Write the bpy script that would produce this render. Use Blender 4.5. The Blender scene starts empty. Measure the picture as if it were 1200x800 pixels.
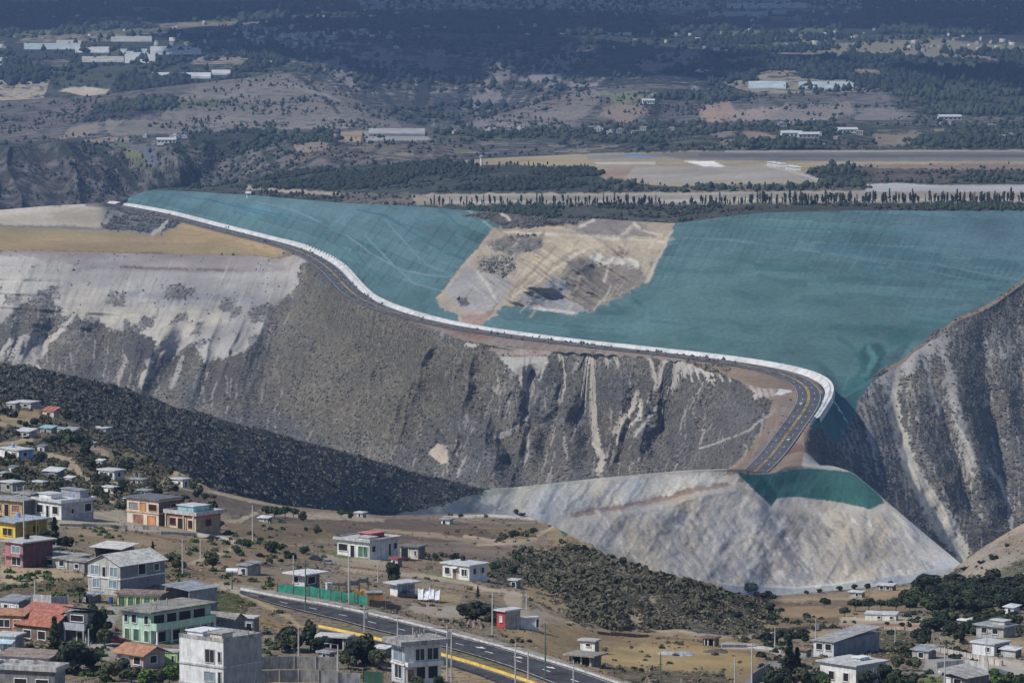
import bpy, math, random
import numpy as np
from mathutils import Vector, Matrix

random.seed(7)
RNG = np.random.default_rng(11)
scene = bpy.context.scene
COL = scene.collection

# ------------------------------------------------------------------ camera
W, H = 1200.0, 800.0          # survey units of the photograph
FPX = 6000.0                  # focal length in those units (telephoto)
VH = -150.0                   # where the horizon lies
PITCH = math.atan((H / 2 - VH) / FPX)
CP, SP = math.cos(PITCH), math.sin(PITCH)
CAMZ = 500.0

cam_data = bpy.data.cameras.new('camera')
cam = bpy.data.objects.new('camera', cam_data)
COL.objects.link(cam)
cam.location = (0, 0, CAMZ)
cam.rotation_euler = (math.pi / 2 - PITCH, 0, 0)
cam_data.sensor_width = 36.0
cam_data.lens = 36.0 * FPX / W
cam_data.clip_start = 1.0
cam_data.clip_end = 60000.0
scene.camera = cam


def unproj(u, v, Y):
    """world point on the sight line (u, v) at ground distance Y"""
    cx = (np.asarray(u, float) - W / 2) / FPX
    cy = (H / 2 - np.asarray(v, float)) / FPX
    t = Y / (CP + cy * SP)
    return np.stack([t * cx, Y + 0 * t, CAMZ + t * (-SP + cy * CP)], -1)


def proj(P):
    P = np.asarray(P, float)
    y = P[..., 1]; z = P[..., 2] - CAMZ
    d = y * CP - z * SP
    yy = y * SP + z * CP
    return W / 2 + FPX * P[..., 0] / d, H / 2 - FPX * yy / d


# ------------------------------------------------------------------ noise
def _hash(ix, iy, seed):
    h = (ix.astype(np.int64) * 374761393 + iy.astype(np.int64) * 668265263 + seed * 1274126177) & 0xffffffff
    h = ((h ^ (h >> 13)) * 1103515245 + 12345) & 0xffffffff
    h = ((h ^ (h >> 15)) * 1540483477) & 0xffffffff
    h = h ^ (h >> 13)
    return (h & 0xffffff) / float(0xffffff)


def vnoise(x, y, seed=0):
    x = np.asarray(x, float); y = np.asarray(y, float)
    ix = np.floor(x); iy = np.floor(y)
    fx = x - ix; fy = y - iy
    fx = fx * fx * fx * (fx * (fx * 6 - 15) + 10); fy = fy * fy * fy * (fy * (fy * 6 - 15) + 10)
    a = _hash(ix, iy, seed); b = _hash(ix + 1, iy, seed)
    c = _hash(ix, iy + 1, seed); d = _hash(ix + 1, iy + 1, seed)
    return (a + (b - a) * fx) * (1 - fy) + (c + (d - c) * fx) * fy


def fbm(x, y, seed=0, octv=4):
    s = 0; a = 0.5; t = 0
    for k in range(octv):
        s = s + a * vnoise(x, y, seed + 31 * k); t += a
        x = np.asarray(x) * 2.03 + 5.3; y = np.asarray(y) * 2.03 + 1.7; a *= 0.5
    return s / t


def ridged(x, y, seed=0, octv=3):
    s = 0; a = 0.5; t = 0
    for k in range(octv):
        n = 1 - np.abs(2 * vnoise(x, y, seed + 17 * k) - 1)
        s = s + a * n * n; t += a
        x = np.asarray(x) * 2.1 + 3.1; y = np.asarray(y) * 2.1 + 7.7; a *= 0.5
    return s / t


def sstep(a, b, x):
    t = np.clip((x - a) / (b - a), 0, 1)
    return t * t * (3 - 2 * t)


# ------------------------------------------------------------------ tags
def tag(o, label=None, cat=None, group=None, kind=None):
    if label: o['label'] = label
    if cat: o['category'] = cat
    if group: o['group'] = group
    if kind: o['kind'] = kind
    return o


def np_mesh(name, V, F, smooth=False):
    """mesh from numpy arrays: V (n,3), F (m,3|4)"""
    V = np.asarray(V, np.float32); F = np.asarray(F, np.int32)
    me = bpy.data.meshes.new(name)
    k = F.shape[1]
    me.vertices.add(len(V)); me.vertices.foreach_set('co', V.ravel())
    me.loops.add(F.size); me.loops.foreach_set('vertex_index', F.ravel())
    me.polygons.add(len(F))
    me.polygons.foreach_set('loop_start', np.arange(0, F.size, k, dtype=np.int32))
    me.polygons.foreach_set('loop_total', np.full(len(F), k, np.int32))
    if smooth:
        me.polygons.foreach_set('use_smooth', np.ones(len(F), bool))
    me.update(calc_edges=True)
    return me


def link(name, me, parent=None):
    o = bpy.data.objects.new(name, me)
    COL.objects.link(o)
    if parent is not None: o.parent = parent
    return o


def vattr(me, name, arr, typ):
    at = me.attributes.new(name, typ, 'POINT')
    if typ == 'FLOAT':
        at.data.foreach_set('value', np.asarray(arr, np.float32).ravel())
    else:
        a = np.asarray(arr, np.float32)
        if a.shape[-1] == 3: a = np.concatenate([a, np.ones(a.shape[:-1] + (1,), np.float32)], -1)
        at.data.foreach_set('color', a.ravel())


# ------------------------------------------------------------------ materials
def new_mat(name):
    m = bpy.data.materials.new(name); m.use_nodes = True
    nt = m.node_tree
    b = nt.nodes['Principled BSDF']
    return m, nt, b


_mc = {}
def M(col, rough=0.85, var=0.16, scale=0.9, name='paint', streak=0.0, metal=0.0, spec=0.3):
    """weathered paint / plaster / concrete: base colour with two scales of dirt"""
    lum = .3 * col[0] + .55 * col[1] + .15 * col[2]
    col = tuple(lum + (c_ - lum) * .86 for c_ in col); var = var * 1.5
    key = (tuple(col), rough, var, scale, name, streak, metal)
    if key in _mc: return _mc[key]
    m, nt, b = new_mat(name)
    N = nt.nodes; L = nt.links
    tc = N.new('ShaderNodeTexCoord')
    n1 = N.new('ShaderNodeTexNoise'); n1.inputs['Scale'].default_value = scale; n1.inputs['Detail'].default_value = 5
    mp = N.new('ShaderNodeMapping'); mp.inputs['Scale'].default_value = (3.0, 3.0, 0.45)
    n2 = N.new('ShaderNodeTexNoise'); n2.inputs['Scale'].default_value = scale * 1.3; n2.inputs['Detail'].default_value = 3
    L.new(tc.outputs['Object'], n1.inputs['Vector']); L.new(tc.outputs['Object'], mp.inputs['Vector']); L.new(mp.outputs[0], n2.inputs['Vector'])
    ad = N.new('ShaderNodeMath'); ad.operation = 'ADD'
    L.new(n1.outputs[0], ad.inputs[0]); L.new(n2.outputs[0], ad.inputs[1])
    mr = N.new('ShaderNodeMapRange'); mr.inputs[1].default_value = 0.7; mr.inputs[2].default_value = 1.3
    mr.inputs[3].default_value = 1 - var * 1.6; mr.inputs[4].default_value = 1 + var
    L.new(ad.outputs[0], mr.inputs[0])
    vm = N.new('ShaderNodeVectorMath'); vm.operation = 'SCALE'; vm.inputs[0].default_value = tuple(col)
    L.new(mr.outputs[0], vm.inputs['Scale']); L.new(vm.outputs[0], b.inputs['Base Color'])
    b.inputs['Roughness'].default_value = rough; b.inputs['Metallic'].default_value = metal
    b.inputs['Specular IOR Level'].default_value = spec
    _mc[key] = m
    return m


def foliage_mat(name, c1, c2, scale=1.2):
    m, nt, b = new_mat(name); N = nt.nodes; L = nt.links
    tc = N.new('ShaderNodeTexCoord'); n1 = N.new('ShaderNodeTexNoise')
    n1.inputs['Scale'].default_value = scale; n1.inputs['Detail'].default_value = 4
    L.new(tc.outputs['Object'], n1.inputs['Vector'])
    gi = N.new('ShaderNodeObjectInfo'); 
    cr = N.new('ShaderNodeMix'); cr.data_type = 'RGBA'
    cr.inputs[6].default_value = (*c1, 1); cr.inputs[7].default_value = (*c2, 1)
    mr = N.new('ShaderNodeMapRange'); mr.inputs[1].default_value = 0.35; mr.inputs[2].default_value = 0.65
    L.new(n1.outputs[0], mr.inputs[0]); L.new(mr.outputs[0], cr.inputs[0])
    mr2 = N.new('ShaderNodeMapRange'); mr2.inputs[3].default_value = 0.75; mr2.inputs[4].default_value = 1.3
    L.new(gi.outputs['Random'], mr2.inputs[0])
    vm = N.new('ShaderNodeVectorMath'); vm.operation = 'SCALE'
    L.new(cr.outputs[2], vm.inputs[0]); L.new(mr2.outputs[0], vm.inputs['Scale'])
    L.new(vm.outputs[0], b.inputs['Base Color'])
    b.inputs['Roughness'].default_value = 0.75; b.inputs['Specular IOR Level'].default_value = 0.2
    return m


def terrain_mat(name, s_bush, s_patch, s_fine, bump=0.5, rough=0.95):
    m, nt, b = new_mat(name); N = nt.nodes; L = nt.links
    tc = N.new('ShaderNodeTexCoord')
    def noise(s, d, r=0.55):
        n = N.new('ShaderNodeTexNoise'); n.inputs['Scale'].default_value = s; n.inputs['Detail'].default_value = d
        n.inputs['Roughness'].default_value = r
        L.new(tc.outputs['Object'], n.inputs['Vector']); return n.outputs[0]
    def attr(a):
        n = N.new('ShaderNodeAttribute'); n.attribute_name = a; return n
    def math_(op, a, bb):
        n = N.new('ShaderNodeMath'); n.operation = op
        for i, q in enumerate((a, bb)):
            if isinstance(q, (int, float)): n.inputs[i].default_value = q
            else: L.new(q, n.inputs[i])
        return n.outputs[0]
    def rng(x, a, bb, c, d, smooth=False):
        n = N.new('ShaderNodeMapRange')
        n.inputs[1].default_value = a; n.inputs[2].default_value = bb; n.inputs[3].default_value = c; n.inputs[4].default_value = d
        L.new(x, n.inputs[0]); return n.outputs[0]
    def scale(c, f):
        n = N.new('ShaderNodeVectorMath'); n.operation = 'SCALE'; L.new(c, n.inputs[0]); L.new(f, n.inputs['Scale']); return n.outputs[0]
    col = attr('col').outputs['Color']; bus = attr('bush').outputs['Color']; den = attr('dens').outputs['Fac']
    nb = noise(s_bush, 4, 0.62); npat = noise(s_patch, 5, 0.6); nf = noise(s_fine, 4, 0.7)
    thr = math_('ADD', math_('MULTIPLY', den, -0.56), 0.78)
    mask = rng(math_('SUBTRACT', nb, thr), -0.07, 0.08, 0, 1)
    g = math_('MULTIPLY', rng(npat, 0.3, 0.7, 0.80, 1.2), rng(nf, 0.25, 0.75, 0.72, 1.28))
    g2 = math_('MULTIPLY', rng(npat, 0.3, 0.7, 0.8, 1.25), rng(nf, 0.25, 0.75, 0.6, 1.45))
    mx = N.new('ShaderNodeMix'); mx.data_type = 'RGBA'
    L.new(mask, mx.inputs[0]); L.new(scale(col, g), mx.inputs[6]); L.new(scale(bus, g2), mx.inputs[7])
    L.new(mx.outputs[2], b.inputs['Base Color'])
    b.inputs['Roughness'].default_value = rough; b.inputs['Specular IOR Level'].default_value = 0.1
    if bump:
        hgt = math_('ADD', math_('MULTIPLY', mask, 0.9), math_('ADD', math_('MULTIPLY', nf, 0.7), math_('MULTIPLY', npat, 1.2)))
        bp = N.new('ShaderNodeBump'); bp.inputs['Strength'].default_value = 0.8; bp.inputs['Distance'].default_value = bump
        L.new(hgt, bp.inputs['Height']); L.new(bp.outputs[0], b.inputs['Normal'])
    return m
# ------------------------------------------------------------------ terrain profile curves, near to far
UMIN, UMAX, DU = -200.0, 1400.0, 1.25
UF = np.arange(-1300.0, 2500.0 + .1, DU)
US = np.concatenate([np.arange(-1300.0, UMIN, 10.0), np.arange(UMIN, UMAX + 0.1, DU), np.arange(UMAX + 10, 2501.0, 10.0)])
NC = len(US)


def ucol(u):
    return int(min(max(np.searchsorted(US, u) - 1, 0), NC - 2))



def curve(pts):
    pts = sorted(pts)
    u = np.array([p[0] for p in pts], float)
    v = np.interp(UF, u, [p[1] for p in pts])
    q = np.interp(UF, u, [1.0 / p[2] for p in pts])
    k = np.exp(-0.5 * (np.arange(-12, 13) * DU / 5.0) ** 2); k /= k.sum()
    sm = lambda a: np.convolve(np.pad(a, 12, mode='edge'), k, mode='valid')
    return np.interp(US, UF, sm(v)), np.interp(US, UF, sm(q))


FGT = {
    -220: [(1000, 600), (800, 740), (720, 800), (650, 900), (600, 1020), (540, 1250), (455, 1560)],
    0:    [(1000, 600), (800, 750), (720, 810), (650, 900), (600, 1010), (540, 1230), (468, 1500)],
    60:   [(1000, 600), (800, 750), (720, 812), (650, 900), (602, 1010), (548, 1210), (480, 1470)],
    100:  [(1000, 600), (800, 750), (720, 815), (655, 900), (605, 1010), (560, 1180), (502, 1430)],
    200:  [(1000, 600), (800, 755), (720, 820), (660, 900), (615, 1000), (585, 1120), (548, 1300)],
    250:  [(1000, 600), (800, 757), (725, 820), (675, 888), (630, 980), (600, 1090), (574, 1260)],
    330:  [(1000, 600), (800, 760), (730, 820), (690, 872), (650, 950), (618, 1050), (592, 1250)],
    450:  [(1000, 600), (800, 765), (735, 825), (690, 885), (650, 970), (625, 1080), (604, 1280)],
    560:  [(1000, 600), (800, 770), (750, 820), (690, 900), (655, 980), (625, 1090), (601, 1290)],
    620:  [(1000, 600), (800, 775), (755, 820), (705, 895), (665, 980), (635, 1060), (605, 1250)],
    660:  [(1000, 600), (800, 780), (760, 830), (728, 885), (690, 935), (655, 1000), (622, 1120)],
    700:  [(1000, 600), (800, 785), (765, 840), (738, 890), (705, 920), (672, 955), (643, 1040)],
    750:  [(1000, 600), (800, 790), (765, 850), (742, 900), (715, 925), (690, 945), (665, 975)],
    820:  [(1000, 600), (800, 795), (768, 850), (742, 905), (722, 930), (702, 950), (681, 980)],
    880:  [(1000, 600), (800, 800), (770, 850), (744, 910), (732, 935), (718, 960), (700, 1000)],
    915:  [(1000, 600), (800, 800), (770, 855), (745, 920), (728, 975), (712, 1060), (697, 1150)],
    1060: [(1000, 600), (800, 800), (770, 855), (745, 920), (725, 985), (705, 1070), (684, 1170)],
    1110: [(1000, 600), (800, 800), (770, 855), (745, 920), (725, 990), (700, 1080), (672, 1170)],
    1150: [(1000, 600), (800, 800), (770, 855), (745, 920), (722, 995), (695, 1080), (642, 1150)],
    1200: [(1000, 600), (800, 800), (770, 855), (745, 920), (720, 1000), (690, 1080), (612, 1160)],
    1420: [(1000, 600), (800, 800), (770, 855), (745, 920), (720, 1000), (690, 1060), (560, 1180)],
}
CV = []      # list of (v array, 1/Y array)
for k in range(7):
    CV.append(curve([(u, FGT[u][k][0], FGT[u][k][1]) for u in FGT]))
vF = [(u, FGT[u][6][0]) for u in FGT]

# M0 base of the hill / spoil heap behind the foreground edge
M0 = [(-220, 490, 1720), (0, 495, 1750), (200, 568, 1800), (330, 612, 2020), (450, 620, 2330), (560, 614, 2530), (600, 615, 2570),
      (640, 628, 2580), (700, 660, 2590), (750, 680, 2597), (820, 698, 2605), (900, 708, 2620), (1000, 704, 2620), (1060, 696, 2620), (1110, 684, 2605), (1200, 700, 2560), (1420, 700, 2500)]
M1 = [(-220, 415, 1900), (0, 427, 1900), (100, 441, 1950), (200, 474, 2050), (330, 508, 2260), (450, 542, 2470), (500, 557, 2535), (560, 572, 2600), (600, 571, 2640),
      (700, 560, 2668), (800, 551, 2682), (850, 549, 2692), (890, 549, 2700), (940, 545, 2725), (975, 545, 2735), (1000, 553, 2735), (1040, 588, 2715), (1080, 622, 2685),
      (1120, 655, 2640), (1160, 690, 2560), (1420, 720, 2500)]
M1v = lambda u: np.interp(u, [p[0] for p in M1], [p[1] for p in M1])
M1Y = lambda u: np.interp(u, [p[0] for p in M1], [p[2] for p in M1])
M2 = [(u, M1v(u) + 25, M1Y(u) + 170) for u in (-220, 0, 100, 200, 330, 450, 560, 600, 700, 790, 830)] + \
     [(872, 533, 2770), (900, 530, 2775), (945, 528, 2780)] + \
     [(u, M1v(u) + 22, M1Y(u) + 110) for u in (985, 1040, 1080, 1120, 1160, 1420)]
M3 = [(-220, 440, 3680), (0, 441, 3680), (200, 488, 3480), (330, 522, 3370), (400, 540, 3320), (560, 586, 3180), (600, 585, 3150), (700, 574, 3110), (800, 565, 3060), (830, 562, 3000),
      (880, 508, 2860), (920, 505, 2850), (944, 507, 2845), (960, 544, 2878), (985, 566, 2880), (1000, 578, 2884), (1050, 612, 2898), (1120, 672, 2930), (1200, 712, 2940), (1420, 730, 2940)]
M4 = [(-220, 365, 3780), (0, 366, 3770), (200, 395, 3640), (330, 420, 3540), (400, 440, 3420), (490, 462, 3320), (560, 490, 3250), (600, 495, 3225), (700, 495, 3170), (800, 497, 3115), (840, 496, 3060),
      (890, 480, 2925), (930, 476, 2930), (947, 480, 2930), (962, 502, 2964), (985, 512, 2968), (1000, 520, 2974), (1050, 520, 3030), (1100, 515, 3060), (1150, 512, 3090), (1200, 505, 3120), (1420, 480, 3150)]
M5 = [(-220, 293, 3850), (0, 293, 3850), (200, 298, 3860), (300, 300, 3840), (350, 306, 3790), (380, 322, 3650), (410, 350, 3540), (440, 366, 3450), (490, 386, 3365), (540, 399, 3310), (600, 408, 3265),
      (700, 420, 3210), (800, 431, 3150), (850, 440, 3100), (890, 455, 3005), (945, 456, 3000), (957, 460, 3000), (972, 477, 3014), (985, 470, 3026), (1000, 459, 3050), (1050, 425, 3105), (1100, 396, 3150), (1150, 366, 3195), (1200, 335, 3240), (1420, 290, 3300)]
M5b = [(-220, 268, 4020), (0, 268, 4020), (130, 269, 4040), (200, 268, 4130), (250, 275, 4040), (300, 286, 3930), (355, 297, 3835), (380, 310, 3720), (410, 336, 3595), (440, 358, 3480), (490, 378, 3390), (540, 391, 3328),
       (600, 401, 3278), (700, 412, 3225), (800, 423, 3168), (850, 430, 3125), (900, 438, 3085), (945, 444, 3055), (962, 450, 3040), (985, 468, 3045), (1000, 457, 3060), (1050, 423, 3115), (1100, 394, 3160), (1150, 364, 3205), (1200, 333, 3250), (1420, 288, 3310)]
M6 = [(-220, 246, 4130), (0, 246, 4130), (60, 241, 4150), (120, 238, 4200), (150, 241, 4420), (200, 250, 4290), (250, 263, 4140), (300, 276, 4010), (355, 289, 3870), (382, 301, 3770), (400, 311, 3700), (420, 335, 3590),
      (437, 352, 3500), (484, 369, 3410), (542, 384, 3345), (670, 401, 3260), (798, 414, 3185), (878, 423, 3135), (935, 433, 3090), (962, 441, 3065), (985, 464, 3052), (1000, 454, 3070), (1050, 420, 3125), (1100, 391, 3170),
      (1150, 361, 3215), (1200, 330, 3260), (1420, 285, 3320)]
M7 = [(-220, 252, 4300), (0, 252, 4300), (100, 244, 4400), (140, 238, 4470), (160, 227, 4520), (180, 222, 4530), (300, 229, 4110), (400, 238, 3870), (480, 241, 3710), (585, 249, 3570), (640, 256, 3500), (700, 256, 3480), (790, 262, 3440),
      (850, 254, 3420), (900, 248.5, 3410), (1000, 247, 3400), (1420, 247, 3400)]
P1 = [(-220, 258, 4500), (0, 256, 4500), (100, 247, 4550), (150, 236, 4600), (180, 221, 4600), (250, 218, 4520), (300, 208, 4470), (350, 200, 4430), (400, 196, 4400), (500, 190, 4380), (600, 184, 4380), (700, 179, 4400), (800, 176, 4400), (1420, 174, 4400)]
def off(c, dv, dY): return [(u, v + dv, Y + dY) for u, v, Y in c]
P2 = off(P1, 9, 150)
P2b = off(P1, 3, 400)
P3 = [(-220, 180, 5100), (0, 173, 5100), (60, 168, 5100), (100, 165, 5120), (150, 170, 5100), (200, 168, 5100), (300, 160, 5100), (500, 163, 5100), (700, 165, 5050), (800, 161, 5000), (900, 157, 5000), (1420, 157, 5000)]
P4 = [(-220, 176, 5300), (0, 168, 5300), (100, 161, 5300), (200, 157, 5350), (300, 152, 5400), (500, 151, 5400), (700, 150, 5400), (800, 146, 5400), (900, 141, 5400), (1420, 140, 5400)]
P5 = off(P4, 6, 150)
P5b = off(P4, 1, 420)
P6 = [(-220, 122, 6400), (0, 118, 6400), (100, 113, 6400), (200, 101, 6400), (340, 85, 6500), (400, 108, 6300), (460, 139, 6100), (500, 149, 6000), (540, 147, 6000), (640, 118, 6150), (700, 103, 6250), (760, 98, 6300), (850, 105, 6300), (900, 110, 6200), (1000, 108, 6200), (1420, 115, 6200)]
P7 = off(P6, 6, 200)
P7b = off(P6, 2, 520)
P8 = [(-220, 92, 7000), (0, 90, 7000), (200, 74, 7200), (300, 58, 7450), (370, 44, 7600), (480, 41, 7650), (600, 42, 7650), (700, 46, 7500), (800, 70, 7200), (900, 80, 7000), (1420, 86, 6900)]
P9 = [(-220, 0, 9900), (1420, 0, 9900)]
P10 = [(-220, -70, 16500), (1420, -70, 16500)]
M1 = [(float(u_), float(M1v(u_) + (1 - sstep(540, 580, u_)) * (9 * (fbm(u_ / 34.0, .3, 401, 4) - .5) + 3.5 * (vnoise(u_ / 5.0, .7, 402) - .5))), float(M1Y(u_))) for u_ in np.unique(np.concatenate([np.arange(-220, 1421, 6.0), [p[0] for p in M1]]))]
def ragged(c):
    f = lambda k: (lambda u: np.interp(u, [p[0] for p in sorted(c)], [p[k] for p in sorted(c)]))
    uu_ = np.unique(np.concatenate([np.arange(-220, 1421, 5.0), [p[0] for p in c]]))
    j = sstep(990, 1015, uu_) * (15 * (fbm(uu_ / 30.0, .2, 411, 4) - .5) + 7 * (vnoise(np.floor(uu_ / 11.0), .4, 412) - .5))
    return [(float(a), float(b), float(d)) for a, b, d in zip(uu_, f(1)(uu_) + j, f(2)(uu_))]


M5, M5b, M6 = ragged(M5), ragged(M5b), ragged(M6)
for c in (M0, M1, M2, M3, M4, M5, M5b, M6, M7, P1, P2, P2b, P3, P4, P5, P5b, P6, P7, P7b, P8, P9, P10):
    CV.append(curve(c))
#        band between curve i and i+1: (name, rows)
BANDS = [('fg', 60), ('fg', 95), ('fg', 80), ('fg', 60), ('fg', 55), ('fg', 60),
         ('dip0', 8), ('hill', 130), ('dip1', 10), ('wall0', 14), ('wall', 110), ('wall', 110), ('terr', 26), ('terr', 34),
         ('blue', 150), ('plain', 70), ('dip2', 6), ('dip2', 8), ('far1', 50), ('far1', 14), ('dip3', 5), ('dip3', 8), ('far2', 55),
         ('dip4', 5), ('dip4', 8), ('far3', 70), ('far3', 80), ('far4', 24)]
assert len(BANDS) == len(CV) - 1, (len(BANDS), len(CV))
rowsV, rowsQ, rowsB, rowsT = [], [], [], []
for i, (nm, n) in enumerate(BANDS):
    v0, q0 = CV[i]; v1, q1 = CV[i + 1]
    for k in range(n):
        t = k / n
        rowsV.append(v0 + (v1 - v0) * t); rowsQ.append(q0 + (q1 - q0) * t); rowsB.append(i); rowsT.append(t)
rowsV.append(CV[-1][0]); rowsQ.append(CV[-1][1]); rowsB.append(len(BANDS) - 1); rowsT.append(1.0)
GV = np.array(rowsV); GY = 1.0 / np.array(rowsQ); RB = np.array(rowsB); RT = np.array(rowsT)
GU = np.broadcast_to(US, GV.shape).copy()
NR = len(GV)
# soften the breaks of slope inside a run of rows
for (b0, b1) in ((0, 5), (10, 13)):
    r = np.where((RB >= b0) & (RB <= b1))[0]
    for it in range(10):
        q = 1 / GY[r[0]:r[-1] + 1]
        q[1:-1] = 0.25 * q[:-2] + 0.5 * q[1:-1] + 0.25 * q[2:]
        GY[r[0]:r[-1] + 1] = 1 / q
BN = np.array([BANDS[b][0] for b in RB])
# the netted slope as one even plane between toe and crest: kinks of the toe line die out upwards
ib = [n for n, _ in BANDS].index('blue')
rb = np.where(BN == 'blue')[0]
kk = np.exp(-0.5 * (np.arange(-160, 161) / 55.0) ** 2); kk /= kk.sum()
sm_ = lambda a: np.interp(US, UF, np.convolve(np.pad(np.interp(UF, US, a), 160, mode='edge'), kk, mode='valid'))
(vt, qt), (vc, qc) = CV[ib], CV[ib + 1]
slp = sm_((qt - qc) / np.maximum(vt - vc, 12)); qcs = sm_(qc - slp * vc)
use = sstep(560, 660, US)
for i_ in rb:
    t_ = RT[i_]
    q0 = 1 / GY[i_]; pl = qcs + slp * GV[i_]
    res0 = qt - (qcs + slp * vt); res1 = qc - (qcs + slp * vc)
    pl = pl + res0 * (1 - sstep(0, .10, t_)) + res1 * sstep(.9, 1, t_)
    GY[i_] = 1 / (q0 * (1 - use) + pl * use)

# relief along the sight line (keeps outlines where the survey puts them)
P0 = unproj(GU, GV, GY)
X0 = P0[..., 0]; Z0 = P0[..., 2]
TT = np.zeros_like(GV)
for run in (('hill',), ('wall0', 'wall'), ('terr',), ('blue',), ('plain',), ('far1',), ('far2',), ('far3',)):
    r = np.where(np.isin(BN, run))[0]
    TT[r] = np.sin(np.pi * np.linspace(0, 1, len(r)))[:, None] ** 0.6
dY = np.zeros_like(GV)
def rows(*n): return np.isin(BN, n)
r = rows('hill')
x, z = X0[r], Z0[r]
dk = 1 - sstep(480, 600, GU[r])
dY[r] = TT[r] * (34 * (fbm(x / 130, z / 60, 3) - .5) + dk * 34 * (ridged(x / 90 + z / 80, z / 200, 5, 4) - .45) + (1 - dk) * (3.5 * (np.abs(2 * fbm((x - z * .8) / 34, z / 80, 6, 5) - 1) - .3) * 2.2 + 9 * (fbm((x + z * .5) / 70, z / 50, 7) - .5)) + 3.5 * (fbm(x / 10, z / 7, 8) - .5) + 2 * (fbm(x / 4, z / 3.2, 12, 3) - .5))
# a haul track steps the spoil heap: the lower mound stands in front of the upper ridge
tr = np.interp(GU[r], [600, 672, 720, 780, 820, 862, 900, 960], [640, 604, 597, 585, 573, 566, 590, 600])
dY[r] -= sstep(-3, 9, GV[r] - tr) * sstep(640, 690, GU[r]) * (1 - sstep(800, 1080, GU[r])) * 12
r = rows('wall0', 'wall')
x, z = X0[r], Z0[r]
wl = np.where(GU[r] > 960, x * 1.0 + z * 0.55, x - z * 0.25)
wl = wl + 22 * (fbm(x / 60, z / 50, 11) - .5)
dY[r] = TT[r] * (90 * (fbm(x / 190, z / 260, 13) - .5) - 50 * (ridged(wl / 92, z / 420, 15, 2) - .4) - 24 * (ridged(wl / 30, z / 110, 19) - .4) + 7 * (fbm(x / 9, z / 6, 18) - .5))
scr = (1 - sstep(320, 370, GU[r])) * (1 - sstep(365, 400, GV[r]))
dY[r] *= (1 - .45 * sstep(985, 1040, GU[r])) * (1 - .72 * scr)


def line_d(u, v, pts):
    d = np.full(u.shape, 1e9)
    for (x1, y1), (x2, y2) in zip(pts[:-1], pts[1:]):
        L2 = (x2 - x1) ** 2 + (y2 - y1) ** 2
        t = np.clip(((u - x1) * (x2 - x1) + (v - y1) * (y2 - y1)) / L2, 0, 1)
        d = np.minimum(d, np.sqrt((u - x1 - t * (x2 - x1)) ** 2 + (v - y1 - t * (y2 - y1)) ** 2))
    return d


for pts, amp, wd in ([[(618, 452), (621, 500), (612, 560), (600, 600)], 46, 34], [[(704, 405), (702, 450), (690, 495), (706, 570)], 40, 30], [[(792, 420), (786, 480), (765, 530)], 36, 26], [[(552, 440), (580, 500), (606, 560)], 34, 26],
                     [[(436, 372), (470, 440), (540, 540)], 30, 34], [[(345, 330), (318, 400), (300, 480)], 40, 34], [[(215, 400), (190, 440), (170, 480)], 30, 24], [[(120, 385), (140, 430), (120, 470)], 30, 24], [[(60, 380), (40, 440)], 26, 20], [[(660, 420), (655, 470), (640, 540)], 26, 20], [[(745, 440), (735, 500), (720, 560)], 26, 20], [[(505, 420), (520, 480), (560, 560)], 24, 22],
                     [[(1046, 425), (1046, 480), (1070, 560), (1130, 660)], 26, 22], [[(1085, 420), (1110, 500), (1140, 600)], 22, 20], [[(1150, 400), (1165, 500), (1185, 600)], 26, 24], [[(1230, 360), (1250, 500)], 26, 26]):
    wob = 7 * (fbm(GU[r] / 16, GV[r] / 16, 19, 3) - .5)
    dd_ = line_d(GU[r] + wob, GV[r], pts)
    dY[r] += TT[r] * amp * .50 * (np.exp(-dd_ / (wd * .62)) - .45 * np.exp(-((dd_ - wd * 1.1) / (wd * .6)) ** 2))
dY[r] *= np.where((GU[r] > 950) & (GU[r] < 1120), np.maximum(sstep(975, 1110, GU[r]), .10), 1.0)
bz = (z / 9.0) % 1.0
dY[r] += scr * TT[r] * 5.5 * (np.where(bz < .8, bz / .8, (1 - bz) / .2) - .5)
dY[r] *= np.where((GU[r] > 868) & (GU[r] < 962), 0.12, 1.0)
r = rows('blue')
x, z = X0[r], Z0[r]
scar = sstep(530, 580, GU[r]) * (1 - sstep(720, 790, GU[r])) * sstep(255, 270, GV[r]) * (1 - sstep(350, 372, GV[r]))
dY[r] = TT[r] * (5 * (fbm(x / 60, z / 25, 21) - .5) + scar * (44 * (fbm(x / 46, z / 20, 23, 6) - .5) - 40 * (ridged((x + 2.2 * z) / 42, z / 40, 25, 4) - .45)))
sg = GU[r] * .62 + GV[r] - (668 * .62 + 306)          # signed distance from the spur's crest, growing down to the right
dY[r] += TT[r] * scar * (26 * sstep(0, 70, sg) - 16 * np.exp(-((sg + 6 * (fbm(GU[r] / 14, GV[r] / 14, 27) - .5)) / 26) ** 2))
r = rows('far1')
x, z = X0[r], Z0[r]
dY[r] = TT[r] * (120 * (fbm(x / 260, z / 200, 33) - .5) - 260 * (ridged((x + .5 * z + 40 * fbm(x / 90, z / 60, 34)) / 150, z / 600, 35) - .4))
r = rows('far2')
x, z = X0[r], Z0[r]
dY[r] = TT[r] * (160 * (fbm(x / 330, z / 200, 43) - .5) - 150 * (ridged((x - .6 * z) / 230, z / 500, 45) - .4))
r = rows('far3') & (RB == 25)
x, z = X0[r], Z0[r]
cn = sstep(330, 420, GU[r]) * (1 - sstep(700, 800, GU[r]))
dY[r] = np.sin(np.pi * RT[r])[:, None] * (cn * (330 * (fbm(x / 420, z / 300, 53) - .5) - 420 * (ridged((x + .8 * z) / 380, z / 700, 55) - .4)) + 60 * (fbm(x / 300, GY[r] / 300, 57) - .5))
GY = GY + dY
P0 = unproj(GU, GV, GY)


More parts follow.
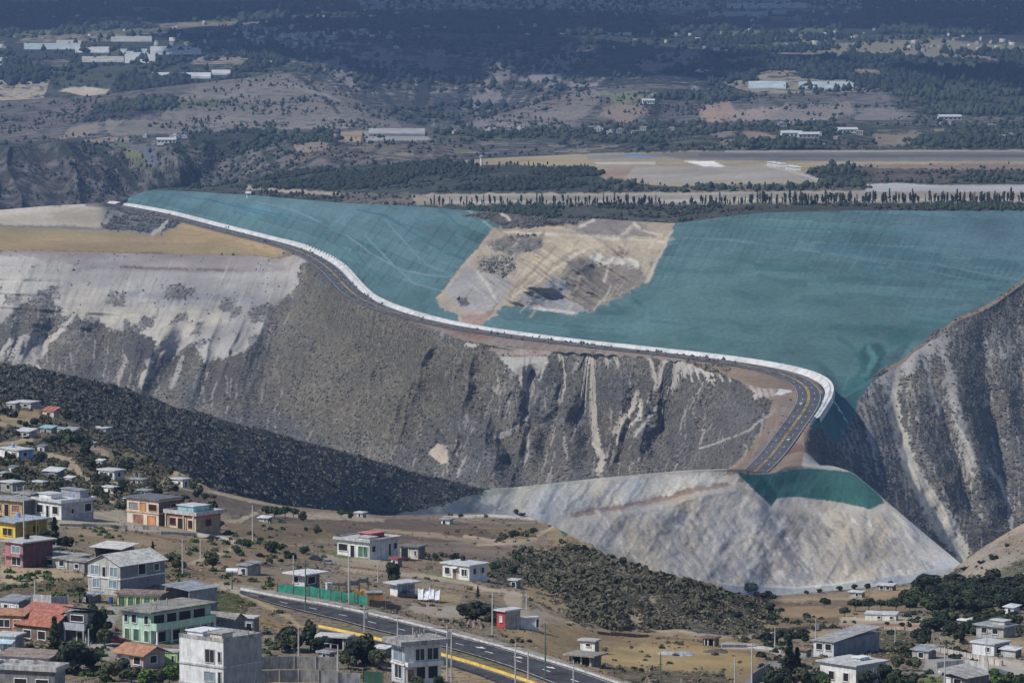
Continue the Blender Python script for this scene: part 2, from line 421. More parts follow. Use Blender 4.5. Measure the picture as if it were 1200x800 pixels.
def gauss_rows(b): return np.where(BN == b)[0]


# undulation of the foreground, in metres of height
r = rows('fg')
P0[r, :, 2] += 1.1 * (fbm(P0[r, :, 0] / 26, P0[r, :, 1] / 40, 61) - .5) + 0.35 * (fbm(P0[r, :, 0] / 5, P0[r, :, 1] / 8, 63) - .5)
spur = sstep(620, 680, GU[r]) * (1 - sstep(885, 915, GU[r])) * sstep(745, 730, GV[r])
P0[r, :, 2] += spur * 3.2 * (fbm(P0[r, :, 0] / 9, P0[r, :, 1] / 14, 64) - .5)
r = rows('plain', 'far1', 'far2', 'far3')
P0[r, :, 2] += 0.8 * (fbm(P0[r, :, 0] / 60, P0[r, :, 1] / 90, 65) - .5)


# ------------------------------------------------------------------ roads benched into the terrain
def densify(poly, step):
    out = []
    for a, b in zip(poly[:-1], poly[1:]):
        a = np.array(a, float); b = np.array(b, float)
        n = max(1, int(np.linalg.norm(b - a) / step))
        for k in range(n): out.append(a + (b - a) * k / n)
    out.append(np.array(poly[-1], float))
    return np.array(out)


def smooth_line(P, it):
    P = P.copy()
    for _ in range(it):
        P[1:-1] = .25 * P[:-2] + .5 * P[1:-1] + .25 * P[2:]
    return P


def side(P):
    T = np.gradient(P, axis=0); T[:, 2] = 0
    T /= np.linalg.norm(T, axis=1)[:, None]
    return np.stack([T[:, 1], -T[:, 0], 0 * T[:, 0]], -1)     # right hand of travel


DR = [(128, 238, 4620), (150, 241, 4440), (200, 250, 4290), (250, 263, 4140), (300, 276, 4010), (355, 289, 3870), (382, 301, 3770), (400, 311, 3700), (420, 335, 3590), (437, 352, 3500), (484, 369, 3410), (542, 384, 3345),
      (670, 401, 3260), (798, 414, 3185), (878, 423, 3135), (935, 433, 3090), (962, 440.5, 3058), (973, 446, 3034), (978, 453, 3012), (976, 460, 2990), (969, 471, 2955), (961, 483, 2925), (954, 492, 2902)]
drain = smooth_line(densify([unproj(*p) for p in DR], 6.0), 60)
sd = side(drain)
road_a = drain + sd * 10.0          # travelling away from left: near side lies to the right
kend = int(np.argmin(np.linalg.norm(drain - unproj(976, 460, 2990), axis=1)))
tail = [unproj(*p) for p in ((950, 472, 2950), (935, 491, 2895), (911, 525, 2800), (898, 542, 2750), (884, 553, 2712))]
road_c = np.vstack([road_a[:kend:1], tail])
road_c = smooth_line(densify([tuple(p) for p in road_c], 5.0), 90)


def flatten(P, line, band_rows, w0, w1, dz=-0.25):
    rr = np.where(band_rows)[0]
    sub = P[rr]
    best = np.full(sub.shape[:2], 1e9); zz = np.zeros(sub.shape[:2])
    lo = line.min(0) - w1; hi = line.max(0) + w1
    idx = np.where((sub[..., 0] > lo[0]) & (sub[..., 0] < hi[0]) & (sub[..., 1] > lo[1]) & (sub[..., 1] < hi[1]))
    q = sub[idx]
    bd = np.full(len(q), 1e9); bz = np.zeros(len(q))
    for p in line:
        d = (q[:, 0] - p[0]) ** 2 + (q[:, 1] - p[1]) ** 2
        m = d < bd
        bd[m] = d[m]; bz[m] = p[2]
    bd = np.sqrt(bd)
    wgt = 1 - sstep(w0, w1, bd)
    q[:, 2] = q[:, 2] * (1 - wgt) + (bz + dz) * wgt
    sub[idx] = q
    P[rr] = sub


flatten(P0, road_c[::2], rows('terr', 'wall', 'wall0', 'blue', 'dip1', 'hill'), 8.5, 17)

# the foreground highway: a graded strip
GUp, GVp = proj(P0)
HWY = [(270, 690), (300, 699), (330, 707), (400, 724), (470, 745), (530, 762), (588, 779), (640, 797), (700, 820), (760, 845)]


def _raw(u, v):
    c = ucol(u); i = int(np.argmax(GVp[:, c] <= v)); i = max(i, 1)
    a, b = GVp[i - 1, c], GVp[i, c]; t = min(max((a - v) / (a - b), 0), 1)
    return P0[i - 1, c] * (1 - t) + P0[i, c] * t


hwy_c = smooth_line(densify([_raw(*q) for q in HWY], 2.0), 200)
flatten(P0, hwy_c, rows('fg'), 11, 19, -.12)
GUp, GVp = proj(P0)     # where each vertex really falls


def hit(u, v, maxrow=None):
    """first ground point on the sight line through survey position (u, v)"""
    c0 = ucol(u); f = float(min(max((u - US[c0]) / (US[c0 + 1] - US[c0]), 0), 1))
    res = []
    for cc in (c0, c0 + 1):
        colv = GVp[:, cc]
        i = int(np.argmax(colv <= v))
        if i == 0: i = 1
        a, b = colv[i - 1], colv[i]
        t = 0.0 if abs(a - b) < 1e-6 else (a - v) / (a - b)
        t = min(max(t, 0), 1)
        res.append(P0[i - 1, cc] * (1 - t) + P0[i, cc] * t)
    if np.linalg.norm(res[0] - res[1]) > 40: return Vector(res[0] if f < .5 else res[1])
    return Vector(res[0] * (1 - f) + res[1] * f)
# ------------------------------------------------------------------ land cover (albedo, shrub colour, shrub density)
CO = np.zeros(GV.shape + (3,)); BU = np.zeros_like(CO); DE = np.zeros(GV.shape)
NZU = fbm(GU / 14, GV / 9, 71, 4) - .5 + .7 * (fbm(GU / 3.2, GV / 2.6, 72, 2) - .5)
NZV = fbm(GU / 14, GV / 9, 75, 4) - .5 + .7 * (fbm(GU / 3.2, GV / 2.6, 76, 2) - .5)


def base(bands, col, bush, dens):
    r = rows(*bands)
    CO[r] = col; BU[r] = bush; DE[r] = dens


def _apply(r, sl, w, col, dens, bush):
    a = w[..., None]
    if col is not None:
        CO[r[0]:r[1], sl] = CO[r[0]:r[1], sl] * (1 - a) + np.array(col) * a
    if bush is not None:
        BU[r[0]:r[1], sl] = BU[r[0]:r[1], sl] * (1 - a) + np.array(bush) * a
    if dens is not None:
        DE[r[0]:r[1], sl] = DE[r[0]:r[1], sl] * (1 - w) + dens * w


def _window(bands, pts, pad):
    rr = np.where(rows(*bands))[0]
    r0, r1 = rr[0], rr[-1] + 1
    p = np.array(pts, float)
    c0 = max(0, int(np.searchsorted(US, p[:, 0].min() - pad)) - 1); c1 = min(NC, int(np.searchsorted(US, p[:, 0].max() + pad)) + 2)
    sub = GV[r0:r1, c0:c1]
    m = ((sub > p[:, 1].min() - pad) & (sub < p[:, 1].max() + pad)).any(1)
    if not m.any() or c1 <= c0: return None
    k = np.where(m)[0]
    return (r0 + k[0], r0 + k[-1] + 1), slice(c0, c1)


def poly(bands, pts, col=None, dens=None, bush=None, soft=1.2, nz=4.0, op=1.0):
    if isinstance(bands, str): bands = (bands,)
    w_ = _window(bands, pts, soft + nz + 2)
    if w_ is None: return
    r, sl = w_
    u = GU[r[0]:r[1], sl] + NZU[r[0]:r[1], sl] * nz * 2; v = GV[r[0]:r[1], sl] + NZV[r[0]:r[1], sl] * nz * 2
    ins = np.zeros(u.shape, bool); d = np.full(u.shape, 1e9)
    n = len(pts)
    for i in range(n):
        x1, y1 = pts[i]; x2, y2 = pts[(i + 1) % n]
        cnd = ((y1 > v) != (y2 > v))
        xi = (x2 - x1) * (v - y1) / ((y2 - y1) if y2 != y1 else 1e-9) + x1
        ins ^= cnd & (u < xi)
        L2 = (x2 - x1) ** 2 + (y2 - y1) ** 2 + 1e-9
        t = np.clip(((u - x1) * (x2 - x1) + (v - y1) * (y2 - y1)) / L2, 0, 1)
        d = np.minimum(d, (u - x1 - t * (x2 - x1)) ** 2 + (v - y1 - t * (y2 - y1)) ** 2)
    d = np.sqrt(d) * np.where(ins, 1, -1)
    w = sstep(-soft, soft, d) * op
    w = w * rows(*bands)[r[0]:r[1], None]
    _apply(r, sl, w, col, dens, bush)


def stroke(bands, pts, wid, col=None, dens=None, bush=None, soft=0.8, nz=1.0, op=1.0):
    """pts (u, v) or (u, v, width); wid is the width where none is given"""
    if isinstance(bands, str): bands = (bands,)
    P = [(p[0], p[1], (p[2] if len(p) > 2 else wid)) for p in pts]
    nz = min(nz, .35 * max(p[2] for p in P) + .4)
    pad = max(p[2] for p in P) + soft + nz + 2
    w_ = _window(bands, [p[:2] for p in P], pad)
    if w_ is None: return
    r, sl = w_
    u = GU[r[0]:r[1], sl] + NZU[r[0]:r[1], sl] * nz * 2; v = GV[r[0]:r[1], sl] + NZV[r[0]:r[1], sl] * nz * 2
    best = np.full(u.shape, -1e9)
    for (x1, y1, w1), (x2, y2, w2) in zip(P[:-1], P[1:]):
        L2 = (x2 - x1) ** 2 + (y2 - y1) ** 2 + 1e-9
        t = np.clip(((u - x1) * (x2 - x1) + (v - y1) * (y2 - y1)) / L2, 0, 1)
        dd = np.sqrt((u - x1 - t * (x2 - x1)) ** 2 + (v - y1 - t * (y2 - y1)) ** 2)
        best = np.maximum(best, (w1 + (w2 - w1) * t) / 2 - dd)
    w = sstep(-soft, soft, best) * op
    w = w * rows(*bands)[r[0]:r[1], None]
    _apply(r, sl, w, col, dens, bush)


def tint(bands, field, lo, hi):
    r = rows(*bands)
    CO[r] *= (lo + (hi - lo) * field)[..., None]


ALL_FG = ('fg', 'dip0')
# ---- base cover
base(('fg', 'dip0'), (.235, .190, .140), (.055, .055, .036), .34)
base(('hill', 'dip1'), (.115, .105, .10), (.045, .047, .044), .62)
base(('wall0', 'wall'), (.158, .144, .121), (.083, .079, .067), .56)
base(('terr',), (.20, .155, .10), (.06, .06, .05), .30)
base(('blue',), (.086, .158, .164), (.05, .12, .14), .0)
base(('plain', 'dip2'), (.10, .10, .08), (.035, .042, .032), .55)
base(('far1', 'dip3'), (.135, .125, .112), (.045, .05, .045), .50)
base(('far2', 'dip4'), (.145, .133, .122), (.045, .05, .045), .42)
base(('far3', 'far4'), (.12, .125, .11), (.035, .042, .040), .56)

# ---- foreground
STRAW = (.36, .275, .155); TAN = (.27, .21, .14); DIRT = (.36, .305, .24); PLOW = (.135, .105, .082); GRASS = (.17, .17, .085)
# left hillside: scrubby, dirt scars
poly('fg', [(-1400, 440), (0, 462), (60, 476), (110, 500), (205, 540), (200, 575), (150, 600), (100, 600), (0, 590), (-1400, 590)], (.23, .185, .13), .50, (.036, .044, .028), 4, 8)
poly('fg', [(0, 480), (45, 482), (50, 492), (20, 500), (0, 500)], (.30, .23, .14), .25, None, 2, 4)
stroke('fg', [(0, 497), (20, 500), (40, 497)], 4, (.36, .29, .19), .05)
stroke('fg', [(0, 520), (18, 520), (36, 515)], 5, (.36, .29, .19), .05)
stroke('fg', [(58, 534), (72, 538), (84, 540)], 7, (.42, .33, .22), .02)
stroke('fg', [(102, 520), (112, 526), (122, 531), (130, 537)], 8, (.38, .29, .20), .02)
stroke('fg', [(72, 548), (88, 545), (92, 553), (104, 566), (112, 572), (124, 580), (135, 590)], 7, (.36, .285, .20), .05)
stroke('fg', [(104, 560), (125, 565), (146, 568)], 5, (.36, .29, .20), .05)
stroke('fg', [(195, 542), (210, 548), (206, 556), (195, 562), (182, 568), (172, 574)], 5, (.44, .35, .23), .0)
poly('fg', [(205, 538), (222, 550), (240, 562), (250, 572), (235, 570), (214, 556)], (.42, .35, .24), .1, None, 2, 3)
poly('fg', [(125, 535), (160, 530), (190, 545), (180, 560), (150, 560), (130, 550)], (.25, .22, .14), .45, None, 3, 6)
# dark ploughed field right of the hill
poly('fg', [(196, 570), (250, 574), (330, 592), (300, 606), (270, 602), (225, 590), (200, 584)], PLOW, .18, None, 1.5, 2)
stroke('fg', [(200, 570), (235, 573), (275, 582), (330, 594)], 3, (.33, .26, .18), .05)
poly('fg', [(270, 600), (330, 604), (400, 606), (470, 608), (560, 612), (600, 614), (590, 632), (520, 636), (470, 640), (400, 632), (330, 625), (280, 620)], PLOW, .20, None, 1.5, 3)
poly('fg', [(300, 596), (345, 598), (420, 603), (455, 606), (450, 611), (380, 608), (320, 605)], (.33, .27, .20), .2, None, 1.2, 2)
stroke('fg', [(440, 622), (500, 626), (560, 634), (590, 638), (640, 636)], 5, (.26, .205, .155), .05)
poly('fg', [(480, 634), (560, 640), (620, 642), (600, 656), (540, 654), (490, 648)], (.185, .145, .115), .2, None, 2, 3)
poly('fg', [(545, 612), (640, 612), (650, 622), (630, 632), (580, 626)], (.20, .155, .10), .15, None, 1.5, 2)
stroke('fg', [(520, 604), (570, 604), (626, 607)], 2.2, (.45, .41, .36), 0)
stroke('fg', [(545, 628), (580, 634), (620, 632), (640, 622), (652, 614)], 4.0, (.37, .30, .21), 0)
stroke('fg', [(560, 640), (600, 637), (628, 632)], 3, (.34, .28, .2), 0)
poly('fg', [(650, 612), (680, 632), (715, 652), (700, 655), (660, 640), (640, 632)], (.26, .205, .13), .2, None, 2, 3)
poly('fg', [(640, 606), (655, 610), (668, 624), (662, 628), (652, 618)], (.05, .12, .09), .3, None, 1, 1)
# straw terraces on the left
poly('fg', [(75, 612), (150, 614), (230, 622), (300, 634), (330, 640), (320, 660), (240, 668), (200, 660), (120, 640), (80, 632)], (.25, .185, .115), .22, (.07, .065, .035), 3, 5)
poly('fg', [(0, 664), (60, 662), (100, 668), (98, 676), (60, 684), (0, 682)], (.33, .27, .18), .15, None, 2, 3)
poly('fg', [(0, 682), (100, 676), (100, 700), (50, 706), (0, 700)], (.15, .12, .08), .45, (.06, .06, .03), 2, 4)
poly('fg', [(72, 602), (145, 598), (148, 610), (100, 614), (72, 612)], (.33, .28, .21), .1, None, 2, 3)
stroke('fg', [(70, 613), (110, 613), (150, 617), (200, 620), (250, 626), (268, 630), (278, 638)], 7, (.40, .345, .26), .0)
stroke('fg', [(278, 636), (268, 646), (250, 652), (235, 656), (222, 662)], 4, (.36, .30, .21), .02)
stroke('fg', [(150, 612), (200, 608), (240, 612), (280, 610), (300, 602)], 4, (.34, .27, .19), .02)
poly('fg', [(255, 610), (330, 613), (380, 620), (400, 632), (330, 632), (280, 626)], (.185, .14, .09), .25, None, 2, 4)
poly('fg', [(186, 655), (222, 660), (280, 665), (340, 672), (330, 690), (262, 684), (200, 690)], (.24, .18, .12), .3, None, 2, 5)
poly('fg', [(330, 630), (395, 640), (400, 655), (370, 660), (300, 655), (280, 645)], (.23, .175, .115), .3, None, 3, 5)
# yards of the middle houses
poly('fg', [(384, 648), (440, 656), (462, 660), (460, 672), (420, 672), (380, 660), (372, 650)], (.34, .285, .21), .05, None, 2, 3)
poly('fg', [(382, 648), (400, 647), (432, 652), (432, 657), (400, 656)], (.15, .17, .05), .3, (.10, .13, .03), 1.5, 2)
poly('fg', [(505, 672), (530, 674), (555, 680), (545, 684), (515, 679)], (.17, .18, .07), .3, (.10, .13, .03), 1.5, 2)
poly('fg', [(465, 655), (520, 652), (522, 668), (470, 668)], (.27, .20, .135), .3, None, 2, 3)
stroke('fg', [(460, 672), (500, 676), (545, 682), (570, 690), (600, 692), (608, 702), (600, 716)], 5, (.36, .295, .21), .02)
poly('fg', [(300, 668), (370, 672), (380, 690), (330, 684), (290, 678)], (.235, .175, .125), .15, None, 2, 3)
poly('fg', [(430, 690), (520, 700), (590, 712), (585, 726), (520, 720), (440, 704)], (.25, .195, .135), .3, None, 2, 4)
poly('fg', [(480, 705), (545, 712), (550, 722), (520, 724), (478, 712)], (.33, .29, .235), .1, None, 2, 3)
poly('fg', [(490, 690), (540, 697), (538, 706), (495, 702)], (.32, .25, .14), .1, None, 2, 3)
# the scrub covered spur
poly('fg', [(575, 660), (610, 652), (640, 645), (665, 636), (700, 648), (720, 655), (760, 668), (820, 684), (870, 697), (905, 706), (915, 722), (900, 738), (860, 744), (780, 742), (700, 738), (668, 728), (640, 705), (610, 690), (580, 685)],
     (.20, .175, .135), .60, (.050, .052, .038), 3, 7)
poly('fg', [(612, 680), (634, 686), (660, 705), (676, 722), (668, 728), (642, 712), (618, 700)], (.31, .235, .135), .15, None, 2.5, 4)
stroke('fg', [(616, 696), (635, 712), (642, 720)], 3, (.33, .27, .19), 0)
poly('fg', [(590, 690), (610, 692), (612, 712), (640, 716), (660, 726), (655, 733), (620, 728), (596, 716)], (.36, .305, .23), .03, None, 1.5, 3)
stroke('fg', [(640, 726), (680, 734), (720, 738), (800, 742), (850, 744)], 5, (.31, .25, .165), .1)
poly('fg', [(735, 712), (750, 716), (756, 738), (736, 738)], (.32, .27, .20), .15, None, 2, 5)
stroke('fg', [(764, 700), (768, 716), (772, 734)], 5, (.30, .25, .19), .2, None, 1.5, 3)
# straw fields in the lower middle
poly('fg', [(585, 736), (660, 734), (760, 740), (850, 746), (905, 752), (890, 790), (860, 802), (720, 802), (690, 790), (640, 772), (600, 756)], (.27, .20, .115), .22, (.10, .08, .045), 2, 4)
poly('fg', [(700, 752), (770, 756), (850, 760), (890, 766), (880, 780), (820, 784), (760, 786), (700, 778)], (.35, .26, .13), .08, None, 3, 5)
poly('fg', [(640, 738), (720, 742), (740, 756), (690, 760), (650, 752)], (.26, .185, .105), .2, None, 3, 5)
poly('fg', [(780, 784), (840, 786), (838, 794), (790, 796)], (.12, .09, .06), .4, None, 2, 4)
poly('fg', [(700, 778), (780, 784), (850, 790), (860, 805), (720, 805)], (.19, .15, .10), .45, (.07, .06, .04), 2, 4)
stroke('fg', [(740, 736), (800, 738), (840, 746), (880, 744)], 3, (.33, .27, .19), 0)
stroke('fg', [(848, 755), (875, 756), (900, 759), (915, 764), (925, 772)], 6, (.42, .375, .31), 0)
# fields to the right
poly('fg', [(880, 700), (1000, 694), (1060, 690), (1100, 690), (1070, 712), (1010, 722), (990, 732), (900, 738), (885, 720)], (.245, .18, .11), .14, None, 2, 3)
stroke('fg', [(905, 702), (960, 701), (1010, 698)], 3.5, (.33, .26, .17), 0)
poly('fg', [(905, 704), (1000, 703), (1060, 706), (1000, 712), (910, 709)], (.17, .125, .085), .15, None, 1.5, 2)
poly('fg', [(920, 722), (990, 720), (985, 730), (920, 732)], (.17, .125, .08), .25, None, 2, 3)
poly('fg', [(1020, 690), (1066, 688), (1064, 704), (1020, 704)], (.30, .22, .14), .1, None, 2, 3)
poly('fg', [(984, 722), (1080, 724), (1086, 738), (984, 737)], (.40, .33, .235), .05, None, 1.5, 2)
stroke('fg', [(985, 734), (1040, 733), (1085, 736)], 3, (.30, .20, .14), 0)
poly('fg', [(1085, 725), (1200, 722), (1200, 735), (1140, 738), (1090, 735)], (.19, .165, .10), .5, None, 2, 4)
poly('fg', [(1080, 735), (1150, 733), (1200, 745), (1200, 758), (1140, 756), (1090, 752)], (.29, .235, .16), .3, None, 2, 4)
poly('fg', [(1170, 748), (1200, 748), (1200, 764), (1172, 764)], (.33, .25, .16), .1, None, 2, 3)
stroke('fg', [(880, 742), (930, 740), (960, 742), (985, 740)], 4, (.32, .26, .18), 0)
poly('fg', [(1000, 742), (1060, 742), (1078, 752), (1070, 770), (1040, 770), (1000, 765)], (.17, .145, .095), .5, None, 2, 4)
poly('fg', [(1085, 768), (1170, 770), (1200, 775), (1200, 800), (1075, 800)], (.32, .30, .27), .1, None, 2, 3)
stroke('fg', [(1076, 757), (1110, 762), (1150, 770), (1200, 782)], 6, (.38, .34, .28), 0)
poly('fg', [(1060, 795), (1110, 792), (1120, 805), (1060, 805)], (.17, .19, .07), .4, (.10, .13, .03), 2, 3)
stroke('fg', [(920, 770), (905, 782), (885, 795), (870, 806)], 9, (.24, .235, .235), 0)
# hill at the right edge
poly('fg', [(1100, 676), (1125, 660), (1160, 636), (1200, 606), (2600, 540), (2600, 690), (1200, 676), (1140, 680)], (.33, .27, .21), .26, (.07, .065, .05), 2, 4)
poly('fg', [(1150, 682), (1170, 670), (1200, 655), (2600, 640), (2600, 690), (1200, 684)], (.16, .15, .10), .45, (.05, .055, .035), 2, 3)
poly('fg', [(1104, 680), (1120, 664), (1128, 668), (1122, 676), (1116, 684)], (.14, .13, .12), .6, None, 1.5, 4)
stroke('fg', [(1160, 686), (1180, 680), (1200, 674)], 2, (.40, .35, .28), 0)
# bottom left: yards between the houses
poly('fg', [(105, 712), (135, 708), (140, 720), (130, 740), (115, 752), (105, 745), (112, 725)], (.30, .275, .24), .1, None, 2, 3)
poly('fg', [(100, 755), (130, 748), (135, 770), (110, 775)], (.33, .30, .25), .15, None, 2, 4)
poly('fg', [(136, 708), (200, 712), (240, 715), (238, 722), (180, 716), (136, 714)], (.27, .255, .235), .1, None, 2, 3)
poly('fg', [(252, 700), (290, 708), (330, 722), (356, 734), (352, 744), (300, 732), (262, 726), (252, 715)], (.27, .195, .105), .3, (.07, .065, .03), 2, 4)
poly('fg', [(250, 690), (282, 694), (290, 706), (282, 722), (252, 714)], (.13, .125, .06), .5, (.05, .06, .025), 2, 4)
stroke('fg', [(252, 684), (275, 690), (300, 700), (340, 718), (362, 734)], 4, (.36, .28, .17), .1)
poly('fg', [(305, 745), (370, 752), (420, 770), (420, 805), (305, 805)], (.24, .20, .15), .3, None, 2, 4)
poly('fg', [(302, 796), (380, 797), (380, 805), (302, 805)], (.34, .26, .16), .1, None, 2, 3)
poly('fg', [(520, 776), (580, 792), (620, 805), (500, 805), (505, 785)], (.29, .225, .145), .25, None, 2, 3)
poly('fg', [(362, 726), (420, 732), (520, 756), (600, 776), (700, 803), (690, 803), (600, 786), (520, 765), (420, 742), (370, 736)], (.17, .15, .085), .3, (.08, .085, .035), 1.5, 1)
poly('fg', [(248, 684), (300, 700), (296, 694), (262, 682)], (.33, .295, .245), .0, None, 1.5, 1)

r = rows('fg')
xx = P0[r, :, 0]; yy = P0[r, :, 1]
CO[r] *= (.72 + .56 * fbm(xx / 14, yy / 30, 131, 5))[..., None] * np.stack([1 + .16 * (fbm(xx / 20, yy / 45, 133) - .5), np.ones_like(xx), 1 - .16 * (fbm(xx / 20, yy / 45, 133) - .5)], -1)
fur = np.sin((yy + .35 * xx) * 2 * math.pi / 3.2 + 2 * vnoise(xx / 9, yy / 9, 7))
CO[r] *= (1 + .10 * fur * (vnoise(xx / 40, yy / 60, 137) > .5))[..., None]
DE[r] = np.clip(DE[r] + .3 * (fbm(xx / 10, yy / 22, 139, 4) - .5), 0, 1)
# ---- spoil heap
SPO = (.36, .34, .305)
poly('hill', [(452, 604), (520, 588), (571, 573), (600, 566), (700, 554), (860, 542), (1000, 545), (1050, 580), (1130, 650), (1140, 690), (1100, 720), (500, 720), (440, 640)], SPO, .03, (.15, .14, .13), 1.2, 2)
poly('dip1', [(560, 500), (1200, 500), (1200, 720), (560, 720)], SPO, .05, (.15, .14, .13), 1, 0)
poly('hill', [(560, 580), (700, 566), (830, 556), (862, 562), (800, 575), (720, 590), (680, 600), (640, 610), (560, 604)], (.45, .44, .405), .02, None, 3, 6)
poly('hill', [(500, 594), (560, 588), (590, 594), (575, 606), (500, 606)], (.24, .25, .26), .1, None, 4, 6)
stroke('hill', [(455, 603), (520, 590), (600, 573), (680, 566)], 4, (.30, .33, .25), .1, None, 1.5, 2)
for k in range(34):     # tip lines down the face
    uu = 600 + k * 9.0 + random.uniform(-3, 3); vv = 572 - (uu - 600) * .07
    stroke('hill', [(uu, vv), (uu + random.uniform(-16, -4), vv + 14), (uu + random.uniform(-30, -8), vv + random.uniform(24, 40))], random.uniform(2, 5), random.choice([(.54, .52, .48), (.22, .225, .225), (.45, .40, .32)]), None, None, 1.5, 3, .7)
poly('hill', [(680, 600), (740, 588), (800, 576), (862, 566), (900, 560), (960, 590), (1040, 600), (1120, 656), (1100, 680), (1000, 700), (840, 705), (760, 680), (700, 650), (680, 615)], (.37, .345, .31), .03, None, 2, 4)
stroke('hill', [(672, 603), (720, 596), (780, 584), (820, 572), (862, 566), (872, 560)], 6, (.23, .175, .145), .1, None, 1.5, 3)
stroke('hill', [(700, 604), (760, 592), (820, 580), (870, 570)], 4, (.33, .29, .25), .05, None, 2, 2, .7)
stroke('hill', [(855, 560), (875, 575), (890, 600), (905, 630), (918, 652)], 9, (.50, .44, .35), 0, None, 2, 4, .9)
stroke('hill', [(800, 590), (815, 600), (808, 620), (812, 650)], 9, (.46, .39, .29), 0, None, 2, 4, .8)
stroke('hill', [(893, 620), (904, 650), (912, 680)], 8, (.45, .42, .38), 0, None, 2, 4, .8)
stroke('hill', [(895, 600), (920, 640), (940, 672)], 20, (.17, .175, .20), 0, None, 5, 5, .8)
stroke('hill', [(905, 605), (930, 630), (958, 660)], 5, (.42, .41, .40), 0, None, 2, 4, .7)
stroke('hill', [(1040, 605), (1030, 625), (1022, 640)], 8, (.27, .265, .255), 0, None, 3, 4, .6)
stroke('hill', [(1052, 612), (1038, 632), (1030, 648)], 5, (.46, .44, .41), 0, None, 2, 3, .7)
stroke('hill', [(1020, 596), (1018, 612), (1020, 625)], 4, (.45, .43, .40), 0, None, 2, 2, .7)
stroke('hill', [(938, 585), (950, 600), (975, 606), (1000, 612)], 4, (.47, .46, .44), 0, None, 2, 3, .6)
poly('hill', [(950, 615), (1030, 618), (1090, 650), (1060, 672), (980, 670), (945, 650)], (.39, .365, .325), 0, None, 8, 8, .7)
for k in range(420):
    uu = random.uniform(690, 1090); vv = random.uniform(595, 680)
    if vv < 560 + max(0, (uu - 1000)) * .8: continue
    ln = random.uniform(8, 30)
    stroke('hill', [(uu, vv), (uu + ln * random.uniform(.1, .7), vv + ln * .6)], random.uniform(1.0, 4.5), random.choice([(.52, .50, .46), (.21, .205, .20), (.42, .36, .29), (.27, .26, .27), (.20, .20, .215)]), None, None, 1.0, 5, .7)
# flat base of the heap
poly('hill', [(842, 684), (900, 687), (960, 686), (1010, 680), (1060, 674), (1115, 664), (1130, 690), (1000, 715), (840, 715)], (.27, .285, .305), .03, None, 1.2, 1.5)
stroke('hill', [(845, 683), (880, 686), (930, 688), (975, 685), (1010, 679)], 2.2, (.46, .46, .45), 0)
stroke('hill', [(1095, 660), (1118, 658)], 6, (.36, .36, .37), 0)
# net on the heap
NET = (.034, .105, .095)
poly(('hill',), [(862, 552), (878, 548), (890, 553), (934, 546), (1003, 553), (1017, 559), (1037, 589), (1019, 596), (989, 589), (935, 582), (911, 583), (903, 593)], NET, 0, NET, .8, .8)
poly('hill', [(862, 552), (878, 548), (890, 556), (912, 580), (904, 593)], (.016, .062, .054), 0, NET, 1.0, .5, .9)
poly('hill', [(936, 547), (945, 540), (985, 540), (1005, 552), (960, 549)], (.36, .345, .33), 0, None, 1, 1)
# road bench on the heap
poly(('hill', 'dip1', 'wall0', 'wall', 'terr'), [(846, 556), (870, 536), (893, 500), (905, 470), (870, 450), (850, 438), (880, 424), (945, 436), (990, 455), (962, 480), (945, 520), (938, 548), (890, 553)], (.235, .175, .125), .08, (.13, .10, .07), 1.2, 3)
poly(('wall', 'wall0'), [(925, 515), (940, 520), (958, 538), (930, 546), (908, 545)], (.20, .125, .095), .05, None, 1.5, 2)

# ---- dark hill on the left
poly('hill', [(-1400, 400), (0, 420), (110, 440), (210, 470), (340, 505), (460, 540), (575, 572), (520, 590), (455, 604), (300, 604), (-1400, 560)], (.100, .098, .088), .60, (.058, .060, .052), 1, 2)

# ---- canyon wall
r = rows('wall0', 'wall', 'hill')
xx = P0[r, :, 0]; zz_ = P0[r, :, 2]; yy = P0[r, :, 1]
n1 = fbm(xx / 55, zz_ / 40, 151, 5); n2 = fbm(xx / 22, zz_ / 16, 155, 4)
tn = np.stack([1 + .30 * (n2 - .5), np.ones_like(n2) + .12 * (n2 - .5), 1 - .25 * (n2 - .5)], -1)
CO[r] *= (.62 + .76 * n1)[..., None] * tn; BU[r] *= (.66 + .68 * n1)[..., None] * tn
DE[r] = np.clip(DE[r] + .35 * (fbm(xx / 16, zz_ / 12, 157, 4) - .5), .02, 1) * (DE[r] > .2) + DE[r] * (DE[r] <= .2)
lift = (1.14 + .18 * sstep(950, 1000, GU[r]))[..., None] * np.where(np.isin(BN[r], ('hill',))[:, None, None], .88, 1.0)
CO[r] *= lift; BU[r] *= lift
SCREE = (.40, .37, .325); SCREE2 = (.33, .31, .285)
WL_ = ('wall', 'wall0')
for k in range(900):    # bare streaks everywhere on the wall
    uu = random.uniform(-190, 1390); vv = random.uniform(320, 590)
    ln = random.uniform(8, 34)
    sl = random.uniform(-.3, .45) if uu > 960 else random.uniform(-.55, .15)
    stroke(WL_, [(uu, vv), (uu + sl * ln * .5 + random.uniform(-2, 2), vv + ln * .5), (uu + sl * ln, vv + ln)], random.uniform(.7, 2.6), random.choice([(.32, .30, .29), (.26, .245, .24), (.34, .31, .27)]), .18, None, .9, 4, .75)
poly(WL_, [(360, 330), (420, 370), (520, 400), (600, 410), (560, 470), (500, 500), (430, 540), (360, 510), (300, 440)], (.175, .152, .110), .50, (.105, .093, .062), 14, 14, .8)
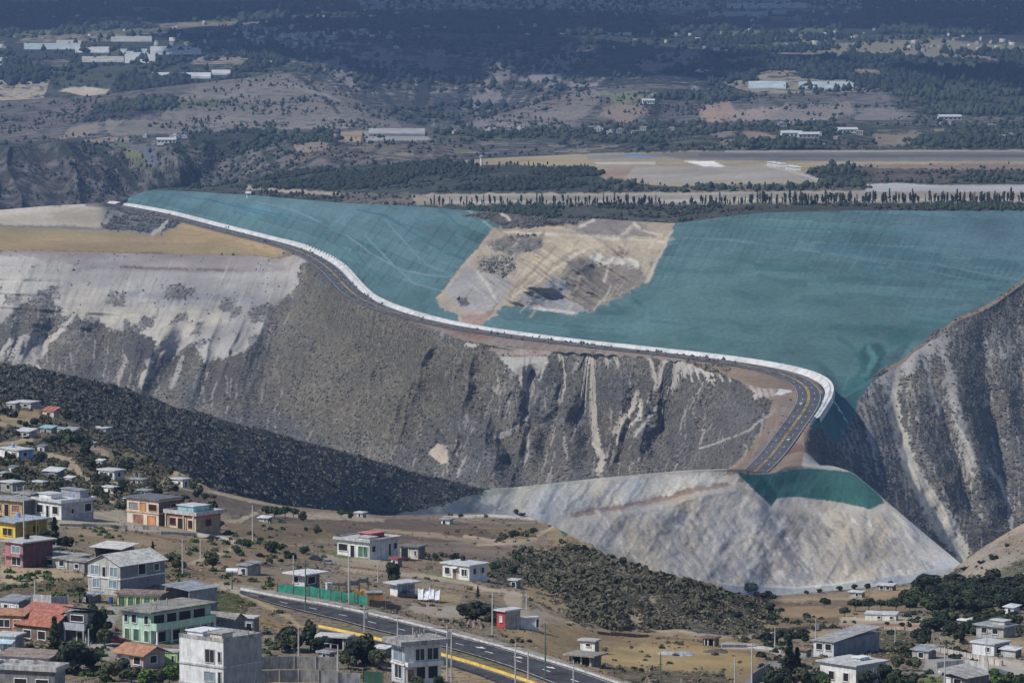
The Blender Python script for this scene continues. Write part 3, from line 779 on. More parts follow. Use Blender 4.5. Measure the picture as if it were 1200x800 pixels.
# big pale scree under the terraces on the left
poly(WL_, [(-1400, 285), (0, 292), (120, 296), (250, 300), (345, 300), (362, 310), (350, 330), (345, 338), (312, 366), (320, 374), (300, 402), (280, 414), (262, 421), (235, 418), (225, 400), (195, 425), (165, 452), (172, 430), (185, 400), (160, 380), (140, 395), (128, 380),
     (100, 372), (75, 368), (60, 356), (75, 345), (50, 340), (20, 360), (0, 380), (-1400, 400)], (.335, .315, .29), .10, (.12, .115, .105), 1.8, 5)
poly(WL_, [(-1400, 290), (0, 295), (75, 302), (90, 312), (70, 330), (40, 340), (0, 365), (-1400, 390)], (.44, .415, .365), .06, None, 4, 6)
poly(WL_, [(60, 352), (90, 335), (150, 335), (185, 360), (230, 362), (268, 368), (250, 382), (215, 395), (190, 412), (172, 440), (166, 450), (172, 425), (180, 400), (150, 382), (110, 372), (80, 366)], (.43, .395, .325), .06, None, 3, 6)
poly(WL_, [(-1400, 288), (0, 291), (120, 296), (140, 300), (135, 306), (60, 298), (0, 297), (-1400, 295)], (.17, .135, .125), .35, None, 1.5, 3)
poly(WL_, [(0, 283), (160, 292), (300, 296), (358, 304), (350, 318), (230, 318), (140, 312), (0, 300)], (.285, .25, .225), .12, None, 2, 4, .8)
stroke(WL_, [(140, 312), (180, 315), (220, 316)], 3, (.16, .125, .115), .3, None, 1, 2)
stroke(WL_, [(232, 315), (255, 317), (275, 316)], 3, (.17, .13, .12), .3, None, 1, 2)
stroke(WL_, [(85, 320), (110, 312), (130, 305), (150, 295)], 7, (.31, .29, .27), .2, None, 2, 4)
poly(WL_, [(130, 340), (240, 340), (300, 345), (310, 358), (220, 356), (140, 350)], (.285, .28, .275), .15, None, 5, 6)
poly(WL_, [(228, 402), (262, 400), (310, 375), (318, 380), (296, 404), (262, 421), (240, 424)], (.36, .345, .31), .08, None, 2, 4)
for k in range(60):
    uu = random.uniform(60, 300); vv = random.uniform(336, 395)
    stroke(WL_, [(uu, vv), (uu - random.uniform(2, 14), vv + random.uniform(8, 26))], random.uniform(1, 3), random.choice([(.47, .44, .38), (.27, .26, .245), (.22, .205, .19)]), None, None, 1.2, 3, .6)
for vv, c, w_ in ((300, (.27, .225, .205), 5), (309, (.33, .30, .28), 4), (316, (.235, .19, .18), 2.5), (322, (.36, .345, .32), 5), (331, (.30, .29, .28), 4), (340, (.37, .355, .335), 5), (349, (.28, .275, .275), 5), (358, (.35, .335, .305), 4)):
    stroke(WL_, [(60 + random.uniform(-60, 60), vv - 4), (160, vv), (250, vv + 1.5), (345 - (vv - 300) * .35, vv + 1)], w_, c, None, None, 2.2, 4, .55)
for k in range(260):
    uu = random.uniform(-190, 345); vv = random.uniform(296, 372)
    ln = random.uniform(8, 34)
    stroke(WL_, [(uu, vv), (uu - ln * .22, vv + ln * .6), (uu - ln * .38, vv + ln)], random.uniform(.8, 3.0), random.choice([(.46, .43, .38), (.25, .24, .23), (.40, .365, .315), (.22, .205, .195), (.31, .30, .295)]), None, None, 1.0, 3, .45)
for k in range(70):
    uu = random.uniform(-190, 340); vv = random.uniform(330, 420)
    poly(WL_, [(uu, vv), (uu + random.uniform(6, 22), vv + random.uniform(-2, 4)), (uu + random.uniform(0, 16), vv + random.uniform(8, 20)), (uu - random.uniform(4, 14), vv + random.uniform(10, 22))], (.17, .16, .15), .5, None, 1.2, 5, .75)
# left slides
stroke(WL_, [(88, 370, 3), (70, 386, 6), (52, 406, 9), (40, 424, 8), (46, 436, 6)], 6, SCREE, .15, None, 1.5, 5)
poly(WL_, [(8, 412), (20, 394), (40, 392), (55, 398), (50, 416), (30, 428), (10, 424)], (.36, .335, .30), .22, None, 2, 5)
stroke(WL_, [(0, 422), (6, 406), (14, 398)], 5, SCREE, .1, None, 1.5, 3)
stroke(WL_, [(135, 380, 2), (148, 392, 7), (150, 410, 4), (140, 440, 4), (136, 455, 3)], 4, (.33, .30, .25), .2, None, 1.5, 5)
stroke(WL_, [(183, 392), (185, 410), (176, 428), (166, 448)], 6, (.44, .405, .33), .03, None, 1.5, 3)
stroke(WL_, [(214, 418), (208, 435), (200, 452)], 5, (.30, .285, .265), .2, None, 1.5, 4)
poly(WL_, [(133, 385), (160, 388), (182, 400), (178, 416), (160, 428), (148, 420), (146, 400)], (.13, .12, .12), .62, None, 1.5, 4)
# concrete wedge and other slides in the middle
poly(WL_, [(572, 410), (600, 405), (650, 411), (645, 417), (585, 417)], (.30, .25, .21), .2, None, 1, 2)
stroke(WL_, [(572, 402), (590, 406), (622, 408)], 4, (.42, .40, .36), .05, None, 1, 1.5)
stroke(WL_, [(546, 404), (556, 405)], 4, (.40, .37, .33), .05)
poly(WL_, [(583, 418), (642, 418), (630, 440), (619, 461), (614, 458), (606, 440)], (.365, .345, .31), .03, None, .7, .8)
stroke(WL_, [(617, 456), (619, 480), (617, 502), (620, 530), (612, 548)], 2.5, (.33, .31, .295), .2, None, 1.2, 3)
poly(WL_, [(502, 530), (514, 518), (524, 522), (525, 542), (515, 543)], (.42, .35, .27), .05, None, 1, 2)
stroke(WL_, [(580, 512), (595, 508), (605, 500)], 6, (.27, .25, .25), .3, None, 2, 4)
stroke(WL_, [(705, 408, 9), (703, 430, 5), (702, 450, 7), (697, 470, 10), (688, 492, 14), (698, 515, 10), (707, 535, 8), (703, 556, 6)], 8, (.44, .40, .325), .06, None, 1.2, 4)
stroke(WL_, [(733, 414), (722, 430), (710, 446)], 4, (.38, .35, .29), .1, None, 1, 3)
stroke(WL_, [(746, 460), (738, 480), (720, 506)], 7, (.36, .325, .265), .18, None, 1.5, 5)
stroke(WL_, [(752, 468), (748, 490), (735, 500)], 5, (.40, .365, .30), .1, None, 1.5, 4)
stroke(WL_, [(683, 466), (690, 480), (686, 500)], 5, (.34, .31, .28), .15, None, 1.5, 4)
stroke(WL_, [(780, 420, 5), (790, 432, 6), (794, 455, 5), (786, 478, 5)], 5, (.43, .405, .36), .08, None, 1.2, 4)
poly(WL_, [(776, 418), (830, 424), (868, 428), (862, 434), (846, 432), (835, 440), (815, 436), (800, 448), (788, 440)], (.38, .355, .32), .2, None, 1.5, 4)
for k in range(9):
    uu = 782 + k * 9
    stroke(WL_, [(uu, 422 + k * .6), (uu - 3, 434), (uu + 2, 446)], 2.5, (.44, .42, .385), .1, None, 1, 3)
stroke(WL_, [(770, 476), (752, 500), (745, 510)], 4, (.36, .335, .30), .15, None, 1.5, 4)
for pts in ([(712, 412), (704, 436), (700, 460)], [(688, 418), (697, 440)], [(783, 424), (772, 450), (760, 472)], [(758, 420), (768, 442), (766, 466)], [(822, 432), (838, 452)], [(700, 470), (716, 452), (726, 436)], [(690, 490), (680, 474)], [(745, 470), (728, 500), (722, 520)], [(640, 424), (632, 446)], [(655, 420), (662, 446), (658, 470)], [(802, 440), (790, 468), (775, 490)]):
    stroke(WL_, [(a, b, 5.5 - 3.5 * i / (len(pts) - 1)) for i, (a, b) in enumerate(pts)], 4, (.42, .385, .32), .06, None, .9, 3, .9)
# scree under the bench
for (a, b) in (((878, 446), (886, 465)), ((886, 446), (892, 464)), ((894, 450), (900, 464)), ((902, 452), (906, 462))):
    stroke(WL_, [a, b], 4.5, (.40, .345, .32), .05, None, 1, 3)
poly(WL_, [(908, 462), (915, 452), (926, 452), (928, 458), (918, 462)], (.60, .58, .55), 0, None, .8, 1)
stroke(WL_, [(908, 480), (895, 490), (880, 502), (850, 515), (820, 525)], 3, (.32, .30, .27), .2, None, 1.2, 3)
# right wall slides
stroke(WL_, [(1045, 426, 18), (1045, 450, 14), (1046, 480, 14), (1052, 505, 16), (1060, 530, 17), (1070, 555, 20), (1085, 580, 22), (1100, 605, 26), (1116, 630, 26), (1128, 650, 18)], 16, (.42, .39, .325), .10, (.16, .15, .13), 2, 5)
stroke(WL_, [(1075, 405, 6), (1085, 430, 3), (1095, 465, 3), (1103, 495, 2)], 4, (.42, .405, .38), .1, None, 1, 3)
stroke(WL_, [(1098, 400, 10), (1110, 430, 9), (1116, 465, 12), (1126, 500, 13), (1135, 525, 10), (1140, 555, 6)], 8, (.37, .345, .31), .2, None, 2, 5)
poly(WL_, [(1022, 438), (1060, 415), (1105, 390), (1112, 410), (1080, 420), (1070, 440), (1050, 440), (1040, 470), (1034, 450)], (.36, .34, .31), .25, None, 3, 7)
stroke(WL_, [(1005, 466, 4), (1015, 490, 4), (1022, 520, 6), (1028, 555, 4)], 4, (.36, .34, .31), .2, None, 1.5, 4)
for k in range(12):
    uu = 965 + k * 6
    stroke(WL_, [(uu + 2, 492 - k * 3), (uu + 10, 505 - k * 2), (uu + 24, 530 + k)], 2.2, (.33, .315, .295), .25, None, 1.2, 4, .8)
stroke(WL_, [(1154, 545, 3), (1170, 560, 4), (1180, 585, 4), (1184, 605, 4), (1184, 622, 3)], 4, (.40, .385, .365), .05, None, 1, 2)
for k in range(200):
    uu = random.uniform(1010, 1380); vv = random.uniform(350, 640)
    stroke(WL_, [(uu, vv), (uu + random.uniform(0, 6), vv + random.uniform(10, 40))], random.uniform(.8, 2.2), (.32, .31, .30), .2, None, 1.0, 4, .75)

# ---- terraces by the road
T = ('terr',)
poly(T, [(-1400, 262), (0, 266), (110, 268), (180, 272), (240, 268), (300, 282), (350, 294), (356, 302), (300, 300), (180, 296), (0, 294), (-1400, 292)], (.33, .245, .125), .10, (.20, .15, .08), 1.5, 3)
poly(T, [(0, 262), (110, 266), (170, 270), (175, 276), (100, 274), (0, 272)], (.30, .26, .13), .10, None, 1.5, 2)
stroke(T, [(-200, 263), (0, 264.5), (60, 266), (118, 269)], 2.5, (.20, .19, .18), 0)
poly(T, [(-1400, 236), (0, 240), (50, 240), (90, 240), (130, 238), (132, 256), (118, 266), (0, 263), (-1400, 262)], (.46, .41, .315), .02, None, 1.5, 2)
stroke(T, [(0, 252), (30, 246), (60, 244), (100, 242)], 6, (.52, .47, .38), 0, None, 2, 3, .8)
poly(T, [(60, 250), (110, 246), (124, 256), (110, 262), (70, 260)], (.40, .34, .25), .02, None, 3, 4, .8)
poly(T, [(118, 268), (126, 252), (132, 244), (150, 244), (180, 252), (216, 262), (214, 270), (190, 274), (150, 273)], (.25, .23, .21), .52, (.06, .06, .058), 1.5, 4)
stroke(T, [(124, 262), (132, 248), (142, 250)], 5, (.42, .38, .31), .1, None, 1.5, 4)
stroke(T, [(178, 274), (186, 270), (196, 260)], 4, (.46, .44, .41), .05, None, 1, 3)
poly(T, [(214, 262), (250, 266), (300, 280), (350, 292), (340, 297), (260, 288), (200, 282), (190, 274)], (.36, .26, .13), .08, None, 1.5, 3)
for k in range(40):
    uu = random.uniform(150, 330); vv = 268 + (uu - 150) * .12 + random.uniform(0, 14)
    stroke(T, [(uu, vv), (uu + 3, vv + 6)], 1.5, random.choice([(.28, .20, .10), (.40, .30, .17)]), None, None, 1, 2, .5)
stroke(T, [(440, 364), (490, 384), (540, 396), (600, 405), (700, 417), (800, 428)], 6, (.21, .165, .135), .2, None, 1.5, 1)
stroke(T, [(470, 378), (540, 394), (570, 400)], 4, (.20, .125, .085), .1, None, 1, 1)
poly(T, [(100, 232), (150, 238), (150, 244), (100, 242)], (.24, .185, .155), .1, None, 1, 1)

poly(('terr',), [(996, 480), (1000, 440), (2600, 240), (2600, 340), (1200, 360), (1010, 480)], (.115, .112, .108), .5, (.07, .068, .064), 1, 2)
poly(('wall', 'wall0', 'terr'), [(950, 522), (958, 492), (970, 470), (980, 446), (1000, 436), (1026, 428), (1020, 450), (1006, 470), (998, 490), (986, 512), (968, 530)], (.060, .150, .150), 0, (.05, .12, .12), 1, 2)
for k in range(500):     # pale rock and dry twigs showing between the scrub of the right wall
    uu = random.uniform(985, 1390); vv = random.uniform(350, 650)
    stroke(WL_, [(uu, vv), (uu + random.uniform(-1, 2), vv + random.uniform(2, 7))], random.uniform(.9, 2.4), (.36, .35, .34), .15, None, .8, 1, .7)
# ---- netted embankment
B = ('blue',)
r = rows('blue')
xx = P0[r, :, 0]; yy = P0[r, :, 1]; zz = P0[r, :, 2]
rowk = np.floor((zz + .006 * xx) / 5.5)
cell = _hash(np.floor((xx + rowk * 7 + 0.35 * yy) / 26.0), rowk, 91)
stripe = _hash(np.floor((xx + .45 * yy) / 5.0), rowk * 0, 93)
big = fbm(xx / 160, zz / 18, 95, 3)
uu_ = GU[r]; vv_ = GV[r] + 2.0 * (fbm(GU[r] / 60, GV[r] / 40, 94, 2) - .5)
lb = uu_ < 600
ra = np.where(lb, (vv_ - .33 * uu_ - 2.6e-4 * (uu_ - 380) ** 2) / 13.0, (vv_ - .045 * (uu_ - 800)) / 12.0)
ro = np.floor(ra)
pa = np.where(lb, (uu_ - .15 * vv_) / 46.0, (uu_ + .5 * vv_) / 74.0) + _hash(ro, ro * 0, 98)
pan = _hash(np.floor(pa), ro, 97)
rowt = _hash(ro, ro * 0, 90)
edge = 1 - sstep(.0, .11, np.abs(ra - np.round(ra)))
fz = np.where(lb, (uu_ + .75 * vv_) / 11.0, (uu_ + .52 * vv_) / 8.0)
seam = (1 - sstep(.03, .14, np.abs(fz - np.round(fz)))) * (_hash(np.round(fz), np.floor(ra / 3), 99) > .35)
CO[r] *= (0.92 + .24 * (pan - .5) + .18 * (rowt - .5) + .45 * (big - .5) - .22 * seam * np.where(vv_ < 330, 1, .5) + np.where(rowt > .5, .26, -.22) * edge * (vnoise(uu_ / 45, ro * 3.1, 92) > .35))[..., None]
poly(B, [(560, 380), (700, 360), (800, 330), (900, 310), (1000, 330), (1050, 370), (1040, 420), (980, 460), (900, 425), (760, 410), (640, 396)], (.078, .152, .138), None, None, 30, 20, .75)
poly(B, [(1050, 246), (1200, 246), (2600, 246), (2600, 300), (1200, 320), (1120, 300), (1060, 270)], (.096, .166, .192), None, None, 20, 16, .7)
poly(B, [(180, 222), (330, 230), (420, 240), (540, 250), (560, 262), (480, 262), (350, 250), (220, 240)], (.100, .172, .190), None, None, 8, 8, .6)
poly(B, [(268, 246), (300, 238), (318, 246), (300, 258)], (.10, .215, .25), None, None, 3, 3, .6)
for pts, w, c in ([[(300, 236), (345, 246), (400, 272), (440, 300), (470, 316), (500, 322), (530, 324)], 1.6, (.13, .20, .22)],
                  [[(418, 246), (450, 252), (490, 276), (520, 296), (545, 304)], 1.6, (.035, .11, .13)],
                  [[(508, 240), (524, 252), (545, 270)], 1.4, (.04, .12, .14)],
                  [[(541, 241), (560, 254), (577, 267)], 2.2, (.17, .25, .25)],
                  [[(452, 258), (480, 290), (500, 310), (540, 325)], 1.4, (.12, .20, .22)],
                  [[(428, 276), (460, 310), (485, 332), (520, 342)], 1.5, (.14, .205, .22)],
                  [[(408, 285), (430, 312), (458, 338)], 1.4, (.042, .12, .14)],
                  [[(240, 232), (330, 258), (400, 290), (440, 330)], 1.2, (.045, .13, .155)],
                  [[(210, 228), (300, 246), (380, 262), (440, 292)], 1.1, (.045, .13, .155)],
                  [[(800, 278), (860, 282), (940, 292), (1010, 302), (1100, 310), (1200, 330)], 1.6, (.105, .18, .20)],
                  [[(990, 300), (1060, 312), (1130, 326)], 1.4, (.105, .18, .20)],
                  [[(820, 262), (900, 266), (1000, 270), (1090, 276)], 1.2, (.047, .135, .155)],
                  [[(960, 290), (1060, 296), (1100, 302)], 9, (.062, .125, .137)],
                  [[(570, 384), (620, 392), (700, 398)], 1.2, (.045, .125, .13)],
                  [[(590, 372), (640, 380), (720, 386)], 1.2, (.05, .115, .12)]):
    stroke(B, pts, w * 1.15, c, None, None, .7, 1.0, .95)
for k in range(90):      # slanting seams
    uu = random.uniform(800, 1330); vv = random.uniform(249, 300)
    ln = random.uniform(14, 60)
    stroke(B, [(uu, vv), (uu - ln * .55, vv + ln)], random.uniform(.8, 1.8), random.choice([(.052, .11, .125), (.10, .175, .195)]), None, None, .8, 1, .5)
for k in range(60):
    uu = random.uniform(620, 1200); vv = random.uniform(300, 400)
    stroke(B, [(uu, vv), (uu + random.uniform(20, 70), vv + random.uniform(1, 8))], random.uniform(3, 9), random.choice([(.050, .115, .115), (.085, .165, .168)]), None, None, 1.0, 1, .6)
# bottom of the gully: shade and light of its creases put into the colour
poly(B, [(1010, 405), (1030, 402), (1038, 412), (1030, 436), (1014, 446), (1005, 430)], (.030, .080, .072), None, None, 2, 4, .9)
poly(B, [(1040, 388), (1068, 385), (1074, 396), (1060, 404), (1042, 404)], (.048, .135, .12), None, None, 3, 4, .9)
stroke(B, [(1018, 408), (1026, 420), (1016, 436), (1000, 450)], 7, (.095, .215, .21), None, None, 2, 2, .8)
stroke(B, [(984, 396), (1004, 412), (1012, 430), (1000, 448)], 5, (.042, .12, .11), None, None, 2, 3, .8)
stroke(B, [(995, 440), (988, 456), (978, 470)], 3, (.09, .20, .20), None, None, 1, 1, .7)
poly(B, [(960, 486), (990, 452), (1012, 440), (1014, 446), (990, 470), (970, 492)], (.050, .155, .145), None, None, 2, 2, .8)
# seam along the right ridge: raw rock edge
# bare scar between the two nets
SC = [(583, 266), (590, 258), (640, 252), (700, 248), (790, 256), (785, 280), (776, 290), (772, 302), (763, 312), (757, 328), (738, 342), (714, 354), (700, 362), (680, 367), (655, 366), (622, 361), (590, 358), (578, 370), (566, 380), (554, 386), (542, 382), (537, 370), (520, 362), (513, 350), (522, 336), (546, 308), (562, 290)]
def inside_scar(x, y):
    ins = False
    for (x1, y1), (x2, y2) in zip(SC, SC[1:] + SC[:1]):
        if (y1 > y) != (y2 > y) and x < (x2 - x1) * (y - y1) / (y2 - y1) + x1: ins = not ins
    return ins


poly(B, SC, (.33, .275, .205), .10, (.09, .085, .075), .9, 4.5)
poly(B, [(540, 252), (600, 246), (700, 248), (790, 254), (785, 262), (700, 262), (590, 268), (580, 262)], (.10, .095, .08), .5, (.05, .052, .045), 1.5, 3)
poly(B, [(584, 250), (600, 250), (640, 262), (600, 268), (586, 264)], (.12, .105, .09), .45, None, 1.5, 3)
stroke(B, [(585, 250), (594, 254), (597, 258)], 3, (.42, .37, .30), 0, None, 1, 1)
poly(B, [(670, 266), (690, 256), (720, 252), (745, 258), (760, 268), (770, 280), (720, 278), (680, 274)], (.215, .19, .165), .2, None, 2, 4)
poly(B, [(572, 284), (600, 278), (634, 276), (636, 290), (610, 300), (580, 296)], (.16, .15, .13), .40, (.07, .07, .062), 1.5, 5)
poly(B, [(560, 300), (600, 300), (606, 316), (590, 326), (566, 322)], (.20, .185, .145), .34, (.08, .08, .06), 2, 5)
poly(B, [(522, 338), (545, 312), (562, 318), (600, 330), (592, 352), (570, 366), (540, 362), (528, 354)], (.29, .275, .26), .06, None, 2, 4)
poly(B, [(534, 350), (546, 348), (550, 358), (540, 360)], (.07, .07, .07), .4, None, 1.5, 3)
poly(B, [(540, 370), (566, 366), (580, 362), (566, 380), (552, 386)], (.27, .19, .155), .05, None, 1.5, 2)
stroke(B, [(560, 318), (572, 336), (582, 352)], 3, (.42, .39, .34), 0, None, 1, 1)
poly(B, [(640, 274), (700, 276), (790, 280), (776, 292), (700, 290), (660, 300), (630, 322), (605, 345), (596, 342), (618, 312), (636, 294)], (.39, .33, .235), .05, None, 2, 4)
stroke(B, [(690, 290), (660, 308), (630, 330), (600, 348)], 3, (.46, .40, .31), 0, None, 1, 2)
stroke(B, [(650, 290), (626, 316), (606, 336)], 3, (.28, .23, .165), 0, None, 1, 2)
stroke(B, [(676, 292), (648, 310), (640, 322)], 3, (.29, .24, .17), 0, None, 1, 2)
stroke(B, [(590, 272), (650, 274), (720, 280), (780, 284)], 2.5, (.47, .42, .33), 0, None, 1, 1.5)
stroke(B, [(680, 266), (696, 258)], 3, (.44, .40, .33), 0, None, 1, 2)
stroke(B, [(722, 280), (740, 266), (746, 264)], 3, (.42, .36, .29), 0, None, 1, 2)
stroke(B, [(742, 262), (752, 270), (775, 276)], 3, (.45, .39, .30), 0, None, 1, 2)
poly(B, [(664, 304), (690, 300), (720, 308), (750, 312), (756, 328), (736, 342), (712, 354), (692, 364), (672, 352), (668, 338), (656, 322)], (.20, .175, .145), .25, (.08, .076, .066), 1.5, 5)
poly(B, [(690, 300), (720, 300), (745, 306), (748, 314), (722, 310), (700, 312)], (.48, .45, .39), .1, None, 1.5, 4)
stroke(B, [(714, 312), (708, 330)], 3, (.42, .39, .34), .1, None, 1, 2)
stroke(B, [(716, 336), (708, 352)], 2.5, (.42, .37, .31), .05, None, 1, 1)
poly(B, [(606, 350), (620, 342), (650, 340), (672, 354), (690, 365), (660, 366), (622, 361)], (.27, .265, .265), .1, None, 2, 3)
poly(B, [(636, 336), (650, 322), (664, 328), (670, 344), (650, 346)], (.265, .28, .285), .02, None, 2, 2)
stroke(B, [(626, 361), (650, 364), (672, 366)], 3, (.50, .485, .46), 0, None, 1, 1)
for k in range(120):
    uu = random.uniform(525, 785); vv = random.uniform(262, 365)
    if uu + vv * .55 < 690 or uu < 545: continue
    ln = random.uniform(5, 22)
    if inside_scar(uu, vv): stroke(B, [(uu, vv), (uu - ln * .5, vv + ln * .7)], random.uniform(.8, 3.5), random.choice([(.44, .39, .31), (.22, .19, .15), (.38, .32, .235), (.17, .15, .13), (.30, .27, .235)]), None, None, .9, 1, .6)
stroke(B, [(513, 350), (524, 336), (546, 308), (560, 292), (580, 268)], 3.5, (.38, .31, .22), .1, None, 1.2, 3)
stroke(B, [(786, 272), (778, 292), (766, 312), (758, 330)], 4, (.40, .35, .28), .1, None, 1.2, 3)
poly(B, [(-1400, 225), (120, 225), (146, 236), (150, 244), (-1400, 262)], (.24, .19, .15), .2, None, 1, 2)

# ---- airfield plain
A = ('plain',)
poly(A, [(-1400, 190), (170, 205), (178, 224), (140, 245), (-1400, 265)], (.20, .165, .14), .35, None, 2, 3)
poly(A, [(180, 218), (300, 205), (380, 194), (480, 188), (560, 192), (690, 196), (705, 206), (690, 220), (600, 225), (420, 224), (290, 222)], (.105, .11, .085), .62, (.036, .046, .036), 2, 4)
stroke(A, [(290, 220), (330, 223), (380, 226), (400, 229)], 4, (.34, .285, .215), .05, None, 1, 1.5)
poly(A, [(400, 226), (480, 226), (520, 230), (520, 242), (400, 238)], (.16, .14, .115), .4, None, 1, 2)
poly(A, [(480, 228), (700, 226), (960, 222), (2600, 222), (2600, 240), (1000, 238), (600, 240), (490, 240)], (.30, .255, .205), .12, None, 1.2, 2)
stroke(A, [(500, 229), (640, 228), (800, 227), (1000, 224), (2600, 223)], 2.2, (.36, .33, .27), 0, None, 1, 1)
stroke(A, [(520, 237), (700, 236), (900, 234), (2600, 233)], 3, (.40, .375, .34), .05, None, 1, 1)
poly(A, [(520, 242), (600, 243), (800, 241), (1000, 240), (2600, 240), (2600, 250), (850, 256), (790, 264), (580, 252)], (.085, .085, .06), .55, (.04, .05, .035), 1, 1.5)
poly(A, [(590, 246), (700, 246), (800, 246), (790, 262), (700, 256), (600, 260)], (.11, .10, .085), .5, None, 1.5, 2)
poly(A, [(400, 192), (560, 184), (560, 190), (480, 190)], (.11, .11, .085), .5, None, 1, 2)
poly(A, [(505, 186), (600, 182), (720, 179), (820, 177), (2600, 175), (2600, 196), (960, 196), (940, 205), (960, 212), (900, 216), (720, 216), (700, 205), (680, 196), (560, 192), (515, 191)], (.325, .27, .17), .06, None, 1, 2)
stroke(A, [(515, 188), (532, 187), (534, 182)], 4, (.34, .16, .10), .05, None, 1, 1)
poly(A, [(760, 180), (830, 178), (900, 177), (2600, 176), (2600, 190), (1000, 189), (900, 188.5), (800, 187)], (.175, .165, .15), .05, None, 1, .8)
stroke(A, [(850, 177.5), (1000, 177), (1400, 176.3)], 1.4, (.36, .335, .29), 0, None, .6, .3)
stroke(A, [(820, 182), (1000, 183), (2600, 183)], 4, (.115, .11, .11), 0, None, 1.2, .5)
stroke(A, [(830, 191), (1000, 191), (2600, 190)], 2.2, (.34, .28, .185), 0, None, .8, .5)
stroke(A, [(690, 185), (730, 184), (775, 183)], 5, (.23, .225, .22), 0, None, 1, .5)
poly(A, [(728, 181), (752, 180.5), (770, 185), (744, 186)], (.19, .25, .33), 0, None, .6, .3)
poly(A, [(696, 190.5), (768, 190), (768, 192.8), (700, 193)], (.50, .47, .42), 0, None, .5, .3)
poly(A, [(802, 189.3), (836, 189), (850, 195), (826, 195.4)], (.80, .78, .74), 0, None, .5, .3)
poly(A, [(728, 196), (900, 195), (962, 212), (830, 215), (745, 213), (725, 205)], (.335, .30, .255), .02, None, .8, 1)
poly(A, [(705, 200), (745, 196), (735, 206), (712, 212)], (.30, .215, .155), .05, None, 1.5, 2)
stroke(A, [(720, 214), (800, 217), (900, 216), (970, 213)], 2.5, (.36, .32, .22), .02, None, .8, 1)
stroke(A, [(898, 193), (920, 199), (945, 206), (960, 211)], 2.5, (.46, .42, .35), .1, None, .8, 1)
poly(A, [(945, 197), (980, 194), (1100, 198), (1200, 202), (2600, 202), (2600, 214), (1100, 214), (1010, 212), (970, 206)], (.15, .115, .10), .52, (.06, .055, .045), 1, 2)
poly(A, [(1000, 192), (1200, 192), (2600, 192), (2600, 200), (1200, 200), (1050, 197)], (.25, .185, .135), .25, None, 1.5, 2)
poly(A, [(955, 196), (985, 194), (1012, 200), (1030, 208), (1000, 212), (970, 206)], (.085, .085, .06), .6, (.04, .05, .03), 1, 2)
poly(A, [(1014, 216), (1050, 214.5), (1100, 217), (2600, 216), (2600, 224), (1100, 224), (1016, 224)], (.42, .415, .40), .02, None, .7, .5)
poly(A, [(800, 217), (1010, 214), (1014, 223), (800, 225)], (.17, .15, .11), .45, (.04, .05, .035), 1, 1.5)
poly(A, [(680, 212), (725, 210), (760, 217), (800, 222), (700, 224)], (.13, .115, .085), .5, None, 1, 2)

# ---- far canyon side, nearer plateau
F1 = ('far1', 'dip3')
poly(F1, [(-1400, 176), (0, 172), (90, 166), (140, 172), (160, 196), (150, 236), (100, 246), (-1400, 262)], (.145, .13, .12), .55, (.05, .05, .046), 2, 4)
poly(F1, [(-1400, 174), (0, 170), (90, 164), (130, 170), (120, 184), (60, 182), (0, 186), (-1400, 190)], (.10, .10, .085), .6, (.04, .048, .04), 3, 5)
for pts in ([(100, 170), (130, 184), (148, 200), (158, 220)], [(205, 168), (218, 184), (226, 198)], [(165, 186), (180, 200), (190, 214)], [(300, 165), (312, 180), (325, 196)], [(395, 165), (400, 176)], [(660, 166), (675, 178)]):
    stroke(F1, [(p[0], p[1]) for p in pts], 7, (.085, .09, .07), .72, (.035, .045, .035), 2, 4)
poly(F1, [(215, 156), (300, 154), (330, 160), (290, 180), (250, 184), (225, 172)], (.085, .09, .07), .68, (.03, .04, .032), 2, 5)
poly(F1, [(145, 172), (165, 178), (172, 196), (160, 200), (148, 186)], (.15, .16, .085), .35, None, 1.5, 3)
poly(F1, [(165, 174), (180, 172), (186, 190), (172, 194)], (.11, .12, .15), .1, None, 1.2, 2)
poly(F1, [(95, 164), (150, 160), (155, 164), (110, 168)], (.28, .23, .18), .1, None, 1, 1.5)
poly(F1, [(118, 166), (152, 164), (158, 170), (130, 172)], (.12, .15, .09), .2, None, 1, 1.5)
poly(F1, [(340, 170), (380, 166), (390, 178), (360, 186)], (.27, .215, .17), .2, None, 1.5, 3)
poly(F1, [(388, 153), (425, 154), (422, 167), (395, 166)], (.36, .275, .19), .05, None, 1, 1)
poly(F1, [(425, 154), (500, 154), (505, 164), (430, 166)], (.30, .29, .27), .12, None, 1, 1.5)
poly(F1, [(410, 168), (540, 170), (540, 184), (420, 190), (330, 194), (330, 186)], (.17, .14, .12), .48, None, 2, 4)
poly(F1, [(520, 154), (660, 154), (690, 160), (640, 164), (530, 162)], (.13, .145, .075), .5, (.035, .045, .03), 1.5, 2)
poly(F1, [(660, 148), (860, 146), (1000, 146), (2600, 140), (2600, 176), (860, 176), (700, 178), (680, 164)], (.12, .115, .085), .58, (.033, .043, .032), 2, 3)
poly(F1, [(868, 154), (895, 155), (912, 163), (880, 164)], (.26, .195, .15), .05, None, 1, 1.5)
poly(F1, [(1020, 158), (1080, 156), (1080, 166), (1030, 172)], (.23, .185, .14), .2, None, 1.5, 3)
poly(F1, [(820, 154), (860, 152), (868, 158), (840, 162)], (.22, .19, .16), .3, None, 1.5, 2)
for k in range(60):
    uu = random.uniform(380, 1390); vv = random.uniform(143, 172)
    if uu < 700: vv = random.uniform(168, 182)
    stroke(F1, [(uu, vv), (uu + random.uniform(5, 22), vv + random.uniform(-1, 1))], random.uniform(1, 3.5), random.choice([(.26, .225, .165), (.20, .175, .14), (.15, .175, .09)]), .1, None, 1, 2, .7)
F2 = ('far2',)
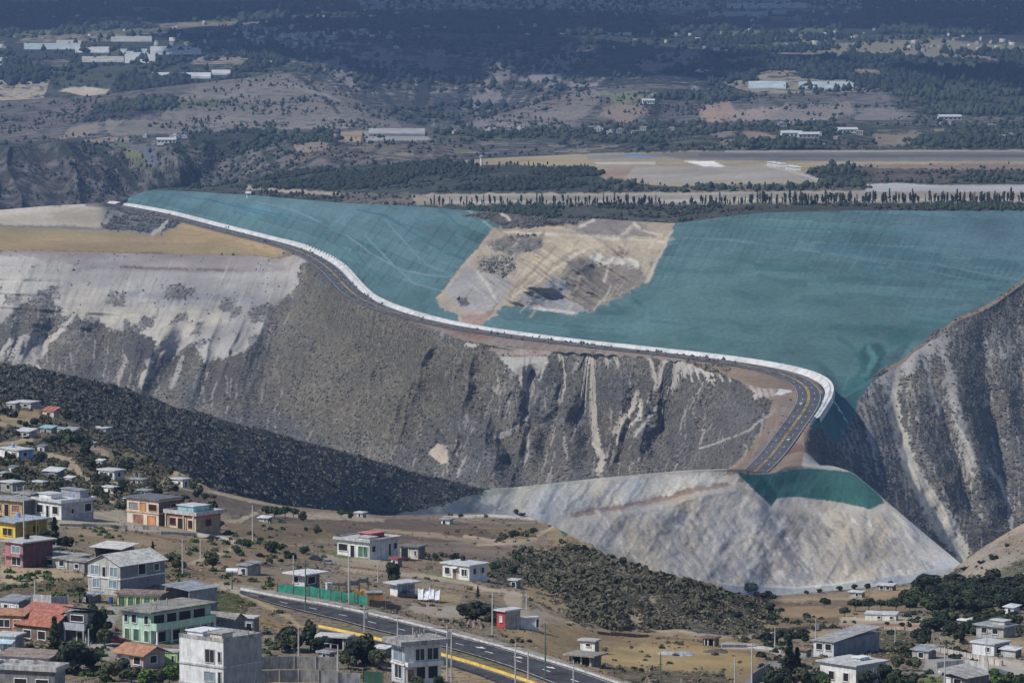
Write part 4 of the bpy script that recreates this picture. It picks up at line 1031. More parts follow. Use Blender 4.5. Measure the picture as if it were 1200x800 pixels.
poly(F2, [(-1400, 116), (0, 118), (130, 113), (125, 150), (60, 172), (-1400, 176)], (.155, .135, .125), .40, None, 3, 5)
poly(F2, [(62, 165), (90, 146), (115, 143), (118, 150), (100, 160)], (.25, .205, .165), .1, None, 2, 4)
poly(F2, [(120, 150), (125, 140), (190, 140), (195, 156), (130, 160)], (.22, .20, .165), .2, None, 1.5, 3)
poly(F2, [(190, 120), (240, 96), (330, 84), (345, 82), (395, 106), (440, 128), (465, 142), (470, 150), (190, 156)], (.205, .185, .165), .32, (.06, .06, .055), 2, 5)
stroke(F2, [(342, 86), (365, 100), (385, 120), (396, 132)], 3, (.06, .065, .06), .6, None, 1.5, 3)
stroke(F2, [(340, 100), (380, 112), (400, 120)], 3, (.30, .28, .25), .1, None, 1.5, 4, .7)
poly(F2, [(95, 140), (120, 122), (140, 118), (200, 116), (200, 128), (140, 140), (110, 142)], (.09, .085, .07), .6, (.03, .036, .032), 2, 4)
poly(F2, [(160, 124), (240, 116), (280, 118), (260, 124), (180, 130)], (.14, .155, .085), .3, None, 2, 3)
poly(F2, [(520, 150), (600, 130), (660, 112), (700, 103), (700, 120), (660, 132), (590, 148)], (.19, .17, .155), .35, None, 2, 4)
poly(F2, [(700, 100), (712, 110), (690, 130), (660, 150), (560, 150), (640, 136)], (.215, .19, .17), .28, None, 3, 5)
for (a, b, c_) in (((700, 126), (760, 122), (.27, .21, .165)), ((815, 126), (860, 120), (.32, .235, .18)), ((850, 130), (930, 124), (.29, .235, .195)), ((900, 128), (1000, 122), (.24, .21, .185)), ((1000, 130), (1060, 126), (.20, .185, .17))):
    poly(F2, [(a[0], a[1] + 12), (a[0] + 10, a[1]), (b[0] - 8, b[1] - 2), (b[0] + 4, b[1] + 12), ((a[0] + b[0]) / 2, a[1] + 18)], c_, .18, None, 2, 5)
stroke(F2, [(765, 116), (770, 126), (760, 142)], 10, (.07, .08, .06), .65, None, 2, 4)
poly(F2, [(705, 110), (760, 106), (765, 116), (720, 124)], (.17, .185, .10), .25, None, 2, 3)
poly(F2, [(760, 104), (870, 104), (880, 116), (830, 122), (770, 116)], (.10, .105, .08), .55, (.033, .042, .033), 2, 3)
poly(F2, [(1040, 106), (2600, 104), (2600, 136), (1100, 138), (1050, 130)], (.10, .10, .085), .55, (.036, .042, .036), 3, 5)
F3 = ('far3', 'far4')
r = rows('far3', 'far4')
xx = P0[r, :, 0]; yy = P0[r, :, 1]
strip = _hash(np.floor(xx / 190 + .6 * vnoise(yy / 500, xx / 900, 4)), np.floor(yy / 260 + .7 * vnoise(xx / 400, yy / 900, 3)), 121)
fld = _hash(np.floor(xx / 190 + .6 * vnoise(yy / 500, xx / 900, 4)), np.floor(yy / 260 + .7 * vnoise(xx / 400, yy / 900, 3)), 123)
pal = np.array([(.075, .085, .06), (.17, .18, .11), (.27, .235, .175), (.06, .07, .055), (.13, .155, .085), (.33, .29, .22)])
CO[r] = pal[np.clip((strip * 6).astype(int), 0, 5)]
DE[r] = .35 + .4 * fld
poly(F3, [(330, 60), (375, 40), (480, 38), (600, 40), (700, 44), (720, 60), (700, 110), (640, 130), (540, 150), (460, 146), (400, 112)], (.13, .12, .115), .52, (.040, .044, .042), 2, 4)
for k in range(420):  # pale and dark streaks put ridge light and shade into the wall's colour
    uu = random.uniform(340, 720); vv = random.uniform(46, 142)
    dr = (480 - uu) * .10
    stroke(F3, [(uu, vv), (uu + dr * .5 + random.uniform(-3, 3), vv + 7), (uu + dr + random.uniform(-4, 4), vv + random.uniform(10, 20))], random.uniform(.9, 3.4), random.choice([(.34, .31, .285), (.045, .05, .045), (.24, .22, .20), (.06, .065, .055)]), None, None, 1.0, 3, .7)
for k in range(26):
    uu = random.uniform(360, 690); vv = random.uniform(50, 110); w_ = random.uniform(10, 34)
    stroke(F3, [(uu, vv), (uu + w_ * .5, vv + 1.5), (uu + w_, vv + 1)], random.uniform(1.5, 4), (.32, .285, .26), .05, None, 1, 3, .6)
stroke(F3, [(530, 52, 8), (508, 84, 12), (494, 112, 14), (484, 142, 10)], 10, (.045, .05, .045), .7, None, 2, 5, .9)
stroke(F3, [(400, 60, 6), (430, 90, 10), (456, 120, 8)], 8, (.05, .055, .05), .7, None, 2, 5, .85)
for pts in ([(556, 100), (590, 70), (604, 56), (612, 66), (590, 96), (566, 116)], [(636, 76), (660, 58), (676, 60), (664, 84), (640, 104)], [(420, 62), (448, 56), (470, 66), (462, 84), (440, 80)], [(376, 74), (396, 66), (410, 84), (424, 104), (404, 100)], [(500, 62), (520, 56), (528, 74), (510, 96), (500, 90)], [(540, 120), (570, 104), (592, 108), (560, 130)]):
    poly(F3, pts, (.24, .22, .205), .2, None, 2, 7, .85)
poly(F3, [(615, 90), (640, 64), (655, 60), (650, 84), (632, 96)], (.24, .215, .195), .15, None, 2, 5)
poly(F3, [(450, 76), (485, 76), (486, 90), (455, 90)], (.22, .195, .18), .3, None, 2, 5)
poly(F3, [(740, 74), (790, 60), (820, 60), (820, 70), (760, 86)], (.24, .21, .19), .25, None, 2, 4)
poly(F3, [(930, 64), (1000, 49), (1100, 47), (1200, 55), (2600, 55), (2600, 66), (1100, 66), (1000, 66)], (.235, .215, .15), .15, None, 1.5, 3)
stroke(F3, [(855, 70), (940, 62), (1000, 52)], 3, (.24, .20, .16), .1, None, 1, 2)
stroke(F3, [(860, 72), (930, 68), (960, 64)], 3, (.17, .20, .11), .1, None, 1, 2)
poly(F3, [(67, 106), (100, 101), (128, 106), (118, 117)], (.47, .40, .315), .02, None, 1, 1.5)
poly(F3, [(1100, 66), (1200, 60), (2600, 60), (2600, 70), (1200, 72)], (.25, .195, .165), .2, None, 1.5, 2)
poly(F3, [(410, 33), (470, 32), (500, 34), (440, 38)], (.23, .19, .155), .1, None, 1, 1.5)

# ---- make the terrain objects
def terrain_obj(name, bands, mat, label, cat):
    rr = np.where(rows(*bands))[0]
    r0, r1 = rr[0], min(rr[-1] + 2, NR)
    n = r1 - r0
    V = P0[r0:r1].reshape(-1, 3)
    i = np.arange(n - 1)[:, None] * NC + np.arange(NC - 1)[None, :]
    F = np.stack([i, i + 1, i + NC + 1, i + NC], -1).reshape(-1, 4)
    me = np_mesh(name, V, F, True)
    # the last shared row keeps this sheet's own cover
    c = CO[r0:r1].copy(); b = BU[r0:r1].copy(); d = DE[r0:r1].copy()
    if r1 - 1 > rr[-1]:
        c[-1] = c[-2]; b[-1] = b[-2]; d[-1] = d[-2]
    vattr(me, 'col', c.reshape(-1, 3), 'FLOAT_COLOR'); vattr(me, 'bush', b.reshape(-1, 3), 'FLOAT_COLOR'); vattr(me, 'dens', d.ravel(), 'FLOAT')
    me.materials.append(mat)
    o = link(name, me)
    tag(o, label, cat, None, 'structure')
    return o


TM_FG = terrain_mat('dry_ground', .8, .07, 2.2, .22)
TM_HILL = terrain_mat('scrub_slope', .34, .02, .8, .6)
TM_SPOILH = terrain_mat('hill_and_spoil', .30, .03, .7, .5)
TM_SPOIL = terrain_mat('spoil', .2, .02, .45, 1.2)
TM_BLUE = terrain_mat('geotextile_net', .25, .02, .35, .25, .8)
TM_PLAIN = terrain_mat('airfield_ground', .10, .012, .25, .6)
TM_FAR = terrain_mat('far_land', .055, .008, .16, 2.0)
terrain_obj('ground', ('fg',), TM_FG, 'dry brown foreground land with fields, dirt tracks and house plots', 'ground')
terrain_obj('spoil_hill', ('dip0', 'hill', 'dip1'), TM_SPOILH, 'dark scrub hill and pale grey spoil heap behind the foreground', 'hill')
terrain_obj('canyon_wall', ('wall0', 'wall'), TM_HILL, 'scrubby canyon wall with pale landslide scars below the road', 'canyon wall')
terrain_obj('road_terrace', ('terr',), TM_PLAIN, 'ochre terraces and shoulder beside the canyon road', 'terrace')
terrain_obj('embankment', ('blue',), TM_BLUE, 'huge embankment covered in blue-green netting with a bare scar', 'embankment')
terrain_obj('airfield_plain', ('plain', 'dip2'), TM_PLAIN, 'flat airfield plain behind the netted embankment', 'plain')
terrain_obj('far_hills', ('far1', 'dip3', 'far2', 'dip4'), TM_FAR, 'scrubby hills and plateau beyond the airfield', 'hills')
terrain_obj('far_plateau', ('far3', 'far4'), TM_FAR, 'hazy far plateau with woods and fields under cloud shadow', 'plateau')
# ------------------------------------------------------------------ vegetation that nobody could count: shrub cover and far woods
def ico():
    t = (1 + 5 ** .5) / 2
    v = np.array([(-1, t, 0), (1, t, 0), (-1, -t, 0), (1, -t, 0), (0, -1, t), (0, 1, t), (0, -1, -t), (0, 1, -t), (t, 0, -1), (t, 0, 1), (-t, 0, -1), (-t, 0, 1)], float)
    v /= np.linalg.norm(v[0])
    f = np.array([(0, 11, 5), (0, 5, 1), (0, 1, 7), (0, 7, 10), (0, 10, 11), (1, 5, 9), (5, 11, 4), (11, 10, 2), (10, 7, 6), (7, 1, 8), (3, 9, 4), (3, 4, 2), (3, 2, 6), (3, 6, 8), (3, 8, 9), (4, 9, 5), (2, 4, 11), (6, 2, 10), (8, 6, 7), (9, 8, 1)])
    return v, f


ICO_V, ICO_F = ico()
OCT_V = np.array([(1, 0, 0), (-.5, .87, 0), (-.5, -.87, 0), (.1, 0, 1), (0, .1, -.5)], float)
OCT_F = np.array([(0, 1, 3), (1, 2, 3), (2, 0, 3), (1, 0, 4), (2, 1, 4), (0, 2, 4)])


def blobs(name, pts, rad, hgt, mat, label, cat, shape='ico', jit=.45, kind='stuff', group=None, lift=.35):
    n = len(pts)
    bv, bf = (ICO_V, ICO_F) if shape == 'ico' else (OCT_V, OCT_F)
    k = len(bv)
    a = RNG.uniform(0, 2 * math.pi, n)
    c, s = np.cos(a)[:, None], np.sin(a)[:, None]
    jr = 1 + jit * (RNG.random((n, k)) * 2 - 1)
    x = bv[None, :, 0] * jr; y = bv[None, :, 1] * jr; z = bv[None, :, 2] * jr
    X = (x * c - y * s) * rad[:, None] + pts[:, 0:1]
    Y = (x * s + y * c) * rad[:, None] + pts[:, 1:2]
    Z = z * hgt[:, None] + pts[:, 2:3] + (hgt * lift)[:, None]
    V = np.stack([X, Y, Z], -1).reshape(-1, 3)
    F = (bf[None] + (np.arange(n) * k)[:, None, None]).reshape(-1, 3)
    me = np_mesh(name, V, F, False)
    me.materials.append(mat)
    o = link(name, me)
    return tag(o, label, cat, group, kind)


def leafy(name, pts, rad, mat, label, cat, nq=12, flat=.7, group=None, leaf=.42):
    """shrubs built of small leaf-clump faces"""
    n = len(pts)
    d = RNG.normal(0, 1, (n, nq, 3)); d /= np.linalg.norm(d, axis=2)[..., None]; d[..., 2] = np.abs(d[..., 2])
    c = pts[:, None, :] + d * (rad[:, None, None] * RNG.uniform(.45, 1.05, (n, nq, 1))) * np.array([1, 1, flat])
    nr = d + RNG.normal(0, .55, (n, nq, 3)); nr /= np.linalg.norm(nr, axis=2)[..., None]
    t = np.cross(nr, RNG.normal(0, 1, (n, nq, 3))); t /= np.linalg.norm(t, axis=2)[..., None]
    b = np.cross(nr, t)
    q = (rad[:, None, None] * leaf * RNG.uniform(.6, 1.4, (n, nq, 1)))
    V = np.stack([c - t * q - b * q * .7, c + t * q - b * q * .6, c + t * q * .4 + b * q, c - t * q * .6 + b * q * .8], 2).reshape(-1, 3)
    F = np.arange(len(V)).reshape(-1, 4)
    me = np_mesh(name, V, F); me.materials.append(mat)
    return tag(link(name, me), label, cat, group, 'stuff')


def scatter(bands, n, wfun, clump=None):
    """n random spots on the visible ground, weight from wfun(u, v, density)"""
    rr = np.where(rows(*bands))[0]
    r0, r1 = rr[0], rr[-1]
    u = GUp[r0:r1]; v = GVp[r0:r1]
    wgt = wfun(u, v, DE[r0:r1]) * ((u > -190) & (u < 1390))
    area = np.maximum(0, GVp[r0:r1] - GVp[r0 + 1:r1 + 1])     # screen area of the row
    wgt = wgt * area
    if clump:
        P = P0[r0:r1]
        nz = vnoise(P[..., 0] / clump, (P[..., 1] * .6 + P[..., 2]) / clump, 301)
        wgt = wgt * sstep(.42, .62, nz)
    cs = np.cumsum(wgt.ravel()); tot = cs[-1]
    idx = np.searchsorted(cs, RNG.random(n) * tot)
    idx = np.clip(idx, 0, wgt.size - 1)
    i, j = np.divmod(idx, wgt.shape[1]); j = np.minimum(j, NC - 2)
    f = RNG.random(n)[:, None]; g = RNG.random(n)[:, None]
    a = P0[r0 + i, j] * (1 - f) + P0[r0 + i, j + 1] * f
    b = P0[r0 + i + 1, j] * (1 - f) + P0[r0 + i + 1, j + 1] * f
    return a * (1 - g) + b * g


def inpoly(u, v, pts):
    ins = np.zeros(np.shape(u), bool)
    n = len(pts)
    for i in range(n):
        x1, y1 = pts[i]; x2, y2 = pts[(i + 1) % n]
        ins ^= ((y1 > v) != (y2 > v)) & (u < (x2 - x1) * (v - y1) / ((y2 - y1) if y2 != y1 else 1e-9) + x1)
    return ins


F_DARK = foliage_mat('shrub_dark', (.066, .066, .061), (.108, .103, .092), .3)
F_GREY = foliage_mat('shrub_grey', (.10, .096, .085), (.165, .152, .130), .25)
F_HILL = foliage_mat('thicket', (.050, .054, .046), (.098, .096, .080), .12)
F_SPUR = foliage_mat('shrub_olive', (.060, .064, .042), (.125, .115, .080), .5)
F_PINE = foliage_mat('wood_dark', (.022, .032, .024), (.045, .058, .036), .08)
F_DRY = foliage_mat('dry_grass', (.20, .15, .09), (.31, .24, .14), .6)
F_BRUSH = foliage_mat('brush', (.105, .095, .068), (.19, .16, .12), .4)
F_GREEN = foliage_mat('leaf_green', (.035, .055, .022), (.07, .095, .038), .9)
F_OLIVE = foliage_mat('leaf_olive', (.050, .060, .030), (.095, .10, .055), .9)
F_DEEP = foliage_mat('leaf_deep', (.022, .036, .022), (.048, .064, .036), .9)
F_BLACK = foliage_mat('leaf_blackish', (.018, .026, .020), (.036, .046, .032), .9)  # near-black green leaves of the darkest trees
F_BRIGHT = foliage_mat('leaf_bright', (.055, .10, .025), (.10, .15, .045), .9)
F_BARK = M((.16, .125, .095), .95, .3, 3, 'bark')

# canyon slopes
p = scatter(('wall0', 'wall'), 21000, lambda u, v, d: np.clip(d - .15, 0, 1) ** 1.2 * (.12 + vnoise(u / 19, v / 12, 335) ** 2))
s_ = .22 + 1.1 * RNG.random(len(p)) ** 3.6
blobs('shrub_cover', p, s_, s_ * RNG.uniform(.7, 1.1, len(p)), F_DARK, 'dark scrub covering the canyon wall', 'scrub', 'oct')
p = scatter(('wall0', 'wall'), 14000, lambda u, v, d: np.clip(d - .03, 0, .5))
s_ = .3 + .8 * RNG.random(len(p)) ** 2
blobs('dry_shrub_cover', p, s_, s_ * RNG.uniform(.7, 1.0, len(p)), F_GREY, 'pale dry scrub sprinkled over the canyon wall', 'scrub', 'oct')
p = scatter(('hill', 'dip0'), 3500, lambda u, v, d: (d > .35) * (u < 620) * (.15 + vnoise(u / 17, v / 11, 333) ** 2))
s_ = .2 + .9 * RNG.random(len(p)) ** 2.6
blobs('scrub_wood', p, s_, s_ * RNG.uniform(.8, 1.1, len(p)), F_DARK, 'dense dark scrub on the hill behind the hillside houses', 'scrub', 'oct')
p = scatter(('terr', 'blue'), 1700, lambda u, v, d: np.clip(d - .25, 0, 1), 14)
s_ = .4 + 1.2 * RNG.random(len(p)) ** 2
blobs('plateau_scrub', p, s_, s_, F_DARK, 'dark scrub on the terraces and bare scar by the nets', 'scrub', 'oct')
p = scatter(('hill', 'dip0'), 17000, lambda u, v, d: (d > .3) * (u < 600) * (.1 + vnoise(u / 15, v / 9, 343) ** 2))
s_ = .25 + 1.5 * RNG.random(len(p)) ** 3.0
leafy('hill_thicket', p, s_, F_HILL, 'dark green-grey thicket on the hill behind the hillside houses', 'scrub', 7, .75, None, .5)
p = scatter(('hill', 'dip0'), 6000, lambda u, v, d: (d > .3) * (u < 600) * vnoise(u / 13, v / 8, 345) ** 2)
s_ = .25 + .9 * RNG.random(len(p)) ** 2.4
leafy('hill_brush', p, s_, F_GREY, 'pale dry brush between the dark scrub of the hill', 'scrub', 6)
p = scatter(('wall0', 'wall'), 9000, lambda u, v, d: (d > .3) * vnoise(u / 15, v / 9, 347) ** 2)
s_ = .3 + 1.1 * RNG.random(len(p)) ** 2.4
leafy('wall_brush', p, s_, F_BRUSH, 'brown and olive brush on the canyon wall', 'scrub', 6)
# spur and the foreground
SPUR = [(575, 662), (610, 654), (640, 646), (665, 638), (700, 648), (760, 668), (820, 684), (870, 697), (905, 706), (912, 722), (895, 738), (860, 744), (780, 742), (700, 738), (668, 728), (640, 700), (610, 688)]
p = scatter(('fg',), 3600, lambda u, v, d: inpoly(u, v, SPUR) * np.clip(d - .25, 0, 1), 7)
leafy('spur_scrub', p, .22 + 1.0 * RNG.random(len(p)) ** 2.2, F_SPUR, 'olive scrub covering the round spur beside the spoil heap', 'scrub', 16)
p = scatter(('fg',), 5200, lambda u, v, d: inpoly(u, v, SPUR) * 1.0, 3)
leafy('spur_dry_scrub', p, .15 + .45 * RNG.random(len(p)) ** 1.6, F_BRUSH, 'grey-brown dry brush between the olive scrub of the spur', 'scrub', 9)
p = scatter(('fg',), 6200, lambda u, v, d: (v < 606) * (u < 300) * np.clip(d - .3, 0, 1), 9)
leafy('hillside_scrub', p, .25 + 1.0 * RNG.random(len(p)) ** 1.8, F_SPUR, 'low green scrub on the hillside of small houses', 'scrub', 14)
ROADS = [(268, 686), (330, 696), (432, 714), (540, 740), (640, 768), (720, 800), (720, 815), (560, 815), (520, 786), (430, 758), (372, 744), (330, 716), (280, 700)]
p = scatter(('fg',), 15000, lambda u, v, d: np.clip(d - .08, 0, .35) * ~inpoly(u, v, SPUR) * ~inpoly(u, v, ROADS), 7)
leafy('grass_tufts', p, RNG.uniform(.08, .30, len(p)), F_DRY, 'dry straw-coloured grass tufts over the foreground', 'grass', 6, 1.3, None, .5)
p = scatter(('fg',), 9000, lambda u, v, d: np.clip(d - .16, 0, .5) * ~inpoly(u, v, SPUR) * ~inpoly(u, v, ROADS), 12)
leafy('weed_cover', p, .12 + .5 * RNG.random(len(p)) ** 2, F_SPUR, 'dark weeds and low herbs over the foreground', 'weeds', 9)
p = scatter(('fg',), 900, lambda u, v, d: np.clip(d - .16, 0, .5) * ~inpoly(u, v, SPUR) * ~inpoly(u, v, ROADS), 16)
leafy('brush_clumps', p, .4 + .7 * RNG.random(len(p)) ** 2, F_BRUSH, 'brown-green brush clumps along the plot edges', 'brush', 16)


# far woods: crowns massed over named areas (u, v polygons on the far ground)
def far_wood(bands, areas, n, r0, r1, h0, h1, label, name, mat=None, clump=60):
    p = scatter(bands, n, lambda u, v, d: np.any([inpoly(u + 9 * NZU[:1, :1] + 5 * np.sin(v * .9 + u * .21), v + 2.2 * np.sin(u * .35) * np.sin(u * .11 + 1), a) for a in areas], 0) * 1.0, clump)
    k = RNG.random(len(p)) ** 2.0
    r_ = r0 + (r1 - r0) * k; h_ = (h0 + (h1 - h0) * k) * RNG.uniform(.7, 1.3, len(p))
    return blobs(name, p, r_, h_, mat or F_PINE, label, 'wood', 'ico', .45, lift=.5)


far_wood(('plain',), [[(190, 218), (300, 206), (380, 195), (480, 189), (560, 193), (690, 197), (703, 206), (690, 219), (600, 224), (420, 223), (290, 221)]], 4200, .6, 3.0, .6, 2.6, 'dark scrubby wood on the plain behind the nets', 'plain_wood')
far_wood(('plain',), [[(520, 243), (600, 244), (800, 242), (1000, 241), (1400, 241), (1400, 247), (1000, 246.5), (850, 254), (790, 262), (580, 252)]], 2600, .6, 2.0, .6, 1.9, 'low green hedge belt along the embankment crest', 'hedge_belt', F_DEEP)
far_wood(('plain',), [[(955, 198), (985, 195), (1012, 201), (1030, 208), (1000, 212), (970, 207)], [(1010, 206), (1100, 204), (1400, 206), (1400, 213), (1030, 213)], [(800, 218), (1010, 216), (1012, 222), (800, 224)], [(690, 212), (760, 216), (800, 222), (690, 223)]], 1500, .7, 3.0, .7, 3.4, 'dark bushes around the airfield apron', 'apron_scrub')
far_wood(('far1', 'dip3'), [[(215, 156), (300, 153), (335, 158), (290, 180), (250, 184), (225, 172)], [(300, 158), (395, 154), (395, 166), (340, 170)], [(500, 156), (700, 152), (690, 162), (520, 163)], [(700, 148), (1000, 146), (1400, 142), (1400, 174), (900, 174), (700, 168)], [(0, 172), (90, 165), (140, 172), (120, 176), (0, 178)]], 3400, .9, 4.2, .9, 4.0, 'trees and hedges on the plateau beyond the airfield', 'plateau_wood')
far_wood(('far2',), [[(95, 141), (120, 124), (140, 118), (200, 116), (205, 128), (140, 140), (110, 143)], [(760, 106), (870, 106), (880, 115), (830, 120), (770, 116)], [(1040, 108), (1400, 106), (1400, 134), (1100, 136), (1050, 128)]], 1900, 1.2, 5, 1.2, 6, 'dark trees on the ridge beyond the plateau', 'ridge_wood')
far_wood(('far3',), [[(130, 100), (145, 88), (170, 95), (250, 88), (300, 78), (315, 90), (290, 100), (230, 112), (180, 118), (140, 118)], [(0, 74), (90, 74), (100, 92), (60, 98), (0, 100)],
                     [(770, 84), (900, 76), (1000, 66), (1100, 62), (1400, 66), (1400, 100), (1150, 104), (1050, 108), (940, 96), (870, 96)], [(810, 40), (1000, 44), (980, 60), (830, 70)], [(280, 62), (330, 52), (330, 78), (290, 80)]], 8000, 1.8, 5.5, 1.8, 7, 'dark wood on the far plateau beyond the canyon', 'far_wood')
far_wood(('far3', 'far4'), [[(-100, 4), (240, 8), (250, 22), (100, 40), (-100, 46)], [(240, 12), (480, 18), (700, 22), (900, 26), (850, 40), (640, 42), (480, 38), (330, 44)], [(1000, 4), (1400, 4), (1400, 48), (1200, 46), (1030, 40)]], 9000, 2.5, 8, 2, 8, 'dark woods fading into the haze at the top of the plain', 'distant_wood')

def far_spots(bands, n, r0, r1, label, name, wf, clump):
    p = scatter(bands, n, wf, clump); k = RNG.random(len(p)) ** 2
    r_ = r0 + (r1 - r0) * k
    return blobs(name, p, r_, r_ * RNG.uniform(.8, 1.5, len(p)), F_PINE, label, 'trees', 'oct', .5, lift=.4)


far_spots(('far3', 'far4'), 6000, 2.0, 7, 'scattered trees and hedges over the far plateau', 'plateau_trees', lambda u, v, d: 1.0 * (d > .1), 70)
far_spots(('far2',), 2600, .9, 3.2, 'scattered trees and scrub on the grassy hills', 'hill_trees', lambda u, v, d: .25 + d, 40)
far_spots(('far1', 'dip3'), 3000, .8, 2.6, 'scrub and hedges on the canyon side beyond the airfield', 'canyon_scrub', lambda u, v, d: .15 + d, 30)
far_spots(('plain',), 2600, .7, 2.2, 'scattered bushes over the airfield plain', 'plain_scrub', lambda u, v, d: np.clip(d - .2, 0, 1), 25)

# ------------------------------------------------------------------ trees and bushes as things
def leaf_cloud(n, rx, ry, rz, cz, size, seed, lobes=7, cone=False):
    """n small leaf-clump faces spread through an uneven crown volume"""
    g = np.random.default_rng(seed)
    lc = g.normal(0, 1, (lobes, 3)); lc /= np.linalg.norm(lc, axis=1)[:, None]
    lc *= g.uniform(.35, .72, (lobes, 1)); lr = g.uniform(.30, .52, lobes)
    k = g.integers(0, lobes, n)
    d = g.normal(0, 1, (n, 3)); d /= np.linalg.norm(d, axis=1)[:, None]
    q = lc[k] + d * (lr[k] * g.uniform(.55, 1.0, n) ** .5)[:, None]
    if cone:
        h = g.random(n) ** .8
        a = g.uniform(0, 2 * math.pi, n); rr_ = (1 - h) * g.uniform(.45, 1.0, n) * (.8 + .35 * np.sin(h * 26 + a))
        q = np.stack([np.cos(a) * rr_, np.sin(a) * rr_, h * 2 - 1], -1)
    c = q * np.array([rx, ry, rz]) + np.array([0, 0, cz])
    nrm = d + g.normal(0, .5, (n, 3)) + np.array([0, 0, .35]); nrm /= np.linalg.norm(nrm, axis=1)[:, None]
    t = np.cross(nrm, g.normal(0, 1, (n, 3))); t /= np.linalg.norm(t, axis=1)[:, None]
    b = np.cross(nrm, t)
    s = (size * g.uniform(.6, 1.4, n))[:, None]
    V = np.stack([c - t * s - b * s * .6, c + t * s - b * s * .6, c + t * s * .5 + b * s, c - t * s * .5 + b * s * .8], 1).reshape(-1, 3)
    F = np.arange(4 * n).reshape(-1, 4)
    return V, F


def tube_mesh(paths, nseg=6):
    V, F = [], []
    for path in paths:
        o = len(V)
        for (x, y, z, r) in path:
            for k in range(nseg):
                a = 2 * math.pi * k / nseg
                V.append((x + r * math.cos(a), y + r * math.sin(a), z))
        for i in range(len(path) - 1):
            for k in range(nseg):
                k2 = (k + 1) % nseg
                F.append((o + i * nseg + k, o + i * nseg + k2, o + (i + 1) * nseg + k2, o + (i + 1) * nseg + k))
    return np.array(V), np.array(F)


def trunk_paths(h, r, seed, spread):
    g = random.Random(seed)
    top = h * .62
    P = [[(0, 0, -.6, r * 1.25), (0.02 * h, 0, h * .2, r), (.03 * h, .01 * h, top, r * .45)]]
    for k in range(5):
        a = g.uniform(0, 6.28); z0 = h * g.uniform(.25, .5)
        P.append([(.02 * h, 0, z0, r * .5), (.02 * h + math.cos(a) * spread * .4, math.sin(a) * spread * .4, z0 + h * .15, r * .32), (math.cos(a) * spread * .75, math.sin(a) * spread * .75, z0 + h * .33, r * .12)])
    return P


TREES = {}
def tree_proto(key, mat, h, w, n, size, seed, cone=False, trunk_vis=.28):
    """mesh data of one tree kind: unit crown for a tree of height h, width w"""
    cz = h * (trunk_vis + (1 - trunk_vis) / 2); rz = h * (1 - trunk_vis) / 2
    V, F = leaf_cloud(n, w / 2, w / 2, rz, cz, size, seed, 9, cone)
    cm_ = np_mesh('crown', V, F); cm_.materials.append(mat)
    tv, tf = tube_mesh(trunk_paths(h, max(.09, h * .03), seed, w * .42) if not cone else [[(0, 0, -.6, h * .03), (0, 0, h * .5, h * .02), (0, 0, h * .9, h * .006)]])
    tm_ = np_mesh('trunk', tv, tf); tm_.materials.append(F_BARK)
    TREES[key] = (cm_, tm_, h)


for i, (k, mt) in enumerate((('green', F_GREEN), ('deep', F_DEEP), ('olive', F_OLIVE), ('black', F_BLACK), ('bright', F_BRIGHT))):
    for j in range(2):
        tree_proto('%s%d' % (k, j), mt, 5.0, 5.4 + j * .9, 780, .34, 40 + 7 * i + j, False, .06)
tree_proto('conifer', F_DEEP, 7.0, 3.0, 700, .30, 91, True, .08)
tree_proto('cypress', F_GREEN, 6.0, 2.0, 600, .24, 93, True, .05)
tree_proto('flat0', F_DEEP, 4.2, 6.4, 720, .34, 95, False, .30)
tree_proto('tall0', F_DEEP, 7.0, 3.8, 650, .32, 97, False, .15)


def ground_pt(u, v):
    return hit(u, v)


def px_m(Y): return FPX / Y


def tree(kind, u, v, h_px, label, group=None, name='tree', w_scale=1.0):
    p = ground_pt(u, v)
    cm_, tm_, h0 = TREES[kind]
    s = h_px / px_m(p.y) / h0
    r = bpy.data.objects.new(name, None); COL.objects.link(r)
    r.location = p; r.rotation_euler = (0, 0, random.uniform(0, 6.28)); r.scale = (s * w_scale, s * w_scale, s)
    r.empty_display_size = .3
    tag(r, label, 'tree', group)
    link('trunk', tm_, r); link('crown', cm_, r)
    return r


BUSH = []
for i, mt in enumerate((F_GREEN, F_DEEP, F_OLIVE, F_SPUR, F_BLACK)):
    V, F = leaf_cloud(260, 1.0, 1.0, .72, .55, .20, 150 + i, 6)
    me = np_mesh('bush', V, F); me.materials.append(mt); BUSH.append(me)


def bush(k, u, v, w_px, label, group=None, hs=1.0):
    p = ground_pt(u, v)
    s = w_px / px_m(p.y) / 2
    o = link('bush', BUSH[k]); o.location = p; o.scale = (s, s, s * hs); o.rotation_euler = (0, 0, random.uniform(0, 6.28))
    return tag(o, label, 'bush', group)
